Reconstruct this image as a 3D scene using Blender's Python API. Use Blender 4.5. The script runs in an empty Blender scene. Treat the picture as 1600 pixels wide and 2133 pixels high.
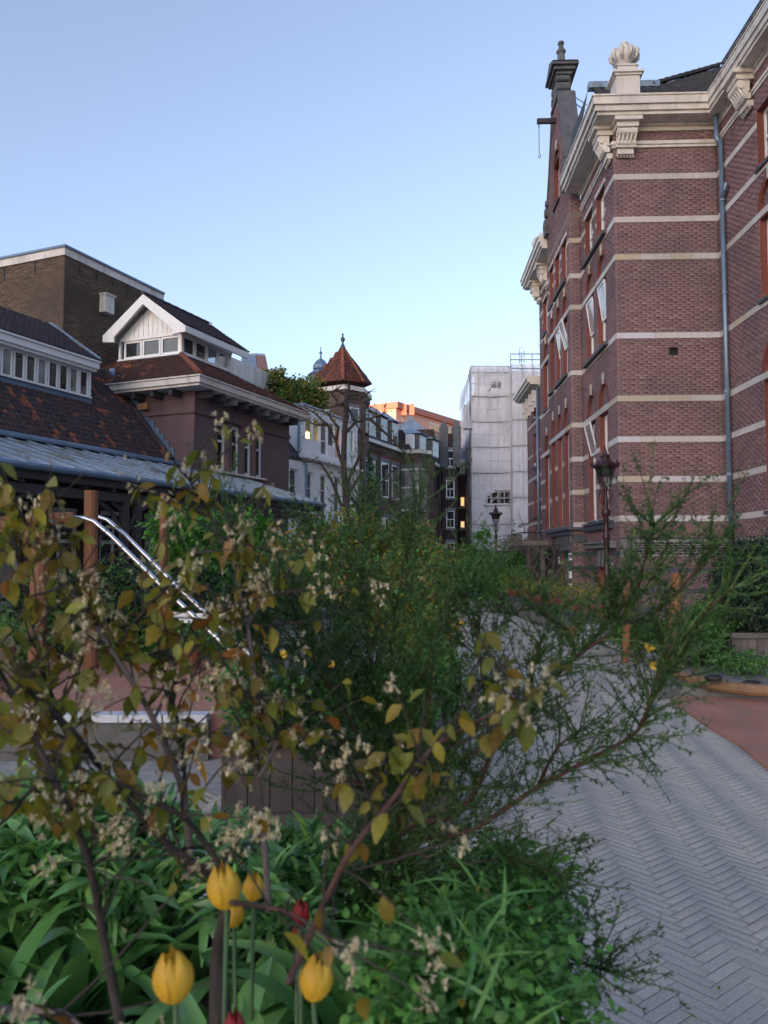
import bpy, math, random
import numpy as np
from mathutils import Vector, Matrix, noise as mnoise
random.seed(7); rng = np.random.default_rng(7)
scene = bpy.context.scene
COL = scene.collection
# ------------------------------------------------------------------ camera
FPX, HOR, CH = 1610.0, 1158.0, 1.65
PITCH = math.atan((HOR - 1066.5) / FPX)
cam_d = bpy.data.cameras.new('camera'); cam = bpy.data.objects.new('camera', cam_d); COL.objects.link(cam)
cam.location = (0, 0, CH); cam.rotation_euler = (math.pi / 2 + PITCH, 0, 0)
cam_d.sensor_fit = 'VERTICAL'; cam_d.sensor_height = 36.0; cam_d.lens = 36.0 * FPX / 2133.0
cam_d.clip_start = 0.05; cam_d.clip_end = 2000
cam_d.dof.use_dof = True; cam_d.dof.focus_distance = 16.0; cam_d.dof.aperture_fstop = 27.17 / 5.0
scene.camera = cam
scene.render.resolution_x = 768; scene.render.resolution_y = 1024
# ------------------------------------------------------------------ light
SUN_EL, SUN_AZ = math.radians(9.0), math.radians(214.0)      # azimuth clockwise from +Y: low sun behind the viewer
world = bpy.data.worlds.new('World'); scene.world = world; world.use_nodes = True
wn = world.node_tree.nodes; wl = world.node_tree.links
sky = wn.new('ShaderNodeTexSky'); sky.sky_type = 'NISHITA'; sky.sun_disc = False
sky.sun_elevation = SUN_EL; sky.sun_rotation = SUN_AZ
sky.air_density = 1.0; sky.dust_density = 2.4; sky.ozone_density = 4.5
bg = wn.get('Background'); tint = wn.new('ShaderNodeMix'); tint.data_type = 'RGBA'; tint.blend_type = 'MULTIPLY'; tint.inputs[0].default_value = 1.0
tint.inputs[7].default_value = (1.17, 0.97, 0.85, 1); hs = wn.new('ShaderNodeHueSaturation'); hs.inputs['Saturation'].default_value = 0.80; wl.new(sky.outputs[0], hs.inputs['Color']); wl.new(hs.outputs[0], tint.inputs[6]); wl.new(tint.outputs[2], bg.inputs[0]); bg.inputs[1].default_value = 0.15
sun_d = bpy.data.lights.new('sun', 'SUN'); sun_d.energy = 2.6; sun_d.angle = math.radians(0.5); sun_d.color = (1.0, 0.50, 0.27)
sun = bpy.data.objects.new('sun', sun_d); COL.objects.link(sun)
sdir = Vector((math.sin(SUN_AZ) * math.cos(SUN_EL), math.cos(SUN_AZ) * math.cos(SUN_EL), math.sin(SUN_EL)))
sun.rotation_euler = (-sdir).to_track_quat('-Z', 'Y').to_euler()
scene.view_settings.view_transform = 'Standard'; scene.view_settings.look = 'None'
scene.view_settings.exposure = 1.86; scene.view_settings.gamma = 1.0

# ------------------------------------------------------------------ measuring helpers
def ray(px, py):
    u = (px - 800) / FPX; v = (1066.5 - py) / FPX
    return (u, math.cos(PITCH) - v * math.sin(PITCH), math.sin(PITCH) + v * math.cos(PITCH))
def at(px, py, Y):
    r = ray(px, py); t = Y / r[1]
    return Vector((r[0] * t, Y, CH + r[2] * t))
def gr(px, py, z=0.0):
    r = ray(px, py); t = (z - CH) / r[2]
    return Vector((r[0] * t, r[1] * t, z))
class Frame:
    def __init__(s, O, yaw, sgn):
        s.O = Vector((O[0], O[1])); y = math.radians(yaw)
        s.d = Vector((math.sin(y), math.cos(y))); s.e = Vector((sgn * math.cos(y), -sgn * math.sin(y)))
    def w(s, a, e, z): p = s.O + s.d * a + s.e * e; return (p.x, p.y, z)
    def lat(s, px, py, e):
        r = ray(px, py); R = Vector((r[0], r[1])); t = (e + s.O.dot(s.e)) / R.dot(s.e)
        return ((R * t - s.O).dot(s.d), CH + r[2] * t)
    def dep(s, px, py, q):
        r = ray(px, py); R = Vector((r[0], r[1])); t = (q + s.O.dot(s.d)) / R.dot(s.d)
        return ((R * t - s.O).dot(s.e), CH + r[2] * t)
    def plane_s(s, e, sign=-1):   # wall plane lateral=e, running along d; outward = sign*e
        return Plane(s.O + s.e * e, s.d, s.e * sign)
    def plane_e(s, q):            # wall plane at depth q, running along e, outward towards the camera
        return Plane(s.O + s.d * q, s.e, -s.d)
class Plane:
    def __init__(s, P, u, n): s.P = Vector(P); s.u = Vector(u); s.n = Vector(n)
    def w(s, a, z, o=0.0): p = s.P + s.u * a + s.n * o; return (p.x, p.y, z)
RF = Frame((492 / FPX * 19, 19), 2.2, 1)
LF = Frame((-1.55, 19.7), 22.5, -1)

# ------------------------------------------------------------------ materials
MATS = {}
def newmat(name):
    m = bpy.data.materials.new(name); m.use_nodes = True; MATS[name] = m
    nt = m.node_tree; return m, nt, nt.nodes, nt.links, nt.nodes['Principled BSDF']
def rnd_val(N, Lk):
    g = N.new('ShaderNodeNewGeometry'); o = N.new('ShaderNodeObjectInfo')
    a = N.new('ShaderNodeMath'); a.operation = 'ADD'; Lk.new(g.outputs['Random Per Island'], a.inputs[0]); Lk.new(o.outputs['Random'], a.inputs[1])
    f = N.new('ShaderNodeMath'); f.operation = 'FRACT'; Lk.new(a.outputs[0], f.inputs[0]); return f.outputs[0]
def ramp(N, Lk, src, stops):
    r = N.new('ShaderNodeValToRGB'); el = r.color_ramp.elements
    while len(el) < len(stops): el.new(0.5)
    for i, (p, c) in enumerate(stops): el[i].position = p; el[i].color = (*c, 1)
    Lk.new(src, r.inputs[0]); return r.outputs[0]
def noise(N, Lk, scale, detail=4, coord='Object', dist=0.0, stretch=None):
    t = N.new('ShaderNodeTexCoord'); n = N.new('ShaderNodeTexNoise'); n.inputs['Scale'].default_value = scale
    n.inputs['Detail'].default_value = detail; n.inputs['Distortion'].default_value = dist
    if stretch:
        mp = N.new('ShaderNodeMapping'); mp.inputs['Scale'].default_value = stretch; Lk.new(t.outputs[coord], mp.inputs[0]); Lk.new(mp.outputs[0], n.inputs[0])
    else: Lk.new(t.outputs[coord], n.inputs[0])
    return n.outputs['Fac']
def mix(N, Lk, fac, a, b, mode='MIX'):
    m = N.new('ShaderNodeMix'); m.data_type = 'RGBA'; m.blend_type = mode
    if isinstance(fac, float): m.inputs[0].default_value = fac
    else: Lk.new(fac, m.inputs[0])
    for i, x in ((6, a), (7, b)):
        if isinstance(x, tuple): m.inputs[i].default_value = (*x, 1)
        else: Lk.new(x, m.inputs[i])
    return m.outputs[2]
def bump(N, Lk, h, bs, strength=0.3, dist=0.01):
    b = N.new('ShaderNodeBump'); b.inputs['Strength'].default_value = strength; b.inputs['Distance'].default_value = dist
    Lk.new(h, b.inputs['Height']); Lk.new(b.outputs[0], bs.inputs['Normal'])
def sc(c, k): return tuple(min(1, x * k) for x in c)
def m_plain(name, c, rough=0.6, var=0.25, scale=3.0, metal=0.0, bmp=0.15, fine=40.0, spec=0.5, streak=False, dirt=None):
    m, nt, N, Lk, bs = newmat(name)
    n1 = noise(N, Lk, scale, 6, stretch=(1, 1, .15) if streak else None); n2 = noise(N, Lk, fine, 3)
    c1 = ramp(N, Lk, n1, [(0.3, sc(c, 1 - var)), (0.7, sc(c, 1 + var))])
    c2 = mix(N, Lk, 0.35, c1, ramp(N, Lk, n2, [(0.3, sc(c, 1 - var)), (0.7, sc(c, 1 + var))]))
    rv = ramp(N, Lk, rnd_val(N, Lk), [(0, (1 - var * .5,) * 3), (1, (1, 1, 1))])
    c3 = mix(N, Lk, 1.0, c2, rv, 'MULTIPLY')
    if dirt:
        n3 = noise(N, Lk, scale * 1.7, 8, dist=1.0, stretch=(1, 1, .3)); f = ramp(N, Lk, n3, [(0.5, (0, 0, 0)), (0.68, (1, 1, 1))])
        c3 = mix(N, Lk, f, c3, dirt)
    Lk.new(c3, bs.inputs['Base Color']); bs.inputs['Roughness'].default_value = rough; bs.inputs['Metallic'].default_value = metal
    bs.inputs['Specular IOR Level'].default_value = spec
    if bmp: bump(N, Lk, n2, bs, bmp, 0.01)
    return m
def m_pieces(name, cols, rough=0.8, patch=None, patch_scale=1.2, patch_thr=0.6, spec=0.3, grime=None):
    """many separate pieces: each its own tone; optional weathered patches"""
    m, nt, N, Lk, bs = newmat(name)
    k = len(cols) - 1
    c = ramp(N, Lk, rnd_val(N, Lk), [(i / k, cc) for i, cc in enumerate(cols)])
    n2 = noise(N, Lk, 60, 4)
    c = mix(N, Lk, 1.0, c, ramp(N, Lk, n2, [(0.25, (.7, .7, .7)), (0.75, (1.15, 1.15, 1.15))]), 'MULTIPLY')
    if grime:
        g = noise(N, Lk, 0.9, 6, coord='Object', dist=.6)
        tc = N.new('ShaderNodeNewGeometry'); ns = N.new('ShaderNodeTexNoise'); ns.inputs['Scale'].default_value = .8; ns.inputs['Detail'].default_value = 6
        Lk.new(tc.outputs['Position'], ns.inputs[0])
        c = mix(N, Lk, ramp(N, Lk, ns.outputs['Fac'], [(0.42, (0, 0, 0)), (0.7, (.8, .8, .8))]), c, grime)
    if patch:
        tc = N.new('ShaderNodeNewGeometry'); ns = N.new('ShaderNodeTexNoise'); ns.inputs['Scale'].default_value = patch_scale; ns.inputs['Detail'].default_value = 5
        Lk.new(tc.outputs['Position'], ns.inputs[0])
        ad = N.new('ShaderNodeMath'); ad.operation = 'MULTIPLY_ADD'; Lk.new(rnd_val(N, Lk), ad.inputs[0]); ad.inputs[1].default_value = .28; Lk.new(ns.outputs['Fac'], ad.inputs[2])
        f = ramp(N, Lk, ad.outputs[0], [(patch_thr, (0, 0, 0)), (patch_thr + .06, (1, 1, 1))])
        c = mix(N, Lk, f, c, patch)
    Lk.new(c, bs.inputs['Base Color']); bs.inputs['Roughness'].default_value = rough; bs.inputs['Specular IOR Level'].default_value = spec
    bump(N, Lk, n2, bs, 0.35, 0.004); return m
def m_bricktex(name, c1, c2, mortar, bw=0.22, bh=0.065, rough=0.85, msize=0.010, grime=None):
    m, nt, N, Lk, bs = newmat(name)
    t = N.new('ShaderNodeTexCoord'); b = N.new('ShaderNodeTexBrick'); Lk.new(t.outputs['UV'], b.inputs[0])
    b.inputs['Scale'].default_value = 1; b.inputs['Brick Width'].default_value = bw; b.inputs['Row Height'].default_value = bh
    b.inputs['Mortar Size'].default_value = msize; b.inputs['Color1'].default_value = (*c1, 1); b.inputs['Color2'].default_value = (*c2, 1); b.inputs['Mortar'].default_value = (*mortar, 1)
    n = noise(N, Lk, .7, 6, dist=.5)
    c = mix(N, Lk, 1.0, b.outputs[0], ramp(N, Lk, n, [(0.3, (.72, .72, .72)), (0.7, (1.15, 1.15, 1.15))]), 'MULTIPLY')
    if grime:
        n3 = noise(N, Lk, .5, 6, dist=.8, stretch=(1, 1, .35)); c = mix(N, Lk, ramp(N, Lk, n3, [(0.5, (0, 0, 0)), (0.7, (.8, .8, .8))]), c, grime)
    Lk.new(c, bs.inputs['Base Color']); bs.inputs['Roughness'].default_value = rough; bs.inputs['Specular IOR Level'].default_value = .2
    iv = N.new('ShaderNodeMath'); iv.operation = 'SUBTRACT'; iv.inputs[0].default_value = 1; Lk.new(b.outputs['Fac'], iv.inputs[1])
    bump(N, Lk, iv.outputs[0], bs, .5, .008); return m
def m_leaf(name, cols, rough=0.45, trans=0.35, spec=0.4):
    m, nt, N, Lk, bs = newmat(name)
    k = len(cols) - 1
    c = ramp(N, Lk, rnd_val(N, Lk), [(i / k, cc) for i, cc in enumerate(cols)])
    n = noise(N, Lk, 5, 3); c = mix(N, Lk, 1.0, c, ramp(N, Lk, n, [(0.3, (.65, .65, .65)), (0.7, (1.25, 1.25, 1.25))]), 'MULTIPLY')
    Lk.new(c, bs.inputs['Base Color']); bs.inputs['Roughness'].default_value = rough; bs.inputs['Specular IOR Level'].default_value = spec
    tr = N.new('ShaderNodeBsdfTranslucent'); Lk.new(c, tr.inputs[0]); mx = N.new('ShaderNodeMixShader'); mx.inputs[0].default_value = trans
    Lk.new(bs.outputs[0], mx.inputs[1]); Lk.new(tr.outputs[0], mx.inputs[2]); Lk.new(mx.outputs[0], N['Material Output'].inputs[0]); return m
def m_glass(name, tint=(0.02, 0.025, 0.03), see=0.0, rough=0.03):
    m, nt, N, Lk, bs = newmat(name)
    n = noise(N, Lk, 1.5, 2); c = ramp(N, Lk, n, [(0.3, sc(tint, .6)), (.7, sc(tint, 1.6))])
    Lk.new(c, bs.inputs['Base Color']); bs.inputs['Roughness'].default_value = rough; bs.inputs['Specular IOR Level'].default_value = .8
    bump(N, Lk, n, bs, .06, .02)
    if see:
        tr = N.new('ShaderNodeBsdfTransparent'); tr.inputs[0].default_value = (.85, .9, .9, 1); mx = N.new('ShaderNodeMixShader'); mx.inputs[0].default_value = see
        Lk.new(bs.outputs[0], mx.inputs[1]); Lk.new(tr.outputs[0], mx.inputs[2]); Lk.new(mx.outputs[0], N['Material Output'].inputs[0])
    return m
def m_emit(name, c, s):
    m, nt, N, Lk, bs = newmat(name); bs.inputs['Base Color'].default_value = (*c, 1)
    bs.inputs['Emission Color'].default_value = (*c, 1); bs.inputs['Emission Strength'].default_value = s; return m
def m_wood(name, c, rough=0.7, var=.35):
    m, nt, N, Lk, bs = newmat(name)
    n1 = noise(N, Lk, 6, 8, dist=1.2, stretch=(1, 1, .12)); n2 = noise(N, Lk, 60, 3, stretch=(1, 1, .1))
    a = ramp(N, Lk, n1, [(0.3, sc(c, 1 - var)), (.7, sc(c, 1 + var))]); b = mix(N, Lk, .4, a, ramp(N, Lk, n2, [(.3, sc(c, .6)), (.7, sc(c, 1.3))]))
    b = mix(N, Lk, 1.0, b, ramp(N, Lk, rnd_val(N, Lk), [(0, (.75, .75, .75)), (1, (1.1, 1.1, 1.1))]), 'MULTIPLY')
    Lk.new(b, bs.inputs['Base Color']); bs.inputs['Roughness'].default_value = rough; bump(N, Lk, n2, bs, .3, .004); return m

m_pieces('brick_purple', [(0.2148, 0.1246, 0.133), (0.2605, 0.1591, 0.1683), (0.2344, 0.1371, 0.1489), (0.2866, 0.1872, 0.1972), (0.1822, 0.1089, 0.1201), (0.2474, 0.1465, 0.1554)], grime=(.12, .085, .10))
m_plain('mortar', (.20, .16, .16), .95, .2, 5)
m_plain('mortar_dark', (.12, .10, .09), .95, .2, 5)
m_pieces('stone_band', [(.52, .51, .52), (.58, .57, .59), (.50, .43, .32), (.55, .54, .54), (.60, .61, .66), (.47, .39, .27)], .8, grime=(.36, .35, .33))
m_plain('cream_paint', (.62, .60, .56), .5, .10, 1.5, bmp=.05, dirt=(.45, .43, .40))
m_plain('white_paint', (.74, .76, .78), .45, .08, 1.5, bmp=.05)
m_plain('white_wall', (.84, .87, .93), .7, .04, 1.0, bmp=.1, dirt=(.76, .78, .82))
m_plain('grey_stone', (.17, .18, .19), .8, .25, 3)
m_plain('blue_stone', (.065, .08, .10), .75, .3, 3)
m_plain('dark_stone', (.10, .105, .12), .75, .35, 4, dirt=(.06, .07, .06))
m_bricktex('red_brick', (.25, .06, .045), (.19, .05, .038), (.14, .09, .08), .22, .065)
m_pieces('glazed_dark', [(.020, .024, .035), (.032, .036, .048), (.024, .026, .036)], .3, spec=.6)
m_plain('mortar_pale', (.34, .33, .32), .9, .2, 6)
m_bricktex('brick_purple_tex', (.17, .105, .115), (.135, .085, .095), (.20, .18, .19))
m_bricktex('brick_brown_tex', (.155, .105, .075), (.115, .075, .055), (.20, .17, .14), grime=(.07, .055, .045))
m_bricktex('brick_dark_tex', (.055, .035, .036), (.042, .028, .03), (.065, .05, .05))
m_bricktex('brick_row_tex', (.15, .098, .078), (.115, .075, .06), (.17, .14, .12), grime=(.085, .06, .055))
m_pieces('brick_brown', [(.085, .058, .042), (.12, .083, .06), (.15, .10, .07), (.10, .068, .05), (.17, .125, .09)], grime=(.06, .05, .042))
m_plain('plum_plaster', (.125, .082, .090), .85, .16, 1.4, bmp=.3, fine=70, dirt=(.09, .066, .074))
m_pieces('roof_tile_old', [(.040, .030, .036), (.055, .038, .042), (.070, .044, .044), (.048, .038, .046), (.062, .05, .058)], .75, patch=(.22, .08, .05), patch_scale=2.6, patch_thr=.76)
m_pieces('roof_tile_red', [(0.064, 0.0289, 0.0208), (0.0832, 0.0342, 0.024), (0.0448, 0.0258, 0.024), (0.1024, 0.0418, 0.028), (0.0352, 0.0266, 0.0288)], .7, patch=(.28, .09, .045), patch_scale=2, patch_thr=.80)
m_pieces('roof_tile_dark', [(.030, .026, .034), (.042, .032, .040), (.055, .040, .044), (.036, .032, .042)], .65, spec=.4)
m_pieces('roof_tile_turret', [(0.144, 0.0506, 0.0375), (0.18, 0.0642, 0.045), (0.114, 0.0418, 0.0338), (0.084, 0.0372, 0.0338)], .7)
m_pieces('ridge_terracotta', [(.32, .10, .055), (.26, .085, .05), (.20, .075, .05)], .75)
m_pieces('roof_tile_black', [(.03, .034, .042), (.042, .046, .056), (.035, .036, .04)], .6, grime=(.05, .05, .04))
m_plain('lead', (.13, .20, .30), .5, .2, 4, metal=.3)
m_plain('zinc_roof', (.26, .34, .44), .42, .22, 1.5, metal=.45, bmp=.05, dirt=(.17, .19, .18))
m_plain('zinc_pipe', (.16, .24, .33), .4, .15, 2, metal=.4, bmp=0)
m_plain('black_paint', (.016, .016, .018), .45, .2, 5)
m_plain('dark_timber', (.045, .042, .048), .75, .3, 4)
m_plain('oxblood', (.032, .010, .012), .45, .3, 4)
m_plain('green_paint', (.018, .075, .060), .4, .15, 3)
m_glass('glass'); m_glass('glass_clear', see=.72); m_glass('glass_pale', tint=(.18, .20, .20)); m_glass('glass_whitish', tint=(.35, .35, .34))
m_plain('interior', (.05, .045, .04), .9, .3, 2)
m_emit('lamp_glow', (1.0, .62, .22), 3.0); m_emit('lamp_glow_red', (1.0, .25, .06), 1.2); m_emit('room_glow', (1.0, .42, .14), .45)
m_plain('curtain', (.5, .48, .44), .9, .15, 6)
m_plain('pink_render', (.80, .46, .34), .85, .07, 1, bmp=.05)
m_plain('pink_trim', (.55, .22, .16), .8, .1, 2)
m_plain('yellow_blind', (.80, .58, .34), .8, .08, 2)
m_plain('tarpaulin', (.50, .50, .54), .55, .14, .5, bmp=.5, fine=5)
def m_net():
    m, nt, N, Lk, bs = newmat('net')
    n = noise(N, Lk, .45, 5, dist=.8); f = noise(N, Lk, 9, 3)
    c = ramp(N, Lk, n, [(0.3, (.56, .57, .63)), (.7, (.80, .81, .87))]); c = mix(N, Lk, .3, c, ramp(N, Lk, f, [(.3, (.4, .4, .44)), (.7, (.75, .75, .8))]))
    Lk.new(c, bs.inputs['Base Color']); bs.inputs['Roughness'].default_value = .6
    tp = N.new('ShaderNodeBsdfTransparent'); mx = N.new('ShaderNodeMixShader'); mx.inputs[0].default_value = .30
    Lk.new(bs.outputs[0], mx.inputs[1]); Lk.new(tp.outputs[0], mx.inputs[2]); Lk.new(mx.outputs[0], N['Material Output'].inputs[0])
    bump(N, Lk, f, bs, .7, .09)
m_net()
m_plain('steel_tube', (.55, .57, .62), .28, .08, 5, metal=.85, bmp=0)
m_plain('scaffold_steel', (.42, .43, .45), .45, .15, 5, metal=.5, bmp=0)
m_wood('larch', (.20, .082, .034)); m_wood('larch_pale', (.26, .15, .075)); m_wood('weathered_board', (.060, .046, .042)); m_wood('grey_board', (.13, .115, .11))
m_pieces('paving_brick', [(0.4134, 0.375, 0.3315), (0.4547, 0.4125, 0.3616), (0.4961, 0.45, 0.3917), (0.4272, 0.3875, 0.3365), (0.4823, 0.4188, 0.3415), (0.5374, 0.4875, 0.4218)], .8, grime=(.34, .345, .31), spec=.35)
m_plain('sand_joint', (.33, .32, .30), .95, .3, 8)
m_plain('ground_soil', (.035, .026, .02), .95, .4, 8, bmp=.8, fine=30)
m_plain('ground_far', (.14, .13, .12), .9, .2, 2)
m_plain('rubber_red', (.44, .20, .14), .9, .30, 1.5, bmp=1.0, fine=90, dirt=(.30, .17, .13))
m_plain('concrete', (.20, .19, .18), .85, .25, 2.5, dirt=(.09, .10, .08))
m_plain('coping_white', (.50, .53, .58), .7, .1, 3)
m_plain('terracotta', (.17, .065, .042), .8, .2, 8)
m_plain('bark', (.036, .028, .025), .9, .35, 20, bmp=.6)
m_plain('bark_grey', (.13, .10, .095), .85, .3, 15, bmp=.4)
m_plain('bark_red', (.085, .040, .034), .75, .3, 15, bmp=.3)
m_plain('stem_green', (.05, .11, .04), .6, .2, 10)
m_leaf('leaf_bronze', [(0.18, 0.18, 0.024), (0.24, 0.216, 0.024), (0.132, 0.168, 0.024), (0.264, 0.156, 0.024), (0.204, 0.228, 0.032), (0.108, 0.132, 0.02), (0.288, 0.12, 0.024)])
m_leaf('leaf_broom', [(0.0286, 0.0775, 0.022), (0.052, 0.125, 0.03), (0.0208, 0.0562, 0.02), (0.0975, 0.175, 0.035)], .5, .2)
m_leaf('leaf_green', [(0.0907, 0.28, 0.038), (0.1296, 0.3732, 0.0518), (0.0648, 0.1866, 0.0346), (0.1555, 0.4199, 0.0691)])
m_leaf('leaf_mid', [(0.0712, 0.2022, 0.0463), (0.1138, 0.2779, 0.0632), (0.0569, 0.1517, 0.0379), (0.1564, 0.3286, 0.0737)])
m_leaf('leaf_tulip', [(0.0892, 0.255, 0.0648), (0.162, 0.375, 0.108), (0.0648, 0.195, 0.0486), (0.2106, 0.42, 0.0972), (0.1134, 0.3, 0.0972)], .38, .25, .6)
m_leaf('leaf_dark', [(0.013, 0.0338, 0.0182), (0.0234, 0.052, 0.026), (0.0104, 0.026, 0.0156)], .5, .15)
m_leaf('leaf_olive', [(0.2064, 0.2321, 0.0437), (0.2948, 0.2456, 0.0437), (0.1475, 0.1912, 0.0437), (0.3538, 0.2047, 0.0546), (0.118, 0.1638, 0.0394)])
m_leaf('leaf_yellow', [(0.264, 0.288, 0.036), (0.192, 0.264, 0.036), (0.336, 0.312, 0.048), (0.12, 0.204, 0.036)])
m_leaf('leaf_cover', [(0.0694, 0.2164, 0.0392), (0.1109, 0.296, 0.0535), (0.0499, 0.148, 0.032), (0.1386, 0.353, 0.0623)], .5, .3)
m_leaf('blossom', [(.66, .57, .34), (.76, .68, .46), (.56, .44, .24), (.70, .62, .42)], .7, .4)
m_leaf('petal_yellow', [(.78,.50,.05),(.82,.56,.07),(.72,.42,.04)], .45, .35)
m_leaf('petal_red', [(.30, .008, .02), (.22, .006, .015)], .5, .3)
m_leaf('petal_white', [(.7, .68, .6), (.8, .78, .7)], .6, .3)
m_plain('moss_stone', (.10, .10, .10), .8, .3, 8)
m_plain('sack', (.36, .40, .42), .8, .15, 6)

# ------------------------------------------------------------------ mesh builder
ORG = {}
class MB:
    def __init__(s): s.v = []; s.f = []
    def add(s, vs, fs):
        b = len(s.v); s.v += [tuple(v) for v in vs]; s.f += [tuple(i + b for i in f) for f in fs]; return s
    def hexa(s, p): return s.add(p, [(0, 3, 2, 1), (4, 5, 6, 7), (0, 1, 5, 4), (1, 2, 6, 5), (2, 3, 7, 6), (3, 0, 4, 7)])
    def box(s, x0, x1, y0, y1, z0, z1):
        return s.hexa([(x0, y0, z0), (x1, y0, z0), (x1, y1, z0), (x0, y1, z0), (x0, y0, z1), (x1, y0, z1), (x1, y1, z1), (x0, y1, z1)])
    def pbox(s, pl, a0, a1, z0, z1, o0, o1):
        w = pl.w
        return s.hexa([w(a0, z0, o0), w(a1, z0, o0), w(a1, z0, o1), w(a0, z0, o1), w(a0, z1, o0), w(a1, z1, o0), w(a1, z1, o1), w(a0, z1, o1)])
    def prism(s, pts, z0, z1):   # pts: list of (x,y)
        n = len(pts)
        return s.add([(x, y, z0) for x, y in pts] + [(x, y, z1) for x, y in pts],
                     [tuple(range(n))[::-1], tuple(range(n, 2 * n))] + [(i, (i + 1) % n, n + (i + 1) % n, n + i) for i in range(n)])
    def loft(s, lo, hi):
        n = len(lo)
        return s.add(list(lo) + list(hi), [tuple(range(n))[::-1], tuple(range(n, 2 * n))] + [(i, (i + 1) % n, n + (i + 1) % n, n + i) for i in range(n)])
    def pprism(s, pl, pts, o0, o1):  # pts in (a,z)
        n = len(pts)
        return s.add([pl.w(a, z, o0) for a, z in pts] + [pl.w(a, z, o1) for a, z in pts],
                     [tuple(range(n)), tuple(range(n, 2 * n))[::-1]] + [(i, n + i, n + (i + 1) % n, (i + 1) % n) for i in range(n)])
    def tube(s, pts, rad, k=6, cap=True):
        pts = [Vector(p) for p in pts]; n = len(pts)
        if not hasattr(rad, '__len__'): rad = [rad] * n
        vs = []
        for i, p in enumerate(pts):
            t = (pts[min(i + 1, n - 1)] - pts[max(i - 1, 0)])
            t = t.normalized() if t.length > 1e-9 else Vector((0, 0, 1))
            a = t.cross(Vector((0.13, 0.97, 0.2))); a.normalize(); b = t.cross(a)
            for j in range(k):
                th = 2 * math.pi * j / k; vs.append(p + (a * math.cos(th) + b * math.sin(th)) * rad[i])
        fs = [(i * k + j, i * k + (j + 1) % k, (i + 1) * k + (j + 1) % k, (i + 1) * k + j) for i in range(n - 1) for j in range(k)]
        if cap: fs += [tuple(range(k))[::-1], tuple(range((n - 1) * k, n * k))]
        return s.add(vs, fs)
    def lathe(s, c, prof, k=12, sq=False, ph=0.0):
        vs = []
        for r, z in prof:
            for j in range(k):
                th = 2 * math.pi * (j + .5) / k + ph; vs.append((c[0] + r * math.cos(th), c[1] + r * math.sin(th), c[2] + z))
        n = len(prof)
        fs = [(i * k + j, i * k + (j + 1) % k, (i + 1) * k + (j + 1) % k, (i + 1) * k + j) for i in range(n - 1) for j in range(k)]
        fs += [tuple(range(k))[::-1], tuple(range((n - 1) * k, n * k))]
        return s.add(vs, fs)
    def build(s, name, mat, parent=None, smooth=False, kind=None, label=None, org=None, uv=True):
        o3 = Vector(org) if org is not None else (ORG[parent.name] if parent else Vector((0, 0, 0)))
        me = bpy.data.meshes.new(name)
        me.from_pydata([(v[0] - o3.x, v[1] - o3.y, v[2] - o3.z) for v in s.v], [], s.f)
        me.update()
        if uv and len(s.f) < 6000:
            ul = me.uv_layers.new(name='UVMap').data
            for p in me.polygons:
                nn = p.normal; t = Vector((-nn.y, nn.x, 0))
                if t.length < .05: t = Vector((1, 0, 0))
                t.normalize(); b = nn.cross(t)
                for li in p.loop_indices:
                    q = me.vertices[me.loops[li].vertex_index].co; q = Vector((q.x + o3.x, q.y + o3.y, q.z + o3.z))
                    ul[li].uv = (q.dot(t), q.dot(b) * (1 if b.z >= 0 else -1))
        me.materials.append(MATS[mat])
        if smooth: me.polygons.foreach_set('use_smooth', [True] * len(me.polygons))
        o = bpy.data.objects.new(name, me); COL.objects.link(o); ORG[o.name] = o3
        if parent: o.parent = parent; o.location = o3 - ORG[parent.name]
        else: o.location = o3
        if kind: o['kind'] = kind
        if label: o['label'] = label
        return o
def np_mesh(name, V, Fc, mat, parent=None, kind=None, smooth=False, label=None, org=None):
    """V (n,3) array; Fc (m,k) int array, k=3 or 4"""
    o3 = Vector(org) if org is not None else (ORG[parent.name] if parent else Vector((0, 0, 0)))
    V = np.asarray(V, dtype=np.float64) - np.array(o3)
    me = bpy.data.meshes.new(name); k = Fc.shape[1]
    me.vertices.add(len(V)); me.vertices.foreach_set('co', V.ravel())
    me.loops.add(Fc.size); me.loops.foreach_set('vertex_index', Fc.ravel().astype(np.int32))
    me.polygons.add(len(Fc)); me.polygons.foreach_set('loop_start', np.arange(0, Fc.size, k, dtype=np.int32))
    me.update(calc_edges=True); me.validate()
    me.materials.append(MATS[mat])
    if smooth: me.polygons.foreach_set('use_smooth', [True] * len(me.polygons))
    o = bpy.data.objects.new(name, me); COL.objects.link(o); ORG[o.name] = o3
    if parent: o.parent = parent; o.location = o3 - ORG[parent.name]
    else: o.location = o3
    if kind: o['kind'] = kind
    if label: o['label'] = label
    return o
def thing(name, loc, label, cat, group=None):
    o = bpy.data.objects.new(name, None); COL.objects.link(o); o.location = loc; ORG[o.name] = Vector(loc)
    o.empty_display_size = .2; o['label'] = label; o['category'] = cat
    if group: o['group'] = group
    return o
def tag(o, label, cat, group=None):
    o['label'] = label; o['category'] = cat
    if group: o['group'] = group
    return o
def inst(name, me, M, parent):
    """part sharing mesh data; M is a world matrix"""
    o = bpy.data.objects.new(name, me); COL.objects.link(o); o.parent = parent
    M = M.copy(); M.translation = M.translation - ORG[parent.name]; o.matrix_local = M; return o
def copy_tree(o, parent=None):
    c = o.copy(); COL.objects.link(c); ORG[c.name] = ORG[o.name].copy() if o.name in ORG else Vector((0, 0, 0))
    if parent: c.parent = parent
    for ch in list(o.children): copy_tree(ch, c)
    return c
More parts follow.
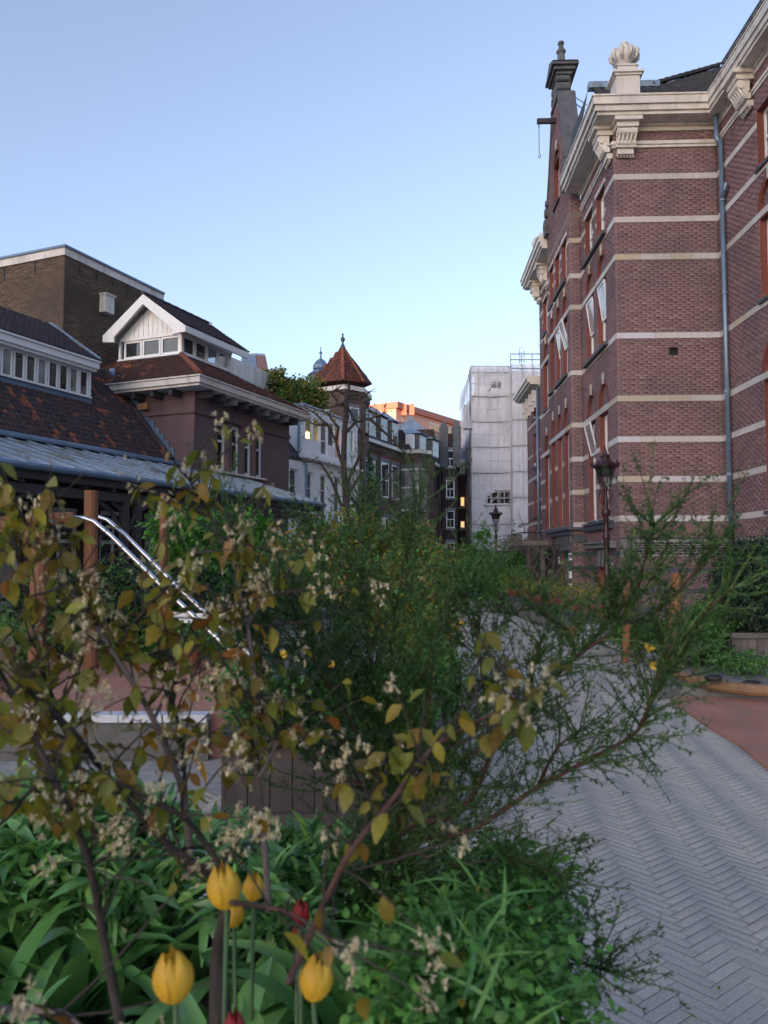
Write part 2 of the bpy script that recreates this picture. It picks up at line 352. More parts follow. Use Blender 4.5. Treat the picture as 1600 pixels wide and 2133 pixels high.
def mesh_of(mb, name, mat, smooth=False):
    me = bpy.data.meshes.new(name); me.from_pydata([tuple(v) for v in mb.v], [], mb.f); me.update(); me.materials.append(MATS[mat])
    if smooth: me.polygons.foreach_set('use_smooth', [True] * len(me.polygons))
    return me

# ------------------------------------------------------------------ brick walls laid course by course
def spans(z, a0, a1, ops):
    iv = [(a0, a1)]
    for o in ops:
        b0, b1, zz0, zz1, rise = o
        if zz0 <= z <= zz1: c0, c1 = b0, b1
        elif rise and zz1 < z < zz1 + rise:
            h = (b1 - b0) / 2 * math.sqrt(max(0, 1 - ((z - zz1) / rise) ** 2)); c0, c1 = (b0 + b1) / 2 - h, (b0 + b1) / 2 + h
        else: continue
        nv = []
        for x0, x1 in iv:
            if c1 <= x0 or c0 >= x1: nv.append((x0, x1)); continue
            if c0 > x0: nv.append((x0, c0))
            if c1 < x1: nv.append((c1, x1))
        iv = nv
    return [t for t in iv if t[1] - t[0] > .02]
def lay(pl, a0, a1, z0, z1, ops=(), skip=(), bw=.215, bh=.065, jt=.011):
    out = []; z = z0; r = 0
    while z + bh <= z1 + .01:
        zc = z + bh / 2
        if not any(s0 - .005 < zc < s1 + .005 for s0, s1 in skip):
            for x0, x1 in spans(zc, a0, a1, ops):
                x = x0 - ((x0 * 1.0) % bw) - (bw / 2 if r % 2 else 0)
                while x < x1:
                    b0, b1 = max(x, x0), min(x + bw, x1)
                    if b1 - b0 > .03: out.append((pl, b0 + jt / 2, b1 - jt / 2, z + jt / 2, z + bh - jt / 2))
                    x += bw
        z += bh; r += 1
    return out
def brick_arrays(bl, proud=.006):
    n = len(bl); V = np.zeros((n, 8, 3))
    for i, (pl, b0, b1, c0, c1) in enumerate(bl):
        j = proud + (random.random() - .5) * .004; g = .002
        V[i] = [pl.w(b0, c0, 0), pl.w(b1, c0, 0), pl.w(b1, c1, 0), pl.w(b0, c1, 0),
                pl.w(b0 + g, c0 + g, j), pl.w(b1 - g, c0 + g, j), pl.w(b1 - g, c1 - g, j), pl.w(b0 + g, c1 - g, j)]
    f = np.array([(4, 5, 6, 7), (0, 1, 5, 4), (1, 2, 6, 5), (2, 3, 7, 6), (3, 0, 4, 7)])
    Fc = (np.arange(n)[:, None, None] * 8 + f[None]).reshape(-1, 4); return V.reshape(-1, 3), Fc
def backing(mb, pl, a0, a1, z0, z1, ops, th=.004, step=.065):
    """mortar skin, one quad per course and run, with the openings left out"""
    z = z0
    while z < z1 - 1e-4:
        zt = min(z + step, z1)
        for x0, x1 in spans((z + zt) / 2, a0, a1, ops):
            b = len(mb.v); mb.v += [pl.w(x0, z, 0), pl.w(x1, z, 0), pl.w(x1, zt, 0), pl.w(x0, zt, 0)]; mb.f.append((b, b + 1, b + 2, b + 3))
        z = zt
def brickwork(parent, walls, mat, nparts, focus, mortar='mortar', name='brick'):
    """walls: list of (pl,a0,a1,z0,z1,ops,skip)"""
    bl = []; mb = MB()
    for (pl, a0, a1, z0, z1, ops, skip) in walls:
        bl += lay(pl, a0, a1, z0, z1, ops, skip); backing(mb, pl, a0, a1, z0, z1, ops)
    mb.build('wall', mortar, parent, uv=False)
    if nparts:
        F3 = Vector(focus); bl.sort(key=lambda b: ((Vector(b[0].w((b[1] + b[2]) / 2, (b[3] + b[4]) / 2)) - F3).length))
        uc = MB(); g = .01
        uc.add([(0, 0, 0), (1, 0, 0), (1, 0, 1), (0, 0, 1), (g, -1, g * 3), (1 - g, -1, g * 3), (1 - g, -1, 1 - g * 3), (g, -1, 1 - g * 3)], [(4, 5, 6, 7), (0, 1, 5, 4), (1, 2, 6, 5), (2, 3, 7, 6), (3, 0, 4, 7)])
        me = mesh_of(uc, 'brick', mat)
        for (pl, b0, b1, c0, c1) in bl[:nparts]:
            L = b1 - b0; H = c1 - c0; t = .007 + random.random() * .004
            M = Matrix(((pl.u.x * L, -pl.n.x * t, 0, 0), (pl.u.y * L, -pl.n.y * t, 0, 0), (0, 0, H, 0), (0, 0, 0, 1)))
            M.translation = Vector(pl.w(b0, c0, 0)); inst(name, me, M, parent)
        bl = bl[nparts:]
    V, Fc = brick_arrays(bl); np_mesh('brickwork', V, Fc, mat, parent, kind='stuff')

# ------------------------------------------------------------------ roof tiles laid on a slope
def in_poly(x, y, P):
    c = False; n = len(P)
    for i in range(n):
        x1, y1 = P[i]; x2, y2 = P[(i + 1) % n]
        if (y1 > y) != (y2 > y) and x < (x2 - x1) * (y - y1) / (y2 - y1) + x1: c = not c
    return c
def pantile(w, l):
    mb = MB(); xs = [0, .18, .38, .62, .82, 1.0]; zs = [.030, .008, .004, .016, .040, .034]
    vs = [(x * w * 1.02, 0, z) for x, z in zip(xs, zs)] + [(x * w * 1.02, l, z - .012) for x, z in zip(xs, zs)] + [(x * w * 1.02, 0, z - .022) for x, z in zip(xs, zs)]
    k = 6; fs = [(i, i + 1, k + i + 1, k + i) for i in range(5)] + [(2 * k + i, 2 * k + i + 1, i + 1, i) for i in range(5)]
    mb.add(vs, fs); return mb
def flat_tile(w, l):
    mb = MB(); g = .006
    return mb.add([(g, 0, .020), (w - g, 0, .020), (w - g, l, .006), (g, l, .006), (g, 0, 0), (w - g, 0, 0)], [(0, 1, 2, 3), (4, 5, 1, 0), (4, 0, 3), (5, 2, 1)])
def tile_slope(parent, corners, mat, tw=.24, tl=.30, nparts=0, under='dark_timber', flat=False, label=None):
    """corners: 3D polygon; first two are the eave (low) edge"""
    P = [Vector(c) for c in corners]; O = P[0]; u = (P[1] - P[0]).normalized()
    nn = u.cross(P[2] - P[0]);
    nn.normalize()
    if nn.z < 0: nn = -nn
    v = nn.cross(u)
    if v.z < 0: v = -v
    if u.cross(v).z < 0: u = -u; O = P[1]
    poly = [((p - O).dot(u), (p - O).dot(v)) for p in P]
    x0, x1 = min(p[0] for p in poly), max(p[0] for p in poly); y1 = max(p[1] for p in poly)
    um = MB(); um.add([p - nn * .004 for p in P], [tuple(range(len(P)))]); us = um.build('roof', under, parent, uv=False)
    tm = flat_tile(tw, tl * 1.12) if flat else pantile(tw, tl * 1.15)
    T = np.array(tm.v, dtype=float); tf = [f if len(f) == 4 else (*f, f[-1]) for f in tm.f]
    Bm = np.array([[*u], [*v], [*nn]]); spots = []
    r = 0; y = 0.0
    while y < y1:
        x = x0 - (tw / 2 if (flat and r % 2) else 0)
        while x < x1:
            if in_poly(x + tw / 2, y + tl / 2, poly): spots.append((x, y))
            x += tw
        y += tl; r += 1
    Cc = Vector((0, 0, CH))
    spots.sort(key=lambda s: (O + u * s[0] + v * s[1] - Cc).length)
    me = mesh_of(tm, 'roof_tile', mat, smooth=not flat)
    for (x, y) in spots[:nparts]:
        M = Matrix(((u.x, v.x, nn.x, 0), (u.y, v.y, nn.y, 0), (u.z, v.z, nn.z, 0), (0, 0, 0, 1)))
        M = M @ Matrix.Rotation(random.uniform(-.02, .02), 4, 'Z') @ Matrix.Rotation(random.uniform(-.015, .015), 4, 'X')
        M.translation = O + u * x + v * y + nn * random.uniform(.004, .01); inst('roof_tile', me, M, parent)
    rest = spots[nparts:]
    if rest:
        n = len(rest); S = np.array(rest); j = rng.uniform(.002, .010, n)
        loc = T[None] + np.stack([S[:, 0] + rng.uniform(-.004, .004, n), S[:, 1], j], 1)[:, None, :]
        W = loc @ Bm + np.array(O)
        q4 = [f for f in tf if len(set(f)) == 4]; q3 = [f[:3] for f in tf if len(set(f)) == 3]
        Fc = (np.arange(n)[:, None, None] * len(T) + np.array(q4)[None]).reshape(-1, 4)
        np_mesh('roof_tiles', W.reshape(-1, 3), Fc, mat, parent, kind='stuff', smooth=not flat)
    return us
def ridge(parent, p, q, mat='ridge_terracotta', r=.075, name='ridge_tile', step=.33, base=None):
    p = Vector(p); q = Vector(q); n = max(1, int((q - p).length / step)); t = (q - p).normalized()
    a = t.cross(Vector((0, 0, 1))).normalized(); b = a.cross(t)
    for i in range(n):
        s0 = p + (q - p) * (i / n); s1 = p + (q - p) * ((i + 1.06) / n)
        mb = MB(); vs = []
        for c, rr in ((s0, r * 1.12), (s1, r * .95)):
            for k in range(6):
                th = math.pi * k / 5; vs.append(c + a * math.cos(th) * rr + b * math.sin(th) * rr)
        mb.add(vs, [(k, k + 1, 7 + k, 6 + k) for k in range(5)] + [(0, 5, 4, 3, 2, 1)]); mb.build(name, mat, parent, smooth=False, uv=False)

# ------------------------------------------------------------------ windows
def window(parent, pl, a0, a1, z0, z1, depth=.14, fr=.06, sash=.5, mull=0, mat='white_paint', glass='glass', out=0, name='window', thick=.05):
    """a frame with a meeting rail at fraction sash, mull vertical bars; panes are sub-parts"""
    mb = MB(); o1 = -depth; o0 = -depth - thick
    mb.pbox(pl, a0, a0 + fr, z0, z1, o0, o1); mb.pbox(pl, a1 - fr, a1, z0, z1, o0, o1)
    mb.pbox(pl, a0 + fr, a1 - fr, z0, z0 + fr * 1.2, o0, o1); mb.pbox(pl, a0 + fr, a1 - fr, z1 - fr, z1, o0, o1)
    zs = [z0 + fr * 1.2]
    if sash:
        zm = z0 + (z1 - z0) * sash; mb.pbox(pl, a0 + fr, a1 - fr, zm - fr * .4, zm + fr * .4, o0, o1 + .012); zs += [zm - fr * .4, zm + fr * .4]
    zs += [z1 - fr]
    xs = [a0 + fr]
    for k in range(mull):
        x = a0 + fr + (a1 - a0 - 2 * fr) * (k + 1) / (mull + 1); xs += [x - fr * .3, x + fr * .3]
        for i in range(0, len(zs), 2): mb.pbox(pl, x - fr * .3, x + fr * .3, zs[i], zs[i + 1], o0, o1 + .004)
    xs += [a1 - fr]
    w = mb.build(name, mat, parent, uv=False)
    for i in range(0, len(xs), 2):
        for j in range(0, len(zs), 2):
            MB().pbox(pl, xs[i], xs[i + 1], zs[j], zs[j + 1], o0 + .012, o0 + .024).build('pane', glass, w, uv=False)
    return w
def reveal(parent, pl, a0, a1, z0, z1, depth=.14, mat='red_brick', t=.012, name='reveal'):
    mb = MB(); d = -depth
    mb.pbox(pl, a0, a0 + t, z0, z1, d, .009); mb.pbox(pl, a1 - t, a1, z0, z1, d, .009); mb.pbox(pl, a0 + t, a1 - t, z1 - t, z1, d, .009)
    return mb.build(name, mat, parent)
def sill(parent, pl, a0, a1, z, mat='blue_stone', out=.08, h=.07, depth=.14, name='sill'):
    return MB().pbox(pl, a0 - .05, a1 + .05, z - h, z, .012, out).pbox(pl, a0 + .013, a1 - .013, z - h, z + .004, -depth, .012).build(name, mat, parent)

# ------------------------------------------------------------------ leaves
def leaf_verts(L, W, fold=.25, bend=.25, n=3):
    vs = []; fs = []
    for i in range(n + 1):
        t = i / n; w = W * .5 * math.sin(math.pi * min(1, max(0.0, t * .92 + .04)) ** .85); zc = -bend * L * t * t
        vs += [(-w, L * t * (1 - .12 * bend * t), zc + fold * w), (0, L * t * (1 - .12 * bend * t), zc), (w, L * t * (1 - .12 * bend * t), zc + fold * w)]
    for i in range(n):
        a = 3 * i; fs += [(a, a + 1, a + 4, a + 3), (a + 1, a + 2, a + 5, a + 4)]
    return np.array(vs), np.array(fs)
def rot_from(D, roll):
    """D (n,3) unit directions of leaf axis; roll angle; returns (n,3,3) with rows = local x,y,z axes"""
    up = np.tile(np.array([0., 0., 1.]), (len(D), 1)); x = np.cross(D, up); ln = np.linalg.norm(x, axis=1, keepdims=True)
    x = np.where(ln > 1e-3, x / np.maximum(ln, 1e-6), np.array([1., 0, 0])); z = np.cross(x, D)
    c = np.cos(roll)[:, None]; s = np.sin(roll)[:, None]; x2 = x * c + z * s; z2 = -x * s + z * c
    return np.stack([x2, D, z2], 1)
def leaf_cloud(name, P, D, size, mat, parent, W=.55, fold=.25, bend=.25, n=2, kind='stuff', roll=1.2, label=None):
    P = np.asarray(P, float); D = np.asarray(D, float); D /= np.maximum(np.linalg.norm(D, axis=1, keepdims=True), 1e-6)
    T, f = leaf_verts(1, W, fold, bend, n); R = rot_from(D, rng.uniform(-roll, roll, len(P)))
    V = np.einsum('vk,nkj->nvj', T, R) * np.asarray(size).reshape(-1, 1, 1) + P[:, None, :]
    Fc = (np.arange(len(P))[:, None, None] * len(T) + f[None]).reshape(-1, 4)
    return np_mesh(name, V.reshape(-1, 3), Fc, mat, parent, kind=kind, label=label)
def leaf_objs(name, P, D, size, me, parent, roll=1.0):
    D = np.asarray(D, float); D /= np.maximum(np.linalg.norm(D, axis=1, keepdims=True), 1e-6); R = rot_from(D, rng.uniform(-roll, roll, len(P)))
    for p, r, s in zip(P, R, size):
        M = Matrix(((r[0][0] * s, r[1][0] * s, r[2][0] * s, 0), (r[0][1] * s, r[1][1] * s, r[2][1] * s, 0), (r[0][2] * s, r[1][2] * s, r[2][2] * s, 0), (0, 0, 0, 1)))
        M.translation = Vector(p); inst(name, me, M, parent)
def rdir(n, up=.3, zs=1.0):
    d = rng.normal(size=(n, 3)); d[:, 2] = d[:, 2] * zs + up; return d
def blob_pts(blobs, n, shell=.55):
    vols = np.array([b[3] * b[4] * b[5] for b in blobs]); pr = vols / vols.sum(); idx = rng.choice(len(blobs), n, p=pr)
    B = np.array(blobs)[idx]; d = rng.normal(size=(n, 3)); d /= np.linalg.norm(d, axis=1, keepdims=True)
    r = rng.uniform(shell ** 3, 1, n) ** (1 / 3); r = r * (1 + .22 * np.sin(d[:, 0] * 5 + B[:, 0] * 9) * np.cos(d[:, 2] * 6 + B[:, 1] * 5))
    return B[:, :3] + d * r[:, None] * B[:, 3:6], d
def shrub(name, label, cat, blobs, n, size, mat, base=None, stems=5, shell=.45, clump=True, W=.6, group=None, mat2=None, bark='bark', kindroot=None, up=.3):
    c = np.mean(np.array(blobs)[:, :3], 0); bz = base if base is not None else 0.0
    t = thing(name, (c[0], c[1], bz), label, cat, group)
    k = max(8, n // 14); cp, cd = blob_pts(blobs, k, shell)
    j = rng.integers(0, k, n); sp = np.mean(np.array(blobs)[:, 3:6]) * .16
    P = cp[j] + rng.normal(size=(n, 3)) * sp; D = cd[j] * .8 + rdir(n, up)
    P[:, 2] = np.maximum(P[:, 2], bz + .02)
    if mat2:
        h = n // 2; leaf_cloud('foliage', P[:h], D[:h], rng.uniform(.7, 1.3, h) * size, mat, t, W=W); leaf_cloud('foliage', P[h:], D[h:], rng.uniform(.7, 1.3, n - h) * size, mat2, t, W=W)
    else: leaf_cloud('foliage', P, D, rng.uniform(.7, 1.3, n) * size, mat, t, W=W)
    mb = MB()
    for i in range(stems * 3):
        e = Vector(cp[random.randrange(k)]); b = Vector((c[0] + random.uniform(-.1, .1), c[1] + random.uniform(-.1, .1), bz)); m = b.lerp(e, .5) + Vector((0, 0, (e.z - bz) * .15))
        mb.tube([b, m, e], [.018, .012, .004], 4)
    mb.build('branch', bark, t, uv=False); return t

# ================================================================== THE SETTING
def kind_struct(o): o['kind'] = 'structure'; return o
g = MB(); g.add([(-400, -300, -.05), (400, -300, -.05), (400, 600, -.05), (-400, 600, -.05)], [(0, 1, 2, 3)]); kind_struct(g.build('ground', 'ground_far'))
pav = MB(); pav.add([(-9, -2, -.0045), (10, -2, -.0045), (10, 60, -.0045), (-9, 60, -.0045)], [(0, 1, 2, 3)]); pavement = kind_struct(pav.build('pavement', 'sand_joint'))
# herringbone clinkers
def herring(x0, x1, y0, y1, keep, W=.053, k=4, ang=math.radians(38)):
    ca, sa = math.cos(ang), math.sin(ang); cs = [(x * ca + y * sa, -x * sa + y * ca) for x in (x0, x1) for y in (y0, y1)]
    c0, c1 = int(min(c[0] for c in cs) / W) - 4, int(max(c[0] for c in cs) / W) + 4; r0, r1 = int(min(c[1] for c in cs) / W) - 4, int(max(c[1] for c in cs) / W) + 4
    out = []
    for c in range(c0, c1):
        for r in range(r0, r1):
            m = (c - r) % (2 * k)
            if m == 0: cx, cy, hx = (c + k / 2) * W, (r + .5) * W, True
            elif m == 2 * k - 1: cx, cy, hx = (c + .5) * W, (r + k / 2) * W, False
            else: continue
            X, Y = cx * ca - cy * sa, cx * sa + cy * ca
            if x0 < X < x1 and y0 < Y < y1 and keep(X, Y): out.append((X, Y, ang if hx else ang + math.pi / 2))
    return out
CURB = [gr(2050, 1960), gr(1820, 1775), gr(1700, 1685), gr(1600, 1605), gr(1540, 1555), gr(1480, 1520), gr(1430, 1485), gr(1395, 1462), gr(1420, 1452), gr(1500, 1456), gr(1700, 1462), gr(2050, 1470)]
def in_red(X, Y): return in_poly(X, Y, [(p.x, p.y) for p in CURB])
def keep(X, Y):
    if in_red(X, Y): return False
    px = 800 + X / max(Y, .1) * FPX
    if Y > 5.5 and X < -0.2 + (Y - 5.5) * .10: return False
    return -400 < px < 2500 and X < 7.2
hb = herring(-4.5, 7.2, 1.7, 30, keep)
hb.sort(key=lambda b: b[0] ** 2 + b[1] ** 2 + (40 if b[0] < .3 else 0))
bw, bl_ = .0240, .1035
def pbrick():
    mb = MB(); c = .004
    return mb.add([(-bl_, -bw, -.003), (bl_, -bw, -.003), (bl_, bw, -.003), (-bl_, bw, -.003), (-bl_ + c, -bw + c, 0), (bl_ - c, -bw + c, 0), (bl_ - c, bw - c, 0), (-bl_ + c, bw - c, 0)],
                  [(4, 5, 6, 7), (0, 1, 5, 4), (1, 2, 6, 5), (2, 3, 7, 6), (3, 0, 4, 7)])
def undul(X, Y): return .0015 * math.sin(X * 1.7 + Y * .6) * math.sin(Y * 1.1 - X * .4)
pbm = mesh_of(pbrick(), 'paving_brick', 'paving_brick')
for X, Y, a in hb[:300]:
    M = Matrix.Rotation(a, 4, 'Z') @ Matrix.Rotation(random.gauss(0, .006), 4, 'X') @ Matrix.Rotation(random.gauss(0, .004), 4, 'Y'); M.translation = Vector((X, Y, undul(X, Y) + random.uniform(-.0004, .0008))); inst('paving_brick', pbm, M, pavement)
R_ = hb[300:]; n = len(R_); T = np.array(pbrick().v); A = np.array(R_)
ca, sa = np.cos(A[:, 2])[:, None], np.sin(A[:, 2])[:, None]
tx, ty = rng.normal(0, .009, (n, 1)), rng.normal(0, .005, (n, 1))
zz = T[None, :, 2] + T[None, :, 1] * tx + T[None, :, 0] * ty + rng.uniform(-.0004, .0008, (n, 1)) + (.0015 * np.sin(A[:, 0] * 1.7 + A[:, 1] * .6) * np.sin(A[:, 1] * 1.1 - A[:, 0] * .4))[:, None]
V = np.stack([T[None, :, 0] * ca - T[None, :, 1] * sa + A[:, :1], T[None, :, 0] * sa + T[None, :, 1] * ca + A[:, 1:2], zz], 2).reshape(-1, 3)
f5 = np.array([(4, 5, 6, 7), (0, 1, 5, 4), (1, 2, 6, 5), (2, 3, 7, 6), (3, 0, 4, 7)])
np_mesh('paving_bricks', V, (np.arange(n)[:, None, None] * 8 + f5[None]).reshape(-1, 4), 'paving_brick', pavement, kind='stuff')
# red safety surface on the right
rs = MB(); rs.prism([(p.x, p.y) for p in CURB], -.004, .022); kind_struct(rs.build('play_surface', 'rubber_red'))

# ================================================================== BRICK BUILDING ON THE RIGHT
W_ = 2.56; TOPZ = 12.45
rb = thing('brick_building', RF.w(0, 0, 0), 'tall purple brick building with pale stone bands and cream cornice at right', 'building')
pA = RF.plane_s(0.0); pB = RF.plane_s(-.34); pF = RF.plane_e(0.0); pR = RF.plane_s(W_); pBr = RF.plane_e(3.9)
pBf = Plane(RF.O + RF.d * 7.7, RF.e, RF.d)
BZ = [2.57, 3.54, 4.53, 5.55, 7.13, 9.13, 10.09, 11.19]; BH = .14
colsA = [(.95, 1.85), (2.35, 3.25)]; colsB = [(4.35, 5.1), (5.45, 6.2), (6.6, 7.3)]; colsA2 = [(8.35, 9.25), (9.75, 10.65)]
LV = [(10.17, 11.5), (7.22, 9.04), (2.62, 5.46)]
def ops_for(cols, lv=LV, arch=((9.22, .55), (5.64, .62))):
    o = []
    for a0, a1 in cols:
        o += [(a0, a1, z0, z1, 0) for z0, z1 in lv]; o += [(a0, a1, zs - .01, zs, r) for zs, r in arch]
    return o
skipb = [(z - BH / 2, z + BH / 2) for z in BZ] + [(11.93, 12.10)]
opsA = ops_for(colsA) + [(1.5, 2.3, .3, 1.35, 0)]; opsB = ops_for(colsB[:2] + colsB[2:]) + [(4.45, 5.75, .05, 2.02, 0)]; opsA2 = ops_for(colsA2)
opsR = [(-3.3, -2.28, z0, z1, 0) for z0, z1 in LV] + [(-5.6, -4.6, z0, z1, 0) for z0, z1 in LV] + [(-3.3, -2.28, 9.21, 9.22, .55), (-3.3, -2.28, 5.63, 5.64, .6)]
walls = [(pF, 0, W_, 0, TOPZ, [(1.29, 1.49, 6.66, 6.82, 0)], skipb + [(1.66, 2.06)]), (pA, 0, 3.9, 0, TOPZ, opsA, skipb), (pBr, -.34, 0, 0, 13.4, [], skipb),
         (pB, 3.9, 7.7, 0, 13.4, opsB + [(5.3, 6.2, 13.2, 14.6, .45)], skipb), (pA, 7.7, 11.6, 0, TOPZ, opsA2, skipb), (pR, -9, 0, 0, TOPZ, opsR, skipb + [(1.66, 2.06)])]
zz = 13.4
while zz < 16.6:
    t = (zz - 13.4) / 3.2; hw = 1.9 * (1 - t) ** 1.15 + .55 * t; walls.append((pB, 5.8 - hw, 5.8 + hw, zz, min(zz + .195, 16.7), [(5.3, 6.2, 13.2, 14.6, .45)], [])); zz += .195
DW = [(7.35, 8.0), (5.35, 6.75), (3.3, 4.75), (1.9, 2.9)]; opsD = [(12.75, 13.45, a, b, 0) for a, b in DW]
walls.append((pA, 11.6, 15.2, 0, 8.5, opsD, [(z - .06, z + .06) for z in (7.2, 5.9, 4.9, 3.9, 3.0)]))
brickwork(rb, walls, 'brick_purple', 300, RF.w(-6, .5, 3.2))
# stone bands, cut stone by stone
def bands(parent, pl, a0, a1, zs, ops, h=BH, proud=.018, mat='stone_band', L=.85):
    for z in zs:
        for x0, x1 in spans(z, a0, a1, ops):
            x = x0
            while x < x1 - .01:
                e = min(x1, x + L * random.uniform(.6, 1.25))
                if x1 - e < .2: e = x1
                MB().pbox(pl, x + .003, e - .003, z - h / 2, z + h / 2, -.02, proud + random.uniform(0, .003)).build('band_stone', mat, parent, uv=False); x = e
bands(rb, pF, 0, W_, BZ, []); bands(rb, pA, .0, 3.9, BZ, opsA); bands(rb, pBr, -.34, 0, BZ, []); bands(rb, pB, 3.9, 7.7, BZ[1:], opsB); bands(rb, pA, 7.7, 11.6, BZ, opsA2, L=1.5)
bands(rb, pR, -6, 0, BZ, opsR); bands(rb, pA, 11.6, 15.2, [7.2, 5.9, 4.9, 3.9, 3.0], opsD, h=.11, L=1.6)
# string course, frieze, cornice as stepped slabs over the footprint
def foot(o, s_end=3.62, lo=-9): return [RF.w(lo, W_ + 4, 0)[:2], RF.w(lo, W_ - o * .68, 0)[:2], RF.w(-o, W_ - o * .68, 0)[:2], RF.w(-o, -o, 0)[:2], RF.w(s_end, -o, 0)[:2], RF.w(s_end, W_ + 4, 0)[:2]]
def foot2(o): return [RF.w(7.75, -o, 0)[:2], RF.w(11.6 + o, -o, 0)[:2], RF.w(11.6 + o, 5, 0)[:2], RF.w(7.75, 5, 0)[:2]]
for (o, z0, z1) in ((.05, 11.93, 12.0), (.085, 12.0, 12.05), (.06, 12.05, 12.1), (.05, 12.36, 12.46), (.12, 12.46, 12.52), (.52, 12.52, 12.60), (.58, 12.60, 12.74), (.64, 12.74, 12.93), (.67, 12.93, 12.97)):
    nm = 'string_course' if z1 < 12.2 else ('frieze' if z1 < 12.5 else 'cornice')
    MB().prism(foot(o), z0, z1).build(nm, 'cream_paint', rb); MB().prism(foot2(o), z0, z1).build(nm, 'cream_paint', rb)
for o, z0, z1 in ((.04, 8.42, 8.52), (.40, 8.52, 8.60), (.50, 8.60, 8.72), (.56, 8.72, 8.86)):
    MB().prism([RF.w(11.62, -o, 0)[:2], RF.w(15.2 + o, -o, 0)[:2], RF.w(15.2 + o, 4, 0)[:2], RF.w(11.62, 4, 0)[:2]], z0, z1).build('cornice', 'cream_paint', rb)
for s in (12.3, 13.2, 14.1, 15.0):
    MB().pbox(pA, s - .1, s + .1, 7.95, 8.42, .02, .24).pbox(pA, s - .07, s + .07, 7.7, 7.95, .02, .14).build('console', 'cream_paint', rb)
# core that closes the volume behind the openings
cp = [RF.w(.24, .24, 0)[:2], RF.w(.24, W_ + .24, 0)[:2], RF.w(-9, W_ + .24, 0)[:2], RF.w(-9, 9, 0)[:2], RF.w(15.19, 9, 0)[:2], RF.w(15.19, .24, 0)[:2]]
MB().prism(cp, 0, 8.4).build('core', 'interior', rb); cp2 = cp[:4] + [RF.w(11.55, 9, 0)[:2], RF.w(11.55, .24, 0)[:2]]; MB().prism(cp2, 8.41, 12.4).build('core', 'interior', rb)
MB().add([RF.w(11.598, 0, 8.5), RF.w(11.598, 5, 8.5), RF.w(11.598, 5, 12.5), RF.w(11.598, 0, 12.5)], [(0, 1, 2, 3)]).build('end_wall', 'brick_purple_tex', rb)
MB().pbox(pB, 3.95, 7.65, 0, 13.39, -.33, -.24).build('core', 'interior', rb)
gp = [(3.92, 13.4), (7.68, 13.4)]; st = []
for i in range(9):
    t = i / 8; z = 13.4 + 3.2 * t; st.append((1.88 * (1 - t) ** 1.15 + .53 * t, z))
gp = [(5.8 - h, z) for h, z in st] + [(5.8 + h, z) for h, z in st[::-1]]
MB().pprism(pB, gp, -.5, -.26).build('gable_back', 'brick_purple_tex', rb)
MB().pprism(pBf, [(-.335, 0), (0, 0), (0, 13.38), (-.335, 13.38)], -.02, -.004).build('end_wall', 'brick_purple_tex', rb)
# gable coping, dark stone
for sg in (-1, 1):
    for i in range(8):
        (h0, z0), (h1, z1) = st[i], st[i + 1]
        MB().pprism(pB, [(5.8 + sg * h0, z0), (5.8 + sg * (h0 + .10), z0 + .05), (5.8 + sg * (h1 + .10), z1 + .05), (5.8 + sg * h1, z1)], -.52, .05).build('coping_stone', 'dark_stone', rb)
    # scroll blocks at the shoulder
    for (cz, r) in ((13.25, .24), (13.66, .17), (13.95, .11)):
        mb = MB(); q = []
        for j in range(12): q.append((5.8 + sg * (1.86 - (cz - 13.25) * .35) + r * math.cos(j * math.pi / 6), cz + r * math.sin(j * math.pi / 6)))
        mb.pprism(pB, q, -.5, .09 + r * .1).build('scroll', 'dark_stone', rb)
    MB().pbox(pB, 5.8 + sg * 1.72 - .24, 5.8 + sg * 1.72 + .24, 12.86, 13.0, -.4, .12).build('scroll_base', 'dark_stone', rb)
for (h, z0, z1, o) in ((.62, 16.55, 16.68, .06), (.40, 16.68, 17.35, -.02), (.33, 16.72, 17.3, .02), (.46, 17.35, 17.45, .05), (.56, 17.45, 17.56, .14), (.66, 17.56, 17.66, .22)):
    MB().pbox(pB, 5.8 - h, 5.8 + h, z0, z1, -.42 - o, o).build('gable_cap', 'dark_stone', rb)
MB().pprism(pB, [(5.1, 17.66), (6.5, 17.66), (5.8, 17.98)], -.6, .2).build('pediment', 'dark_stone', rb)
for sg in (-1, 1):
    for cz, r in ((16.9, .16), (17.2, .10)):
        MB().pprism(pB, [(5.8 + sg * .42 + r * math.cos(j * math.pi / 5), cz + r * math.sin(j * math.pi / 5)) for j in range(10)], -.35, .05).build('scroll', 'dark_stone', rb)
fc = pB.w(5.8, 17.9, -.2)
MB().lathe(fc, [(.2, 0), (.2, .1), (.13, .14), (.12, .42), (.16, .46), (.16, .52), (.09, .56), (.08, .72), (.11, .75), (.10, .82), (.03, .86)], 8).build('finial', 'dark_stone', rb)
for q in ((.9, 17.0), (.5, 16.8)):
    MB().tube([pB.w(5.8, q[1], -.4), pB.w(5.6 - q[0] * 1.2, 14.3, -2.8)], .018, 5).build('stay_rod', 'zinc_pipe', rb, uv=False)
# hoist beam and hook
MB().pbox(pB, 5.74, 5.86, 15.95, 16.1, -.2, .62).build('hoist_beam', 'black_paint', rb, uv=False)
ho = MB(); ho.tube([pB.w(5.8, 15.95, .56), pB.w(5.8, 15.8, .56)], .02, 5); ho.tube([pB.w(5.8, 15.8, .56), pB.w(5.8, 14.9, .56)], .012, 5)
ho.tube([pB.w(5.8, 14.9, .56)] + [pB.w(5.8 + .0, 14.84 + .05 * math.sin(a), .56 + .05 * math.cos(a)) for a in (1.5, 2.6, 3.8, 4.9, 6.0)], .013, 5); ho.build('hoist_hook', 'black_paint', rb, uv=False)
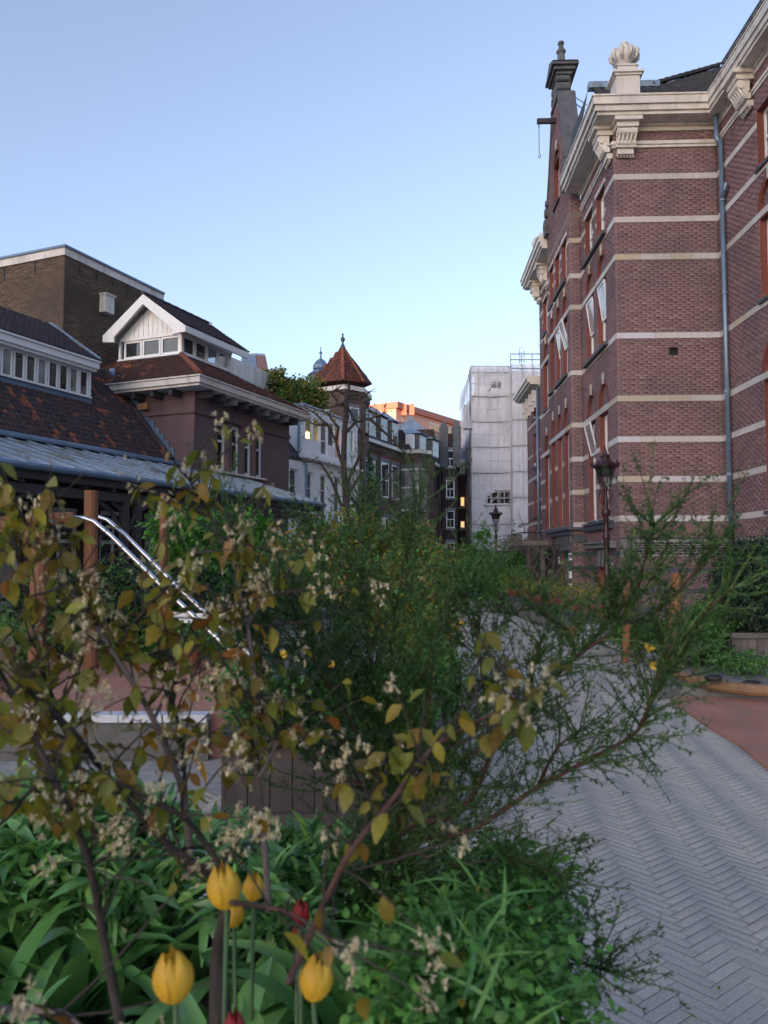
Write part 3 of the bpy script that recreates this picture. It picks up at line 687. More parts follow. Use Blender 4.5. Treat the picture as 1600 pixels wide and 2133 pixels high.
# window groups
def arch_ring(parent, pl, a0, a1, zs, rise, d=.075, th=.11):
    c = (a0 + a1) / 2; h = (a1 - a0) / 2; N_ = 9
    for i in range(N_):
        t0, t1 = math.pi * i / N_, math.pi * (i + .97) / N_
        q = [(c - h * math.cos(t), zs + rise * math.sin(t)) for t in (t0, t1)] + [(c - (h + th) * math.cos(t), zs + (rise + th) * math.sin(t)) for t in (t1, t0)]
        MB().pprism(pl, q, -d, .010).build('arch_brick', 'red_brick', parent)
    q = [(c - h * math.cos(math.pi * i / 12), zs + rise * math.sin(math.pi * i / 12)) for i in range(13)]
    MB().pprism(pl, q, -d - .02, -d).build('tympanum', 'brick_purple_tex', parent)
    MB().pprism(pl, [(c - .055, zs + rise - .03), (c + .055, zs + rise - .03), (c + .085, zs + rise + .26), (c - .085, zs + rise + .26)], -d, .035).build('keystone', 'stone_band', parent, uv=False)
def tilted(parent, pl, a0, a1, z0, z1, depth, out):
    """upper sash leaning out at the top, hinged at its lower rail"""
    fr = .05; o = lambda z: -depth + out * (z - z0) / (z1 - z0)
    mb = MB()
    def slab(x0, x1, y0, y1): mb.hexa([pl.w(x0, y0, o(y0)), pl.w(x1, y0, o(y0)), pl.w(x1, y0, o(y0) + .04), pl.w(x0, y0, o(y0) + .04), pl.w(x0, y1, o(y1)), pl.w(x1, y1, o(y1)), pl.w(x1, y1, o(y1) + .04), pl.w(x0, y1, o(y1) + .04)])
    slab(a0, a0 + fr, z0, z1); slab(a1 - fr, a1, z0, z1); slab(a0 + fr, a1 - fr, z0, z0 + fr); slab(a0 + fr, a1 - fr, z1 - fr, z1)
    w = mb.build('open_sash', 'white_paint', parent, uv=False); mb = MB()
    mb.hexa([pl.w(a0 + fr, z0 + fr, o(z0 + fr) + .015), pl.w(a1 - fr, z0 + fr, o(z0 + fr) + .015), pl.w(a1 - fr, z0 + fr, o(z0 + fr) + .022), pl.w(a0 + fr, z0 + fr, o(z0 + fr) + .022),
             pl.w(a0 + fr, z1 - fr, o(z1 - fr) + .015), pl.w(a1 - fr, z1 - fr, o(z1 - fr) + .015), pl.w(a1 - fr, z1 - fr, o(z1 - fr) + .022), pl.w(a0 + fr, z1 - fr, o(z1 - fr) + .022)]); mb.build('pane', 'glass_whitish', w, uv=False)
for pl, cols in ((pA, colsA), (pB, colsB), (pA, colsA2)):
    for ci, (a0, a1) in enumerate(cols):
        for li, (z0, z1) in enumerate(LV):
            window(rb, pl, a0 + .012, a1 - .012, z0, z1 - .012, sash=.55 if li < 2 else .62, fr=.11, glass='glass_pale' if (ci + li) % 2 else 'glass_whitish', depth=.12)  # whitish pane colours stand in for sky reflected at a glancing angle
            reveal(rb, pl, a0, a1, z0, z1, .13)
            if not (pl is pB and li == 2): sill(rb, pl, a0, a1, z0, 'blue_stone', depth=.13)
            if li < 2 or pl is pA: MB().pbox(pl, a0 - .1, a1 + .1, z1 + .003, z1 + .12, -.13, .03).build('lintel', 'stone_band', rb, uv=False)
        arch_ring(rb, pl, a0, a1, 9.22, .55); arch_ring(rb, pl, a0, a1, 5.64, .62)
        for z in (3.54, 4.53, 10.75):    # stone blocks crossing the red jambs
            for aa in (a0, a1): MB().pbox(pl, aa - .004 if aa == a1 else aa - .1, aa + .1 if aa == a1 else aa + .016, z - .06, z + .06, -.125, .024).build('jamb_stone', 'stone_band', rb, uv=False)
for a0, a1 in colsA: tilted(rb, pA, a0 + .08, a1 - .08, 8.0, 8.95, .12, .13)
tilted(rb, pB, colsB[0][0] + .08, colsB[0][1] - .08, 8.1, 8.95, .08, .22); tilted(rb, pB, colsB[1][0] + .08, colsB[1][1] - .08, 8.1, 8.95, .12, .12)
tilted(rb, pA, 2.43, 3.17, 4.5, 5.4, .08, .2)
for a0, a1 in ((-3.3, -2.28), (-5.6, -4.6)):
    for z0, z1 in LV: window(rb, pR, a0 + .012, a1 - .012, z0, z1 - .012, fr=.085); reveal(rb, pR, a0, a1, z0, z1); sill(rb, pR, a0, a1, z0)
arch_ring(rb, pR, -3.3, -2.28, 9.22, .55); arch_ring(rb, pR, -3.3, -2.28, 5.64, .6)
for z0, z1 in DW: window(rb, pA, 12.76, 13.44, z0, z1 - .012, fr=.08); reveal(rb, pA, 12.75, 13.45, z0, z1); sill(rb, pA, 12.75, 13.45, z0)
arch_ring(rb, pA, 12.75, 13.45, 6.85, .35); arch_ring(rb, pA, 12.75, 13.45, 4.9, .35)
for q in (4.55, 7.2): sill(rb, pB, 4.35 if q < 5 else 6.6, 6.2 if q < 5 else 7.3, 7.22, 'dark_stone', out=.12, h=.09)
sill(rb, pA, .8, 3.3, 7.22, 'dark_stone', out=.13, h=.10); sill(rb, pA, .8, 3.3, 10.17, 'dark_stone', out=.13, h=.09); sill(rb, pB, 4.35, 6.2, 10.17, 'dark_stone', out=.12, h=.09)
# arched gable window
window(rb, pB, 5.31, 6.19, 13.2, 14.6, fr=.08); reveal(rb, pB, 5.3, 6.2, 13.2, 14.6); sill(rb, pB, 5.3, 6.2, 13.2, 'dark_stone'); arch_ring(rb, pB, 5.3, 6.2, 14.6, .45)
# corner console under the cornice and a second one on the right wall
def console(pl, a, name='console'):
    mb = MB(); mb.pbox(pl, a - .34, a + .34, 12.42, 12.52, .01, .50); mb.pbox(pl, a - .27, a + .27, 12.30, 12.42, .01, .40)
    mb.pbox(pl, a - .22, a + .22, 12.05, 12.30, .09, .27); mb.pbox(pl, a - .25, a + .25, 11.86, 11.99, .09, .22); mb.pbox(pl, a - .2, a + .2, 11.72, 11.86, .01, .15)
    c = mb.build(name, 'cream_paint', rb)
    for (z, o, r) in ((12.2, .30, .10), (11.98, .2, .075)):
        q = MB(); k = 10; pts = [[pl.w(x, z + r * math.sin(2 * math.pi * j / k), o + r * math.cos(2 * math.pi * j / k)) for j in range(k)] for x in (a - .24, a + .24)]
        q.loft(*pts).build('volute', 'cream_paint', c)
    for i in range(5):
        x = a - .2 + i * .1; MB().tube([pl.w(x, 12.32, .30), pl.w(x + .02, 12.18, .36), pl.w(x, 12.02, .28), pl.w(x, 11.9, .24)], [.03, .035, .03, .012], 5).build('acanthus', 'cream_paint', c, uv=False)
    for i in range(6): MB().tube([pl.w(a - .19 + i * .075, 11.72, .10), pl.w(a - .15 + i * .075, 11.66, .06)], [.035, .02], 5).build('bead', 'cream_paint', c, uv=False)
console(pF, .26); console(pA, .26); console(pR, -1.95); console(pA, 11.2); console(pA, 9.4)
# urns on pedestals
def urn(s, e, name='urn'):
    c = RF.w(s, e, 12.97); pd = MB()
    for h, z0, z1 in ((.34, 0, .08), (.29, .08, .62), (.33, .62, .67), (.38, .67, .72), (.30, .72, .77), (.24, .77, .90), (.27, .90, .94)):
        pd.prism([RF.w(s + a * h, e + b * h, 0)[:2] for a, b in ((-1, -1), (-1, 1), (1, 1), (1, -1))], 12.97 + z0, 12.97 + z1 - .002)
    pd.build('pedestal', 'cream_paint', rb)
    u = MB().lathe((c[0], c[1], c[2] + .94), [(.13, 0), (.11, .06), (.17, .12), (.25, .22), (.30, .36), (.27, .46), (.20, .50), (.22, .54), (.14, .60), (.07, .64), (.09, .70), (.02, .76)], 14).build('urn', 'cream_paint', rb, smooth=True)
    for k in range(9):
        th = 2 * math.pi * k / 9; v = Vector((math.cos(th), math.sin(th), 0)); b = Vector((c[0], c[1], c[2] + .94))
        MB().tube([b + v * .26 + Vector((0, 0, .5)), b + v * .34 + Vector((0, 0, .40)), b + v * .33 + Vector((0, 0, .28)), b + v * .24 + Vector((0, 0, .17))], [.035, .055, .05, .02], 6).build('garland', 'cream_paint', u, smooth=True, uv=False)
urn(-.12, .28); urn(11.5, .1)
# roofs
zb = 12.98; sl = .90; sR = -.2 + 1.37 / sl; sT = -.2 + (16.2 - zb) / sl
tile_slope(rb, [RF.w(-.2, -.25, zb), RF.w(-.2, 2.2, zb), RF.w(sT, 4.15, 16.2), RF.w(sR, 1.4, 14.35), RF.w(sR, -.25, 14.35)], 'roof_tile_black', .22, .26)
tile_slope(rb, [RF.w(-9, 2.2, zb), RF.w(-.2, 2.2, zb), RF.w(sT, 4.15, 16.2), RF.w(-9, 4.15, 16.2)], 'roof_tile_black', .22, .26)
MB().add([RF.w(3.6, -.3, zb), RF.w(1.35, -.3, 14.3), RF.w(3.6, -.3, 14.3)], [(0, 1, 2)]).build('roof_side', 'roof_tile_black', rb)
ridge(rb, RF.w(sR, 1.4, 14.38), RF.w(sT, 4.15, 16.23), 'roof_tile_black', r=.1)
MB().prism([RF.w(1.25, -.3, 0)[:2], RF.w(1.25, 1.6, 0)[:2], RF.w(1.47, 1.6, 0)[:2], RF.w(1.47, -.3, 0)[:2]], 14.33, 14.5).build('lead_ridge', 'zinc_roof', rb)
MB().prism([RF.w(-9, 4.2, 0)[:2], RF.w(sT + .1, 4.2, 0)[:2], RF.w(sT + .1, 7, 0)[:2], RF.w(-9, 7, 0)[:2]], 16.2, 16.38).build('roof_curb', 'cream_paint', rb)
MB().prism([RF.w(-9, 4.16, 0)[:2], RF.w(sT + .15, 4.16, 0)[:2], RF.w(sT + .15, 7, 0)[:2], RF.w(-9, 7, 0)[:2]], 16.381, 16.42).build('roof_edge', 'lead', rb)
# glazed dark course, vent, downpipe, plinth
for pl, a0, a1 in ((pF, .02, W_), (pR, -6, 0)):
    pp = Plane(pl.P + pl.n * .012, pl.u, pl.n); MB().pbox(pl, a0, a1, 1.66, 2.06, .0015, .0125).build('glazed_course', 'mortar_pale', rb, uv=False)
    V, Fc = brick_arrays(lay(pp, a0, a1, 1.675, 2.05, jt=.013), .008); np_mesh('glazed_bricks', V, Fc, 'glazed_dark', rb, kind='stuff')
MB().pbox(pF, 0, W_, 2.06, 2.11, .002, .045).build('stone_ledge', 'blue_stone', rb)
MB().pbox(pF, 0, .38, 1.62, 2.05, .014, .03).build('corner_stone', 'grey_stone', rb); 
vt = MB(); vt.pbox(pF, 1.28, 1.50, 6.645, 6.66, -.12, .008); vt.pbox(pF, 1.28, 1.295, 6.66, 6.83, -.12, .008); vt.pbox(pF, 1.485, 1.5, 6.66, 6.83, -.12, .008); vt.pbox(pF, 1.295, 1.485, 6.66, 6.83, -.14, -.12); vt.build('air_vent', 'black_paint', rb, uv=False)
dp = MB(); dp.tube([pR.w(-.42, 12.5, .16), pR.w(-.42, 11.95, .16), pR.w(-.50, 11.75, .11)], .062, 10); dp.tube([pR.w(-.52, 11.85, .10), pR.w(-.55, 2.35, .10)], .058, 10)
d_ = dp.build('downpipe', 'zinc_pipe', rb, smooth=True)
for z in (10.3, 8.0, 5.6, 3.6): MB().tube([pR.w(-.54, z - .03, .10), pR.w(-.54, z + .03, .10)], .072, 10).build('pipe_bracket', 'zinc_pipe', d_, uv=False)
MB().tube([pR.w(-.80, 10.62, .10), pR.w(-.54, 10.32, .10)], .05, 8).build('pipe_branch', 'zinc_pipe', d_, smooth=True, uv=False)
MB().tube([pR.w(-.55, 2.36, .10), pR.w(-.555, .1, .10)], .068, 10).build('pipe_foot', 'black_paint', d_, smooth=True, uv=False)
MB().tube([pF.w(W_ - .012, z, .010) for z in (0, 9.1)], .006, 4).build('cable', 'grey_stone', rb, uv=False)
# ground floor of the flank
MB().pbox(pA, .55, 3.55, 2.36, 2.50, .002, .12).pbox(pA, .5, 3.5, 2.50, 2.56, .002, .17).build('stone_ledge', 'blue_stone', rb)
MB().pprism(pB, [(3.86, 2.28), (7.8, 2.28), (7.8, 2.42), (3.86, 2.42)], .002, .12).pbox(pB, 3.7, 7.9, 2.42, 2.50, -.3, .19).build('stone_ledge', 'blue_stone', rb)
MB().pbox(pB, 4.1, 6.4, 2.04, 2.277, .002, .06).build('door_lintel', 'grey_stone', rb)
for i in range(6): MB().pprism(pB, [(4.28 + i * .3, 1.82), (4.38 + i * .3, 1.82), (4.40 + i * .3, 2.24), (4.26 + i * .3, 2.24)], .003, .085).build('lintel_block', 'blue_stone', rb)
MB().pbox(pA, .35, 3.4, 1.86, 1.98, .002, .16).pbox(pA, .3, 3.45, 1.98, 2.02, .002, .22).build('stone_hood', 'grey_stone', rb)
MB().pbox(pBr, -.35, .0, 2.05, 2.28, .003, .03).build('corner_stone', 'blue_stone', rb)
for z in (1.30, .80, .35, 1.72):
    for pl, a0, a1, op in ((pA, 0, 3.9, opsA), (pBr, -.34, 0, []), (pB, 3.9, 7.7, opsB), (pF, 0, W_, [])):
        if pl is pF and z > 1.5: continue
        bands(rb, pl, a0, a1, [z], op, .11, .012, 'blue_stone', 1.2)
for x in (1.55, 2.05): MB().pprism(pA, [(x, 1.36), (x + .16, 1.36), (x + .2, 1.84), (x - .04, 1.84)], .003, .05).build('lintel_block', 'grey_stone', rb)
window(rb, pA, 1.51, 2.29, .3, 1.34, fr=.07, sash=0); reveal(rb, pA, 1.5, 2.3, .3, 1.35)
dr = MB().pbox(pB, 4.47, 5.73, .06, 1.98, -.12, -.06).build('door', 'green_paint', rb); reveal(rb, pB, 4.45, 5.75, .05, 2.02, .07)
for a in (4.55, 5.15):
    for z0, z1 in ((.18, .75), (1.66, 1.9)): MB().pbox(pB, a, a + .5, z0, z1, -.058, -.04).build('door_panel', 'green_paint', dr, uv=False)
    MB().pbox(pB, a + .06, a + .44, .85, 1.58, -.058, -.048).build('pane', 'glass_pale', dr, uv=False)
MB().tube([pB.w(5.1, .9, -.02), pB.w(5.1, 1.15, -.02)], .012, 6).build('door_handle', 'steel_tube', dr, uv=False)
for a, z, w, h in ((4.22, 1.52, .16, .22), (4.24, .98, .13, .2), (4.23, .72, .2, .1)): MB().pbox(pB, a - w / 2, a + w / 2, z, z + h, .004, .08).build('sign_plate' if h > .15 else 'letter_box', 'white_paint', rb, uv=False)
MB().pbox(pA, .72, .86, 1.28, 1.46, .004, .02).build('sign_plate', 'white_paint', rb, uv=False); MB().pbox(pB, 6.1, 6.2, 1.4, 1.62, .004, .03).build('sign_plate', 'white_paint', rb, uv=False)
MB().tube([pA.w(11.75, 8.5, .1), pA.w(11.75, .5, .1)], .05, 8).build('downpipe', 'zinc_pipe', rb, smooth=True, uv=False)
# cctv-like lamp on the far corner
MB().pbox(pA, 15.0, 15.1, 3.0, 3.1, .02, .3).pbox(pA, 14.95, 15.15, 2.9, 3.02, .3, .45).build('wall_lamp', 'grey_stone', rb, uv=False)
# balcony rail at the end above the pergola
br = MB()
for i in range(12): br.tube([RF.w(9.0 + i * .35, -1.15, 1.98), RF.w(9.0 + i * .35, -1.15, 2.5)], .014, 4)
br.tube([RF.w(8.9, -1.15, 2.5), RF.w(12.9, -1.15, 2.5)], .02, 5); br.tube([RF.w(8.9, -1.15, 2.5), RF.w(8.9, 0, 2.5)], .02, 5)
for i in range(4): br.tube([RF.w(8.9, -.25 * i - .2, 1.98), RF.w(8.9, -.25 * i - .2, 2.5)], .014, 4)
br.build('balcony_rail', 'black_paint', rb, uv=False)
MB().prism([RF.w(8.85, -1.2, 0)[:2], RF.w(12.95, -1.2, 0)[:2], RF.w(12.95, .02, 0)[:2], RF.w(8.85, .02, 0)[:2]], 1.86, 1.97).build('balcony_slab', 'grey_stone', rb)

# ================================================================== HOUSES ON THE LEFT
LP = LF.w
# ---- long low building with veranda, dormer strip and tiled roof
lb = thing('low_building', LP(-8, 2.65, 0), 'long low building with old tiled roof and strip of white dormer windows at left', 'building')
NW = 2.65
pV = LF.plane_s(NW); S0 = -14.0; SE = -2.46
vops = [(-11.0, -9.9, .4, 2.6, 0), (-9.3, -8.4, .4, 2.6, 0), (-7.9, -7.0, .4, 2.6, 0), (-6.5, -5.6, .4, 2.6, 0), (-5.0, -4.1, .4, 2.6, 0), (-3.6, -2.8, .4, 2.6, 0), (-1.9, -1.0, .4, 2.6, 0), (-.3, .6, .4, 2.6, 0)]
mb = MB(); xs = S0
for a0, a1, z0, z1, _ in vops:
    mb.pbox(pV, xs, a0, 0, 3.75, -.25, 0); mb.pbox(pV, a0, a1, 0, z0, -.25, 0); mb.pbox(pV, a0, a1, z1, 3.75, -.25, 0); xs = a1
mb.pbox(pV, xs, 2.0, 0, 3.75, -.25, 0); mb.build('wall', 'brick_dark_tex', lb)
MB().prism([LP(S0, NW + .3, 0)[:2], LP(2.0, NW + .3, 0)[:2], LP(2.0, 6, 0)[:2], LP(S0, 6, 0)[:2]], 0, 3.7).build('core', 'interior', lb)
for a0, a1, z0, z1, _ in vops:
    window(lb, pV, a0, a1, z0, z1, depth=.06, fr=.09, sash=.7, mull=1, glass='glass_whitish' if random.random() < .5 else 'glass')
sl_ = 1.13
def rz(e): return 3.8 + sl_ * (e - NW)
DE = 3.8; DZ = rz(DE)   # dormer strip front and its foot
SD = LF.lat(185, 830, DE)[0]; SF = LF.lat(205, 775, DE - .25)[0]
tile_slope(lb, [LP(S0, NW, 3.8), LP(-2.46, NW, 3.8), LP(-2.46, 4.9, rz(4.9)), LP(SD + .05, 4.9, rz(4.9)), LP(SD + .05, DE, DZ), LP(S0, DE, DZ)], 'roof_tile_old', .13, .16, nparts=300)
dz0, dz1 = DZ + .12, DZ + .70
pD = LF.plane_s(DE)
MB().pbox(pD, S0, SD + .03, DZ - .02, dz0, -.3, .05).build('lead_apron', 'lead', lb)
MB().pbox(pD, S0, SD, dz0 - .03, dz0, -.2, .10).build('dormer_sill', 'white_paint', lb)
a1 = SD - .02; 
for k in range(26):
    a0 = a1 - .27; gl = ('glass', 'glass_pale', 'glass')[k % 3]
    window(lb, pD, a0, a1, dz0, dz1, depth=.0, fr=.035, sash=0, glass=gl, name='dormer_window'); a1 = a0 - .025
MB().pbox(pD, S0, SD - .01, dz0, dz1, -.9, -.07).build('core', 'interior', lb)
MB().prism([LP(SD, DE - .001, 0)[:2], LP(SD + .06, DE - .001, 0)[:2], LP(SD + .06, 5.5, 0)[:2], LP(SD, 5.5, 0)[:2]], DZ - .2, dz1 + .05).build('dormer_cheek', 'white_paint', lb)
for (o, z0, z1) in ((.16, dz1, dz1 + .06), (.22, dz1 + .06, dz1 + .20), (.26, dz1 + .20, dz1 + .24)):
    MB().prism([LP(S0, DE - o, 0)[:2], LP(SF + o * .3, DE - o, 0)[:2], LP(SF + o * .3, DE + 1.5, 0)[:2], LP(S0, DE + 1.5, 0)[:2]], z0, z1).build('fascia', 'white_paint', lb)
uz = dz1 + .24; rp = LF.lat(105, 678, 5.2)
tile_slope(lb, [LP(S0, DE - .26, uz), LP(SF + .05, DE - .26, uz), LP(rp[0], 5.2, rp[1]), LP(S0, 5.2, rp[1])], 'roof_tile_dark', .14, .17, nparts=0)
MB().tube([LP(SF + .05, DE - .26, uz + .03), LP(rp[0], 5.2, rp[1] + .05)], .045, 6).build('lead_hip', 'zinc_roof', lb)
MB().add([LP(SF + .06, DE - .25, uz), LP(SF + .05, 5.6, uz), LP(rp[0], 5.22, rp[1])], [(0, 1, 2)]).build('roof_side', 'roof_tile_dark', lb)
# step flashing along the pavilion wall
for k in range(13):
    e = 2.75 + k * .155; MB().prism([LP(SE - .03, e, 0)[:2], LP(SE - .005, e, 0)[:2], LP(SE - .005, e + .165, 0)[:2], LP(SE - .03, e + .165, 0)[:2]], rz(e) - .05, rz(e) + .34).build('step_flashing', 'lead', lb)
ridge(lb, LP(SE - .12, 2.75, rz(2.75) + .03), LP(SE - .12, 4.8, rz(4.8) + .03), 'roof_tile_old', .06)
# ---- veranda
vr = thing('veranda', LP(-7, .6, 0), 'dark timber veranda with standing-seam zinc roof along the low building', 'veranda')
SV = -.15; V0 = S0; zE, zT = 2.98, 3.80
nseam = 0; x = V0
while x < SV - .02:
    x1 = min(x + .46, SV); MB().add([LP(x, -.05, zE), LP(x1, -.05, zE), LP(x1, NW, zT), LP(x, NW, zT), LP(x, -.05, zE - .012), LP(x1, -.05, zE - .012)], [(0, 1, 2, 3), (4, 5, 1, 0)]).build('zinc_sheet', 'zinc_roof', vr, uv=False)
    MB().hexa([LP(x - .014, -.05, zE + .002), LP(x + .014, -.05, zE + .002), LP(x + .014, NW, zT + .002), LP(x - .014, NW, zT + .002), LP(x - .014, -.05, zE + .036), LP(x + .014, -.05, zE + .036), LP(x + .014, NW, zT + .036), LP(x - .014, NW, zT + .036)]).build('seam', 'zinc_roof', vr, uv=False); x = x1
MB().hexa([LP(V0, NW - .22, zT - .02), LP(SV, NW - .22, zT - .02), LP(SV, NW, zT + .05), LP(V0, NW, zT + .05), LP(V0, NW - .22, zT + .02), LP(SV, NW - .22, zT + .02), LP(SV, NW, zT + .12), LP(V0, NW, zT + .12)]).build('lead_flashing', 'lead', vr)
pE = LF.plane_s(-.05)
MB().pbox(pE, V0, SV, 2.76, 2.965, -.05, 0).build('fascia_board', 'dark_timber', vr); MB().tube([LP(V0, -.12, 2.93), LP(SV, -.12, 2.93)], .055, 8).build('gutter', 'lead', vr)
MB().pbox(pE, V0, SV, 2.55, 2.70, -.22, -.10).build('beam', 'dark_timber', vr)
x = V0 + .2
while x < SV: MB().hexa([LP(x, 0.0, 2.70), LP(x + .07, 0.0, 2.70), LP(x + .07, NW, 3.5), LP(x, NW, 3.5), LP(x, 0.0, 2.90), LP(x + .07, 0.0, 2.90), LP(x + .07, NW, 3.72), LP(x, NW, 3.72)]).build('rafter', 'dark_timber', vr, uv=False); x += .62
for s in (-12.6, -9.9, -7.2, LF.lat(281, 1100, .15)[0], -2.4, -.4):
    p_ = MB().pbox(pE, s - .06, s + .06, 0, 2.55, -.22, -.10).build('post', 'dark_timber', vr, uv=False)
    for sg in (-1, 1):
        MB().tube([LP(s + sg * .02, .11, 1.75), LP(s + sg * .10, .11, 2.1), LP(s + sg * .30, .11, 2.38), LP(s + sg * .62, .11, 2.54)], .04, 5).build('brace', 'dark_timber', p_, uv=False)
MB().prism([LP(V0, .3, 0)[:2], LP(2, .3, 0)[:2], LP(2, NW, 0)[:2], LP(V0, NW, 0)[:2]], 0, .12).build('step', 'grey_stone', vr)
# little lanterns under the fascia
# ---- plum pavilion
pv = thing('pavilion', LP(-.2, 3.5, 0), 'plum plastered pavilion with hipped red tile roof and white glazed lantern on top', 'building')
E0, SR = 2.2, 2.1
pP = LF.plane_s(E0); pS = LF.plane_e(SE)
wins = [(-1.50, -1.02), (-.86, -.40), (-.26, .18), (.32, .74)]
wz0, wz1 = 3.78, 5.03; mb = MB(); xs = SE
for a0, a1 in wins: mb.pbox(pP, xs, a0, 3.5, 5.75, -.3, 0); mb.pbox(pP, a0, a1, 3.5, wz0, -.3, 0); mb.pbox(pP, a0, a1, wz1, 5.75, -.3, 0); xs = a1
mb.pbox(pP, xs, SR, 3.5, 5.75, -.3, 0); mb.build('wall', 'plum_plaster', pv)
MB().prism([LP(SE, E0 + .301, 0)[:2], LP(SR, E0 + .301, 0)[:2], LP(SR, 6.2, 0)[:2], LP(SE, 6.2, 0)[:2]], 0, 5.75).build('wall', 'plum_plaster', pv)
MB().pbox(pP, SE, SR, 0, 3.49, -.3, 0).build('wall', 'plum_plaster', pv)
for i, (a0, a1) in enumerate(wins):
    window(pv, pP, a0, a1, wz0, wz1, depth=.12, fr=.07, sash=.62, mull=0, glass='glass_clear' if i == 0 else 'glass'); sill(pv, pP, a0, a1, wz0, 'cream_paint', out=.05, h=.05)
MB().pbox(pP, wins[0][0], wins[0][1], wz0, wz1, -.299, -.25).build('core', 'interior', pv)
MB().lathe(LP(-1.34, E0 + .19, 3.92), [(.01, 0), (.05, .03), (.055, .10), (.03, .16), (.008, .2)], 8).build('table_lamp', 'lamp_glow', pv, smooth=True, uv=False)
for (o, z0, z1) in ((.05, 5.06, 5.14), (.03, 5.14, 5.18)): MB().pbox(pP, SE - o, SR, z0, z1, .002, o).build('string_course', 'plum_plaster', pv); MB().prism([LP(SE - o, E0 + .002, 0)[:2], LP(SE - .002, E0 + .002, 0)[:2], LP(SE - .002, 4.6, 0)[:2], LP(SE - o, 4.6, 0)[:2]], z0, z1).build('string_course', 'plum_plaster', pv)
x = SE + .1
while x < SR: MB().pbox(pP, x, x + .10, 5.42, 5.60, .003, .40).build('corbel', 'dark_timber' if random.random() < .5 else 'grey_stone', pv, uv=False); x += .52
for k in range(4): e = E0 + .35 + k * .55; MB().prism([LP(SE - .40, e, 0)[:2], LP(SE - .003, e, 0)[:2], LP(SE - .003, e + .1, 0)[:2], LP(SE - .40, e + .1, 0)[:2]], 5.45, 5.60).build('corbel', 'dark_timber', pv, uv=False)
MB().prism([LP(SE - .14, 3.5, 0)[:2], LP(SE - .004, 3.5, 0)[:2], LP(SE - .004, 3.78, 0)[:2], LP(SE - .14, 3.78, 0)[:2]], 5.22, 5.38).build('nest_box', 'larch_pale', pv)
eo = .52
for (o, z0, z1) in ((eo - .06, 5.60, 5.66), (eo, 5.66, 5.80), (eo + .04, 5.80, 5.83)):
    MB().prism([LP(SE - o, E0 - o, 0)[:2], LP(SR + o * .6, E0 - o, 0)[:2], LP(SR + o * .6, 6.2, 0)[:2], LP(SE - o, 6.2, 0)[:2]], z0, z1).build('eaves', 'cream_paint', pv)
le, ls, lr, lz = 3.5, -1.28, .95, 6.86
zb = 5.84; c1, c2 = LP(SE - eo, E0 - eo, zb), LP(SR + .3, E0 - eo, zb)
tile_slope(pv, [c1, c2, LP(lr + .0, le, lz), LP(ls, le, lz)], 'roof_tile_red', .115, .14, nparts=230)
tile_slope(pv, [LP(SE - eo, 6.0, zb), c1, LP(ls, le, lz), LP(ls, 6.0, lz)], 'roof_tile_red', .115, .14, nparts=70)
ridge(pv, LP(SE - eo + .03, E0 - eo + .03, zb + .02), LP(ls, le, lz + .03))
# lantern
pL = LF.plane_s(le); pLe = LF.plane_e(ls)
LW = 2.0; lz0, lz1 = 6.93, 7.42
MB().prism([LP(ls - .03, le - .03, 0)[:2], LP(lr, le - .03, 0)[:2], LP(lr, le + LW + .03, 0)[:2], LP(ls - .03, le + LW + .03, 0)[:2]], 6.6, lz0 - .04).build('lead_apron', 'lead', pv)
MB().prism([LP(ls - .06, le - .06, 0)[:2], LP(lr, le - .06, 0)[:2], LP(lr, le + LW + .06, 0)[:2], LP(ls - .06, le + LW + .06, 0)[:2]], lz0 - .04, lz0).build('lantern_sill', 'white_paint', pv)
for k in range(4):
    w_ = (lr - ls - .1) / 4; window(pv, pL, ls + .08 + k * w_, ls + .06 + (k + 1) * w_, lz0, lz1, depth=.02, fr=.055, sash=0, glass='glass_clear' if k > 1 else 'glass', name='lantern_window')
for k in range(3):
    w_ = (LW - .16) / 3; window(pv, pLe, le + .08 + k * w_, le + .06 + (k + 1) * w_, lz0, lz1, depth=.02, fr=.055, sash=0, glass='glass', name='lantern_window')
for a, e in ((ls, le), (lr, le), (ls, le + LW)):
    MB().prism([LP(a - .0, e - .0, 0)[:2], LP(a + .07, e - .0, 0)[:2], LP(a + .07, e + .07, 0)[:2], LP(a - .0, e + .07, 0)[:2]], lz0, lz1).build('corner_post', 'white_paint', pv)
MB().prism([LP(lr - .1, le + .3, 0)[:2], LP(lr, le + .3, 0)[:2], LP(lr, le + LW, 0)[:2], LP(lr - .1, le + LW, 0)[:2]], lz0, lz0 + .1).build('core', 'interior', pv)
MB().prism([LP(ls + .12, le + .9, 0)[:2], LP(ls + 1.2, le + .9, 0)[:2], LP(ls + 1.2, le + LW - .1, 0)[:2], LP(ls + .12, le + LW - .1, 0)[:2]], lz0, lz1).build('core', 'interior', pv)
MB().prism([LP(ls - .02, le - .02, 0)[:2], LP(lr + .08, le - .02, 0)[:2], LP(lr + .08, le + LW + .02, 0)[:2], LP(ls - .02, le + LW + .02, 0)[:2]], lz1, lz1 + .07).build('lantern_head', 'white_paint', pv)
ap = LF.dep(300, 618, ls - .3); ea = le + LW / 2; az = 8.45
ev = .32; ez = lz1 + .07
for k in range(13):     # tongue-and-groove boards of the gable, one by one
    e0 = le + .0 + k * (LW / 13); e1 = e0 + LW / 13 - .012; h = lambda e: ez + (az - .16 - ez) * (1 - abs(e - ea) / (LW / 2 + .02))
    MB().pprism(pLe, [(e0, ez), (e1, ez), (e1, max(ez + .01, h(e1))), (e0, max(ez + .01, h(e0)))], -.03, .02).build('gable_board', 'white_paint', pv, uv=False)
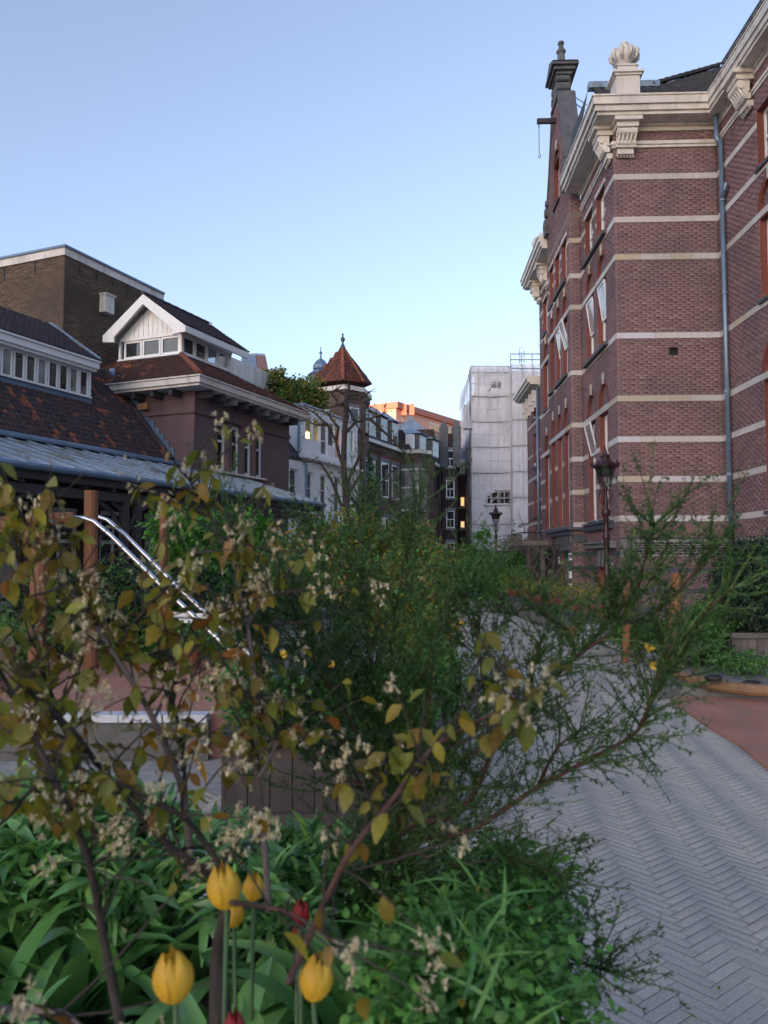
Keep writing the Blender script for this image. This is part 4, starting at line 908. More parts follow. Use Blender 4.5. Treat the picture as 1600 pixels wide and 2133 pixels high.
for sg in (-1, 1):
    MB().pprism(pLe, [(ea + sg * (LW / 2 + ev), ez - .12), (ea + sg * (LW / 2 + ev), ez + .06), (ea, az + .06), (ea, az - .20), (ea + sg * (LW / 2 - .05), ez - .02), (ea + sg * (LW / 2 - .05), ez - .16)][:: 1], .28, .34).build('barge_board', 'white_paint', pv)
    MB().hexa([LP(ls - .29, ea + sg * (LW / 2 + ev), ez - .03), LP(lr + .38, ea + sg * (LW / 2 + ev), ez - .03), LP(lr + .38, ea + .0, az - .06), LP(ls - .29, ea, az - .06),
               LP(ls - .29, ea + sg * (LW / 2 + ev), ez + .02), LP(lr + .38, ea + sg * (LW / 2 + ev), ez + .02), LP(lr + .38, ea, az), LP(ls - .29, ea, az)]).build('roof_boarding', 'cream_paint', pv)
pT = LF.plane_s(le - ev); MB().pbox(pT, ls - .34, lr + .40, ez - .13, ez + .04, -.02, .05).build('eaves', 'white_paint', pv)
tile_slope(pv, [LP(ls - .34, le - ev - .05, ez + .05), LP(lr + .42, le - ev - .05, ez + .05), LP(lr + .42, ea, az + .06), LP(ls - .34, ea, az + .06)], 'roof_tile_dark', .12, .15, nparts=0)
ridge(pv, LP(ls - .34, ea, az + .08), LP(lr + .42, ea, az + .08), 'roof_tile_dark', .07)
# ---- tall blind brick building behind
tb = thing('tall_blind_building', LP(-2, 9, 0), 'tall windowless brown brick building with white roof edge behind the low roofs', 'building')
BE = 6.2; bs0 = LF.lat(135, 530, BE)[0]; bs1 = LF.lat(338, 625, BE)[0]; bzt = LF.lat(135, 532, BE)[1]
pX = LF.plane_s(BE); pY = LF.plane_e(bs0)
brickwork(tb, [(pX, bs0, bs1, 4.0, bzt, [], []), (pY, BE, 13.5, 5.2, bzt, [(9.6, 9.85, 5.2, 7.2, 0), (10.0, 10.2, 5.2, 7.1, 0)], [])], 'brick_brown', 300, LP(bs0, BE, 8), 'mortar_dark')
MB().prism([LP(bs0 + .3, BE + .02, 0)[:2], LP(bs1 - .01, BE + .02, 0)[:2], LP(bs1 - .01, 13, 0)[:2], LP(bs0 + .3, 13, 0)[:2]], 0, bzt).build('core', 'brick_brown_tex', tb)
for o, z0, z1, mm in ((.05, bzt, bzt + .20, 'cream_paint'), (.09, bzt + .20, bzt + .26, 'lead')):
    MB().prism([LP(bs0 - o, BE - o, 0)[:2], LP(bs1 + .02, BE - o, 0)[:2], LP(bs1 + .02, 13.5, 0)[:2], LP(bs0 - o, 13.5, 0)[:2]], z0, z1).build('roof_edge', mm, tb)
for k in range(6): MB().pbox(pX, bs0 + .5 + k * .62, bs0 + .52 + k * .62, bzt - .32, bzt - .01, .012, .03).build('wall_tie', 'black_paint', tb, uv=False)
for k in range(4): MB().pbox(pY, BE + 1.0 + k * 1.1, BE + 1.03 + k * 1.1, bzt - .34, bzt - .01, .012, .03).build('wall_tie', 'black_paint', tb, uv=False)
a_, z_ = LF.lat(216, 636, BE); MB().pbox(pX, a_ - .17, a_ + .17, z_ - .24, z_ + .24, .012, .22).pbox(pX, a_ - .2, a_ + .2, z_ + .24, z_ + .28, .012, .26).build('vent_box', 'cream_paint', tb)
# ---- white building
wb = thing('white_building', LP(6.5, 4, 0), 'white rendered house with long band of windows beside the pavilion', 'building')
WE = 3.0; ws0 = LF.lat(630, 900, WE)[0]; ws1 = LF.lat(745, 930, WE)[0]; wzt = LF.lat(632, 843, WE)[1]
pW = LF.plane_s(WE); pW2 = LF.plane_e(ws0)
zf = LF.lat(632, 945, WE)[1]; wl0 = LF.lat(636, 915, WE)[1]; wl1 = LF.lat(636, 863, WE)[1]
MB().prism([LP(ws0 + .3, WE + .35, 0)[:2], LP(ws1 - .3, WE + .35, 0)[:2], LP(ws1 - .3, 8, 0)[:2], LP(ws0 + .3, 8, 0)[:2]], 0, wzt - .1).build('core', 'interior', wb)
MB().prism([LP(ws0 + .02, WE + .34, 0)[:2], LP(ws0 + .29, WE + .34, 0)[:2], LP(ws0 + .29, 8, 0)[:2], LP(ws0 + .02, 8, 0)[:2]], 0, wzt).build('wall', 'white_wall', wb)
x = ws0 + .22; mb = MB(); mb.pbox(pW, ws0, x, zf, wzt, -.33, 0); nwin = 0; ww = (ws1 - ws0 - .5) / 7
for k in range(7):
    a0, a1 = x + k * ww, x + (k + 1) * ww - .05
    lo = wl0 if k not in (2, 4) else zf + .12
    window(wb, pW, a0, a1, lo, wl1, depth=.04, fr=.05, sash=0 if lo == wl0 else .42, glass='glass_clear' if k in (0, 1, 3, 4) else ('glass_pale' if k in (2, 6) else 'glass'), name='band_window')
    if lo == wl0: mb.pbox(pW, a0, a1, zf, wl0, -.33, -.002)
    else: mb.pbox(pW, a0, a1, zf, lo, -.33, -.002)
    mb.pbox(pW, a1, a1 + .05, zf, wl1, -.33, -.004)
mb.pbox(pW, x, ws1, wl1, wzt, -.33, 0); mb.pbox(pW, x + 7 * ww, ws1, zf, wl1, -.33, 0); mb.build('wall', 'white_wall', wb)
for k in (1, 3, 6): MB().pbox(pW, x + k * ww + .05, x + k * ww + .4, wl0 + .05, wl1 - .05, -.28, -.26).build('curtain', 'curtain', wb, uv=False)
lpc = LF.lat(641, 908, WE + .2); MB().lathe(LP(lpc[0], WE + .22, lpc[1] - .12), [(.02, 0), (.10, .05), (.13, .13), (.10, .21), (.02, .26)], 10).build('globe_lamp', 'lamp_glow', wb, smooth=True, uv=False)
lpc = LF.lat(690, 920, WE + .2); MB().lathe(LP(lpc[0], WE + .22, lpc[1] - .22), [(.02, 0), (.11, .06), (.13, .16), (.08, .42), (.02, .5)], 10).build('globe_lamp', 'lamp_glow_red', wb, smooth=True, uv=False)
MB().pbox(pW, ws0 - .03, ws1 + .03, wzt, wzt + .05, -1, .06).build('roof_edge', 'zinc_roof', wb); MB().prism([LP(ws0 - .03, WE + 1.01, 0)[:2], LP(ws1, WE + 1.01, 0)[:2], LP(ws1, 8, 0)[:2], LP(ws0 - .03, 8, 0)[:2]], wzt, wzt + .05).build('roof_deck', 'lead', wb)
MB().pbox(pW, ws0 - .1, ws1, zf - .10, zf - .001, -.3, .16).pbox(pW, ws0 - .15, ws1, zf - .16, zf - .10, -.3, .24).build('cornice', 'white_paint', wb)
gops = [(ws0 + .25 + k * 1.05, ws0 + .85 + k * 1.05, 2.9, zf - .55, 0) for k in range(-1, 4)]
mb = MB(); xs = ws0 - 1.6
for a0, a1, z0, z1, _ in gops: mb.pbox(pW, xs, a0, 0, zf - .17, -.3, 0); mb.pbox(pW, a0, a1, 0, z0, -.3, 0); mb.pbox(pW, a0, a1, z1, zf - .17, -.3, 0); xs = a1; window(wb, pW, a0, a1, z0, z1, depth=.12, fr=.05, sash=.65)
mb.pbox(pW, xs, ws1, 0, zf - .17, -.3, 0); mb.build('wall', 'white_wall', wb)
MB().prism([LP(ws0 - 1.55, WE + .31, 0)[:2], LP(ws0 + .25, WE + .31, 0)[:2], LP(ws0 + .25, 8, 0)[:2], LP(ws0 - 1.55, 8, 0)[:2]], 0, zf - .3).build('wall', 'white_wall', wb)
MB().hexa([LP(ws0 - 2.2, WE - .02, zf - .25), LP(ws0 - .02, WE - .02, zf - .25), LP(ws0 - .02, WE + 1.3, wzt - .3), LP(ws0 - 2.2, WE + 1.3, wzt - .3), LP(ws0 - 2.2, WE - .02, zf - .17), LP(ws0 - .02, WE - .02, zf - .17), LP(ws0 - .02, WE + 1.3, wzt - .22), LP(ws0 - 2.2, WE + 1.3, wzt - .22)]).build('lean_to_roof', 'roof_tile_black', wb)
MB().tube([LP(ws0 - .06, WE + .1, zf - .1), LP(ws0 - .06, WE + .1, wzt - .15)], .045, 8).tube([LP(ws0 - .06, WE + .1, zf - .1), LP(ws0 + .1, WE - .1, zf - .35), LP(ws0 + .1, WE - .1, 2)], .04, 8).build('downpipe', 'zinc_pipe', wb, uv=False)
MB().prism([LP(ws0 - .15, WE, 0)[:2], LP(ws0, WE, 0)[:2], LP(ws0, WE + .2, 0)[:2], LP(ws0 - .15, WE + .2, 0)[:2]], wzt - .22, wzt - .06).build('hopper', 'zinc_pipe', wb)
# ---- mansard roof block and roof-terrace wall behind
mh = thing('roof_terrace_block', LP(7, 8, 0), 'pale roof terrace wall with slatted screen behind the white house', 'roof terrace')
q0 = LF.lat(500, 760, 6.0); q1 = LF.lat(565, 800, 6.0)
pQ = LF.plane_s(6.0); MB().pbox(pQ, q0[0] - 1.0, q1[0] + .6, wzt - .5, q0[1] + .15, -.3, 0).build('parapet', 'cream_paint', mh)
MB().pbox(pQ, q0[0], q1[0] + 5, 0, wzt - .5, -2.5, -.31).build('wall', 'white_wall', mh)
for k in range(9):
    MB().pbox(pQ, q1[0] + .2, q1[0] + 1.9, wzt + .2 + k * .14, wzt + .26 + k * .14, .02, .06).build('screen_slat', 'weathered_board', mh, uv=False)
MB().pbox(pQ, q1[0] - .4, q1[0] + 3.2, wzt + 1.45, wzt + 1.52, -.6, .3).build('pergola_beam', 'weathered_board', mh)
for k in range(6): MB().pbox(pQ, q1[0] - .3 + k * .6, q1[0] - .24 + k * .6, wzt + 1.53, wzt + 1.6, -.8, .5).build('pergola_slat', 'weathered_board', mh, uv=False)
ms = thing('mansard_house', at(545, 780, 44), 'square slate mansard roof with reddish side rising behind the white lantern', 'roof')
A0, A1, A2 = at(492, 812, 44), at(540, 812, 42.5), at(566, 812, 46); B0, B1, B2 = at(504, 742, 44.4), at(533, 740, 43.2), at(552, 741, 46)
A3 = A0 + (A2 - A1); B3 = B0 + (B2 - B1); ORG[ms.name] = Vector(ms.location)
MB().hexa([A0, A1, A2, A3, B0, B1, B2, B3]).build('slate_roof', 'lead', ms)
MB().add([A1.lerp(B1, .02) + Vector((.02, -.03, 0)), A2.lerp(B2, .02) + Vector((.05, -.02, 0)), B2 + Vector((.04, -.03, 0)), B1 + Vector((.03, -.04, 0))], [(0, 1, 2, 3)]).build('side_slope', 'pink_trim', ms)
MB().hexa([p + Vector((0, 0, .0)) for p in (B0, B1, B2, B3)] + [p + Vector((0, 0, .12)) for p in (B0, B1, B2, B3)]).build('roof_edge', 'zinc_roof', ms)
MB().prism([(A0.x, A0.y), (A1.x, A1.y), (A2.x, A2.y), (A3.x, A3.y)], 0, A0.z).build('wall', 'brick_row_tex', ms)
MB().lathe(at(505, 782, 43), [(.18, 0), (.18, .5), (.26, .52), (.24, .62), (.02, .72)], 10).build('chimney_cowl', 'lead', ms)
# ---- turret house
TY = 33.0
tt = thing('turret_house', at(712, 1158, TY), 'brown brick corner turret with pointed red tile roof and finial', 'building')
def toL(p): r = Vector((p.x, p.y)) - LF.O; return (r.dot(LF.d), r.dot(LF.e))
zt0 = at(715, 810, TY).z
K = [at(628, 805, TY + 1.2), at(718, 803, TY), at(757, 803, TY + .75), at(769, 803, TY + 2.3)]
back = [Vector((K[3].x - 1.3, TY + 4.5, 0)), Vector((K[0].x, TY + 5, 0))]
foot_t = [(p.x, p.y) for p in K] + [(b.x, b.y) for b in back]
MB().prism(foot_t, 0, zt0 - .25).build('wall', 'brick_row_tex', tt)
def grow(P, o):
    c = Vector((sum(p[0] for p in P) / len(P), sum(p[1] for p in P) / len(P))); return [tuple(Vector(p) + (Vector(p) - c).normalized() * o) for p in P]
MB().prism(grow(foot_t, .05), zt0 - .25, zt0 - .02).build('brick_frieze', 'brick_row_tex', tt)
MB().prism(grow(foot_t, .14), zt0 - .019, zt0 + .18).build('cornice', 'cream_paint', tt)
for i in range(1, 3):
    p, q = Vector((K[i].x, K[i].y)), Vector((K[i + 1].x, K[i + 1].y)); u = (q - p).normalized(); nn = Vector((u.y, -u.x)); L_ = (q - p).length
    pl = Plane(p, u, nn)
    for k in range(int(L_ / .16)): MB().pbox(pl, k * .16, k * .16 + .08, zt0 - .36, zt0 - .24, .002, .05).build('dentil', 'brick_row_tex', tt, uv=False)
    c = L_ / 2
    for (z0, z1) in ((zt0 - 1.7, zt0 - .75), (zt0 - 4.6, zt0 - 2.9)):
        mb = MB().pbox(pl, c - .36, c + .36, z1, z1 + .16, .003, .03).pbox(pl, c - .36, c - .27, z0, z1, .003, .03).pbox(pl, c + .27, c + .36, z0, z1, .003, .03); mb.build('window_surround', 'grey_stone', tt)
        window(tt, pl, c - .27, c + .27, z0, z1, depth=-.03, fr=.05, sash=0 if z1 > zt0 - 1 else .5, thick=.03); sill(tt, pl, c - .33, c + .33, z0, 'brick_row_tex', out=.09, depth=-.015)
u = Vector((K[1].x - K[0].x, K[1].y - K[0].y)).normalized(); plc = Plane((K[0].x, K[0].y), u, Vector((u.y, -u.x))); L0 = (Vector((K[1].x, K[1].y)) - Vector((K[0].x, K[0].y))).length
MB().pbox(plc, L0 * .42, L0 * .68, zt0 - 2.4, zt0 - .8, .003, .02).build('cream_panel', 'cream_paint', tt)
apx = at(714, 722, TY + 1.2); eav = [at(645, 797, TY + 1.0), at(715, 793, TY - .05), at(758, 797, TY + .7), at(775, 801, TY + 2.4)]
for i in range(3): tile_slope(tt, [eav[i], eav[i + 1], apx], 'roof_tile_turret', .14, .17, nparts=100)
bk = [Vector((eav[3].x - 1.2, TY + 3.6, eav[0].z)), Vector((eav[0].x + .6, TY + 3.4, eav[0].z))]
for a, b in ((eav[3], bk[0]), (bk[0], bk[1]), (bk[1], eav[0])): MB().add([a, b, apx], [(0, 1, 2)]).build('roof_back', 'roof_tile_turret', tt)
for e in eav[1:3]: ridge(tt, e + Vector((0, -.02, .03)), apx, r=.07)
MB().lathe(apx - Vector((0, 0, .15)), [(.16, 0), (.10, .18), (.045, .28), (.045, .36), (.10, .44), (.11, .5), (.05, .58), (.03, .64), (.05, .70), (.01, .76)], 10).build('finial', 'dark_stone', tt, smooth=True)
# ---- small dome behind the turret
dm = thing('domed_cupola', at(668, 790, 60), 'small grey domed cupola peeping out behind the red turret', 'cupola')
c = at(668, 790, 60); MB().lathe(c, [(.9, -2), (.9, .2), (1.05, .3), (.5, .75), (.62, .8), (.6, 1.1), (.35, 1.45), (.08, 1.65), (.06, 2.0), (.14, 2.1), (.05, 2.2), (.03, 2.6)], 12).build('dome', 'lead', dm, smooth=False)
MB().lathe(c - Vector((0, 0, 2)), [(.9, 0), (.9, -9)], 8).build('drum', 'brick_row_tex', dm)
# ---- terraced row: first brown house with mansard
def terr(nm, label, pl, a0, a1, zc, wmat, cols, levels, mansard, roofm, dorm, surround='grey_stone', arch=False, dthick=7):
    t = thing(nm, pl.w(a0, 0, 0), label, 'terraced house', 'terraced houses beyond the turret')
    MB().pbox(pl, a0, a1, 0, zc - .3, -dthick, 0).build('wall', wmat, t)
    MB().pbox(pl, a0, a1 , zc - .3, zc - .05, -dthick, .06).build('brick_frieze', wmat, t)
    MB().pbox(pl, a0, a1, zc - .049, zc + .12, -dthick, .24).build('cornice', 'cream_paint', t)
    x = a0 + .1
    while x < a1 - .1: MB().pbox(pl, x, x + .09, zc - .42, zc - .302, .002, .07).build('dentil', wmat, t, uv=False); x += .24
    for (b0, b1) in cols:
        for (z0, z1) in levels:
            window(t, pl, b0, b1, z0, z1, depth=-.03, fr=.07, sash=.5, thick=.025); MB().pbox(pl, b0 - .1, b1 + .1, z1 + .002, z1 + .2, .003, .04).pbox(pl, b0 - .1, b1 + .1, z0 - .12, z0 - .002, .003, .09).build('lintel_and_sill', surround, t)
            if arch: MB().pprism(pl, [((b0 + b1) / 2 + (b1 - b0) * .6 * math.cos(math.pi * j / 8), z1 + .2 + .28 * math.sin(math.pi * j / 8)) for j in range(9)], .003, .03).build('window_arch', 'red_brick', t)
    if mansard:
        h, sb = mansard
        MB().hexa([pl.w(a0, zc + .12, 0.1), pl.w(a1, zc + .12, 0.1), pl.w(a1, zc + .12, -dthick), pl.w(a0, zc + .12, -dthick), pl.w(a0, zc + h, -sb), pl.w(a1, zc + h, -sb), pl.w(a1, zc + h, -dthick + 1), pl.w(a0, zc + h, -dthick + 1)]).build('mansard_roof', roofm, t)
        for (b0, b1) in dorm:
            zz0, zz1 = zc + .15, zc + h - .35
            MB().pbox(pl, b0 - .06, b1 + .06, zz0, zz1, -1.2, -.06).build('dormer', 'grey_stone', t)
            window(t, pl, b0, b1, zz0 + .1, zz1 - .1, depth=.03, fr=.07, sash=.5, thick=.028)
            c = (b0 + b1) / 2; MB().add([pl.w(b0 - .18, zz1, .1), pl.w(b1 + .18, zz1, .1), pl.w(b1 + .18, zz1, -1.4), pl.w(b0 - .18, zz1, -1.4), pl.w(c, zz1 + .62, -.7)], [(0, 1, 4), (1, 2, 4), (2, 3, 4), (3, 0, 4)]).build('dormer_roof', 'zinc_roof', t)
    return t
RE = 6.0; pRow = LF.plane_s(RE)
ra0 = LF.lat(750, 905, RE)[0]; ra1 = LF.lat(836, 940, RE)[0]; rzc = LF.lat(836, 943, RE)[1]
Lr = ra1 - ra0; lv = [(rzc - 2.6, rzc - .8), (rzc - 5.6, rzc - 3.6)]
terr('terraced_house', 'first brown brick terraced house, mansard with three zinc-topped dormers, right of the turret', pRow, ra0 - 1, ra1, rzc, 'brick_row_tex', [(ra0 + Lr * f, ra0 + Lr * f + 1.0) for f in (.15, .47, .74)], lv, (1.9, .9), 'roof_tile_old', [(ra0 + Lr * f, ra0 + Lr * f + .8) for f in (.22, .50, .78)], arch=True)
# bay house: projects towards the path
pBay = LF.plane_e(ra1 + .02); be1 = LF.dep(868, 943, ra1)[0]; be0 = RE
t2 = thing('terraced_house', LP(ra1, be1, 0), 'second terraced house, with projecting canted bay and pale cornice, mid row', 'terraced house', 'terraced houses beyond the turret')
zb2 = LF.dep(850, 941, ra1)[1]; se2 = LF.lat(886, 955, be1 - .25)[0]
ft = [LP(ra1 + .02, RE + .5, 0)[:2], LP(ra1 + .02, be1, 0)[:2], LP(ra1 + .9, be1 - .35, 0)[:2], LP(se2, be1 - .35, 0)[:2], LP(se2, RE + 4, 0)[:2], LP(ra1 + .02, RE + 4, 0)[:2]]
MB().prism(ft, 0, zb2 - .25).build('wall', 'brick_row_tex', t2); MB().prism(grow(ft, .06), zb2 - .249, zb2 - .1).build('brick_frieze', 'brick_row_tex', t2); MB().prism(grow(ft, .2), zb2 - .099, zb2 + .1).build('cornice', 'cream_paint', t2)
wc = (be1 + RE) / 2 + .1
for k in range(12): MB().pbox(pBay, be1 + .1 + k * .24, be1 + .2 + k * .24, zb2 - .42, zb2 - .252, .003, .07).build('dentil', 'brick_row_tex', t2, uv=False)
for z0, z1 in ((zb2 - 3.2, zb2 - .9), (zb2 - 6.8, zb2 - 4.4)):
    window(t2, pBay, wc - .65, wc + .65, z0, z1, depth=-.03, fr=.1, sash=.55, thick=.025, glass='glass_pale'); MB().pbox(pBay, wc - .85, wc - .66, z0, z1 + .25, .003, .05).pbox(pBay, wc + .66, wc + .85, z0, z1 + .25, .003, .05).pbox(pBay, wc - .66, wc + .66, z1 + .003, z1 + .25, .003, .05).build('window_surround', 'grey_stone', t2)
    pq = Plane(Vector(LP(ra1 + .02, be1, 0)[:2]), (Vector(LP(ra1 + .9, be1 - .35, 0)[:2]) - Vector(LP(ra1 + .02, be1, 0)[:2])).normalized(), Vector((0, 0))); u = pq.u; pq.n = Vector((u.y, -u.x))
    window(t2, pq, .3, .75, z0, z1, depth=-.03, fr=.07, sash=.5, thick=.025)
zt2 = zb2 + 1.35
MB().hexa([LP(ra1 + .1, RE + .4, zb2 + .1), LP(ra1 + .1, be1 + .3, zb2 + .1), LP(se2, be1 + .2, zb2 + .1), LP(se2, RE + 3, zb2 + .1), LP(ra1 + .7, RE + .2, zt2), LP(ra1 + .7, be1 + 1.5, zt2), LP(se2, be1 + 1.3, zt2), LP(se2, RE + 3, zt2)]).build('mansard_roof', 'roof_tile_old', t2)
for k in range(2):
    b0 = ra1 + 1.2 + k * 2.2; pl2 = LF.plane_s(be1); MB().pbox(pl2, b0, b0 + 1.2, zb2 + .12, zb2 + 1.15, -2, -.3).build('dormer', 'grey_stone', t2); window(t2, pl2, b0 + .1, b0 + 1.1, zb2 + .2, zb2 + 1.1, depth=.27, fr=.08, thick=.028)
    MB().add([pl2.w(b0 - .2, zb2 + 1.15, -.1), pl2.w(b0 + 1.4, zb2 + 1.15, -.1), pl2.w(b0 + 1.4, zb2 + 1.15, -2), pl2.w(b0 - .2, zb2 + 1.15, -2), pl2.w(b0 + .6, zb2 + 1.6, -1)], [(0, 1, 4), (1, 2, 4), (2, 3, 4), (3, 0, 4)]).build('dormer_roof', 'zinc_roof', t2)
MB().pbox(pBay, wc - .2, wc + .2, zb2 + .12, zb2 + 1.0, -.6, -.25).build('dormer', 'white_paint', t2)
# dark house and its tower
DY = at(925, 1100, 58).y
t3 = thing('terraced_house', at(885, 1158, 55), 'dark brick terraced house between the canted bay and the dark tower', 'terraced house', 'terraced houses beyond the turret')
P0, P1 = at(868, 895, 54), at(903, 905, 54); 
MB().prism([(P0.x, 54), (P1.x, 53.8), (P1.x + .4, 58), (P0.x, 58)], 0, P0.z).build('party_wall', 'brick_dark_tex', t3)
Q0, Q1 = at(903, 963, 55.5), at(918, 968, 58.8); ud = (Vector((Q1.x, Q1.y)) - Vector((Q0.x, Q0.y))); Ld = ud.length; ud.normalize(); pDk = Plane((Q0.x - .3, Q0.y), ud, Vector((ud.y, -ud.x)))
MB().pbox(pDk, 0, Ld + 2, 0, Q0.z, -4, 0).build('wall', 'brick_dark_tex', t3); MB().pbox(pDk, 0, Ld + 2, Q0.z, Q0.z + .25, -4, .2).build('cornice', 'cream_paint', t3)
MB().pbox(pDk, .3, Ld, Q0.z + .26, Q0.z + 2.2, -3, -.4).build('dormer', 'dark_timber', t3); window(t3, pDk, .6, 1.5, Q0.z + .3, Q0.z + 2.0, depth=.37, fr=.1, thick=.028); window(t3, pDk, 1.8, 2.7, Q0.z + .3, Q0.z + 2.0, depth=.37, fr=.1, thick=.028)
MB().add([pDk.w(0, Q0.z + 2.2, 0), pDk.w(Ld, Q0.z + 2.2, 0), pDk.w(Ld, Q0.z + 2.2, -3.4), pDk.w(0, Q0.z + 2.2, -3.4), pDk.w(.6, Q0.z + 3.4, -1.4)], [(0, 1, 4), (1, 2, 4), (2, 3, 4), (3, 0, 4)]).build('dormer_roof', 'zinc_roof', t3)
for z0, z1 in ((Q0.z - 4.6, Q0.z - 1.4), (Q0.z - 9.0, Q0.z - 6)): window(t3, pDk, 1.1, 1.9, z0, z1, depth=-.03, fr=.08, thick=.025)
MB().prism([(at(885, 900, 60).x, 60), (at(948, 900, 60).x, 60), (at(948, 900, 60).x, 66), (at(885, 900, 60).x, 66)], 0, at(900, 903, 60).z).build('back_roof', 'grey_stone', t3)
t4 = thing('tower_house', at(938, 1158, 59), 'narrow dark brick tower with two stone pinnacles beside the wrapped scaffold', 'building')
X0, X1 = at(921, 1000, 59).x, at(953, 1000, 59).x; zt = at(935, 903, 59).z; pTw = Plane((X0, 59), (1, 0), (0, -1)); wd = X1 - X0
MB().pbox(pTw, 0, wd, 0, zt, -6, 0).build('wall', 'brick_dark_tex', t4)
for a in (-.15, wd - .35):
    MB().pbox(pTw, a, a + .62, zt - 2.6, zt + .35, -.7, .12).build('pinnacle', 'dark_stone', t4)
    c = pTw.w(a + .31, zt + .35, -.29); MB().lathe(c, [(.5, 0), (.5, .1), (.36, .25), (.16, .6), (.02, .72)], 4, ph=0).build('pinnacle_cap', 'dark_stone', t4)
for py0, py1 in ((938, 973), (1000, 1037), (1064, 1100), (1130, 1165)):
    z1, z0 = at(935, py0, 59).z, at(935, py1, 59).z
    window(t4, pTw, wd * .26, wd * .80, z0, z1, depth=-.03, fr=.07, sash=.5, mull=0, thick=.025); MB().pbox(pTw, wd * .2, wd * .88, z1 + .002, z1 + .22, .003, .07).pbox(pTw, wd * .2, wd * .88, z0 - .15, z0 - .002, .003, .1).build('lintel_and_sill', 'grey_stone', t4)
    MB().pbox(pTw, wd * .50, wd * .53, z0 + .08, (z0 + z1) / 2 - .03, .03, .055).build('glazing_bar', 'white_paint', t4, uv=False)
t5 = thing('lit_house', at(958, 1158, 63), 'dark house with warmly lit windows squeezed between tower and scaffold', 'building')
X0, X1 = at(952, 1000, 63).x, at(985, 1000, 63).x; pq = Plane((X0, 63), (1, 0), (0, -1)); zt = at(955, 965, 63).z
MB().pbox(pq, 0, X1 - X0, 0, zt, -5, 0).build('wall', 'brick_dark_tex', t5)
MB().hexa([pq.w(0, zt, .1), pq.w(1.3, zt, .1), pq.w(1.3, zt, -5), pq.w(0, zt, -5), pq.w(0, zt + 1.6, -1.2), pq.w(1.3, zt + 1.2, -1.2), pq.w(1.3, zt + 1.2, -5), pq.w(0, zt + 1.6, -5)]).build('roof', 'zinc_roof', t5)
for py0, py1, gm in ((957, 985, 'glass_pale'), (1035, 1055, 'room_glow'), (1085, 1100, 'room_glow')):
    z1, z0 = at(935, py0, 63).z, at(935, py1, 63).z; window(t5, pq, .25, .62, z0, z1, depth=-.03, fr=.06, sash=0, thick=.025, glass=gm); MB().pbox(pq, .1, .8, z0 - .2, z0 - .01, .003, .06).build('sill', 'grey_stone', t5)
# ---- sunlit apartment block far behind
PY = 125.0
pk = thing('sunlit_apartment_block', at(870, 1158, PY), 'long salmon apartment block catching the last sun above the rooftops', 'building')
Kc = at(825, 850, PY); Kr = at(990, 873, PY + 24); u = (Vector((Kr.x, Kr.y)) - Vector((Kc.x, Kc.y))); Lk = u.length; u.normalize(); pK = Plane((Kc.x, Kc.y), u, Vector((u.y, -u.x))); zk = Kc.z
MB().pbox(pK, 0, Lk + 10, 0, zk, -9, 0).build('wall', 'pink_render', pk); MB().pbox(pK, -.3, Lk + 10.3, zk, zk + 1.0, -9.4, .5).build('roof_edge', 'pink_trim', pk)
for px in (848, 905, 935, 962):
    P = ray(px, 900); # along the facade
    R2 = Vector((P[0], P[1])); t_ = (pK.P.dot(pK.n)) / R2.dot(pK.n); a = (R2 * t_ - pK.P).dot(pK.u)
    window(pk, pK, a - 1.7, a + 1.7, zk - 2.7, zk - .7, depth=-.03, fr=.2, sash=0, mull=1, glass='yellow_blind', thick=.02)
bal = MB().pbox(pK, -3, Lk + 10, zk - 4.5, zk - 4.25, .1, 2.4).build('balcony_slab', 'pink_trim', pk)
for i in range(60): MB().pbox(pK, -3 + i * .85, -2.75 + i * .85, zk - 4.249, zk - 3.0, 2.1, 2.3).build('baluster', 'pink_trim', pk, uv=False)
MB().pbox(pK, -3, Lk + 10, zk - 2.999, zk - 2.75, 2.05, 2.35).build('balustrade_rail', 'pink_trim', pk)
MB().pbox(pK, -3, Lk + 10, 0, zk - 4.51, .01, 2.3).build('lower_wall', 'pink_render', pk)
g0, g1 = at(760, 872, PY - 3), at(822, 872, PY + 2); g2, g3 = at(812, 850, PY + 6), at(760, 845, PY + 3)
MB().add([g0, g1, g2, g3], [(0, 1, 2, 3)]).build('side_roof', 'pink_trim', pk); MB().add([g0 - Vector((0, 0, 9)), g1 - Vector((0, 0, 9)), g1, g0], [(0, 1, 2, 3)]).build('side_wall', 'pink_render', pk)
for px in (800, 822, 842, 858): c = at(px, 852, PY + 1); MB().box(c.x - .4, c.x + .4, c.y, c.y + .6, c.z - 1, c.z + .9).build('chimney', 'pink_trim', pk)
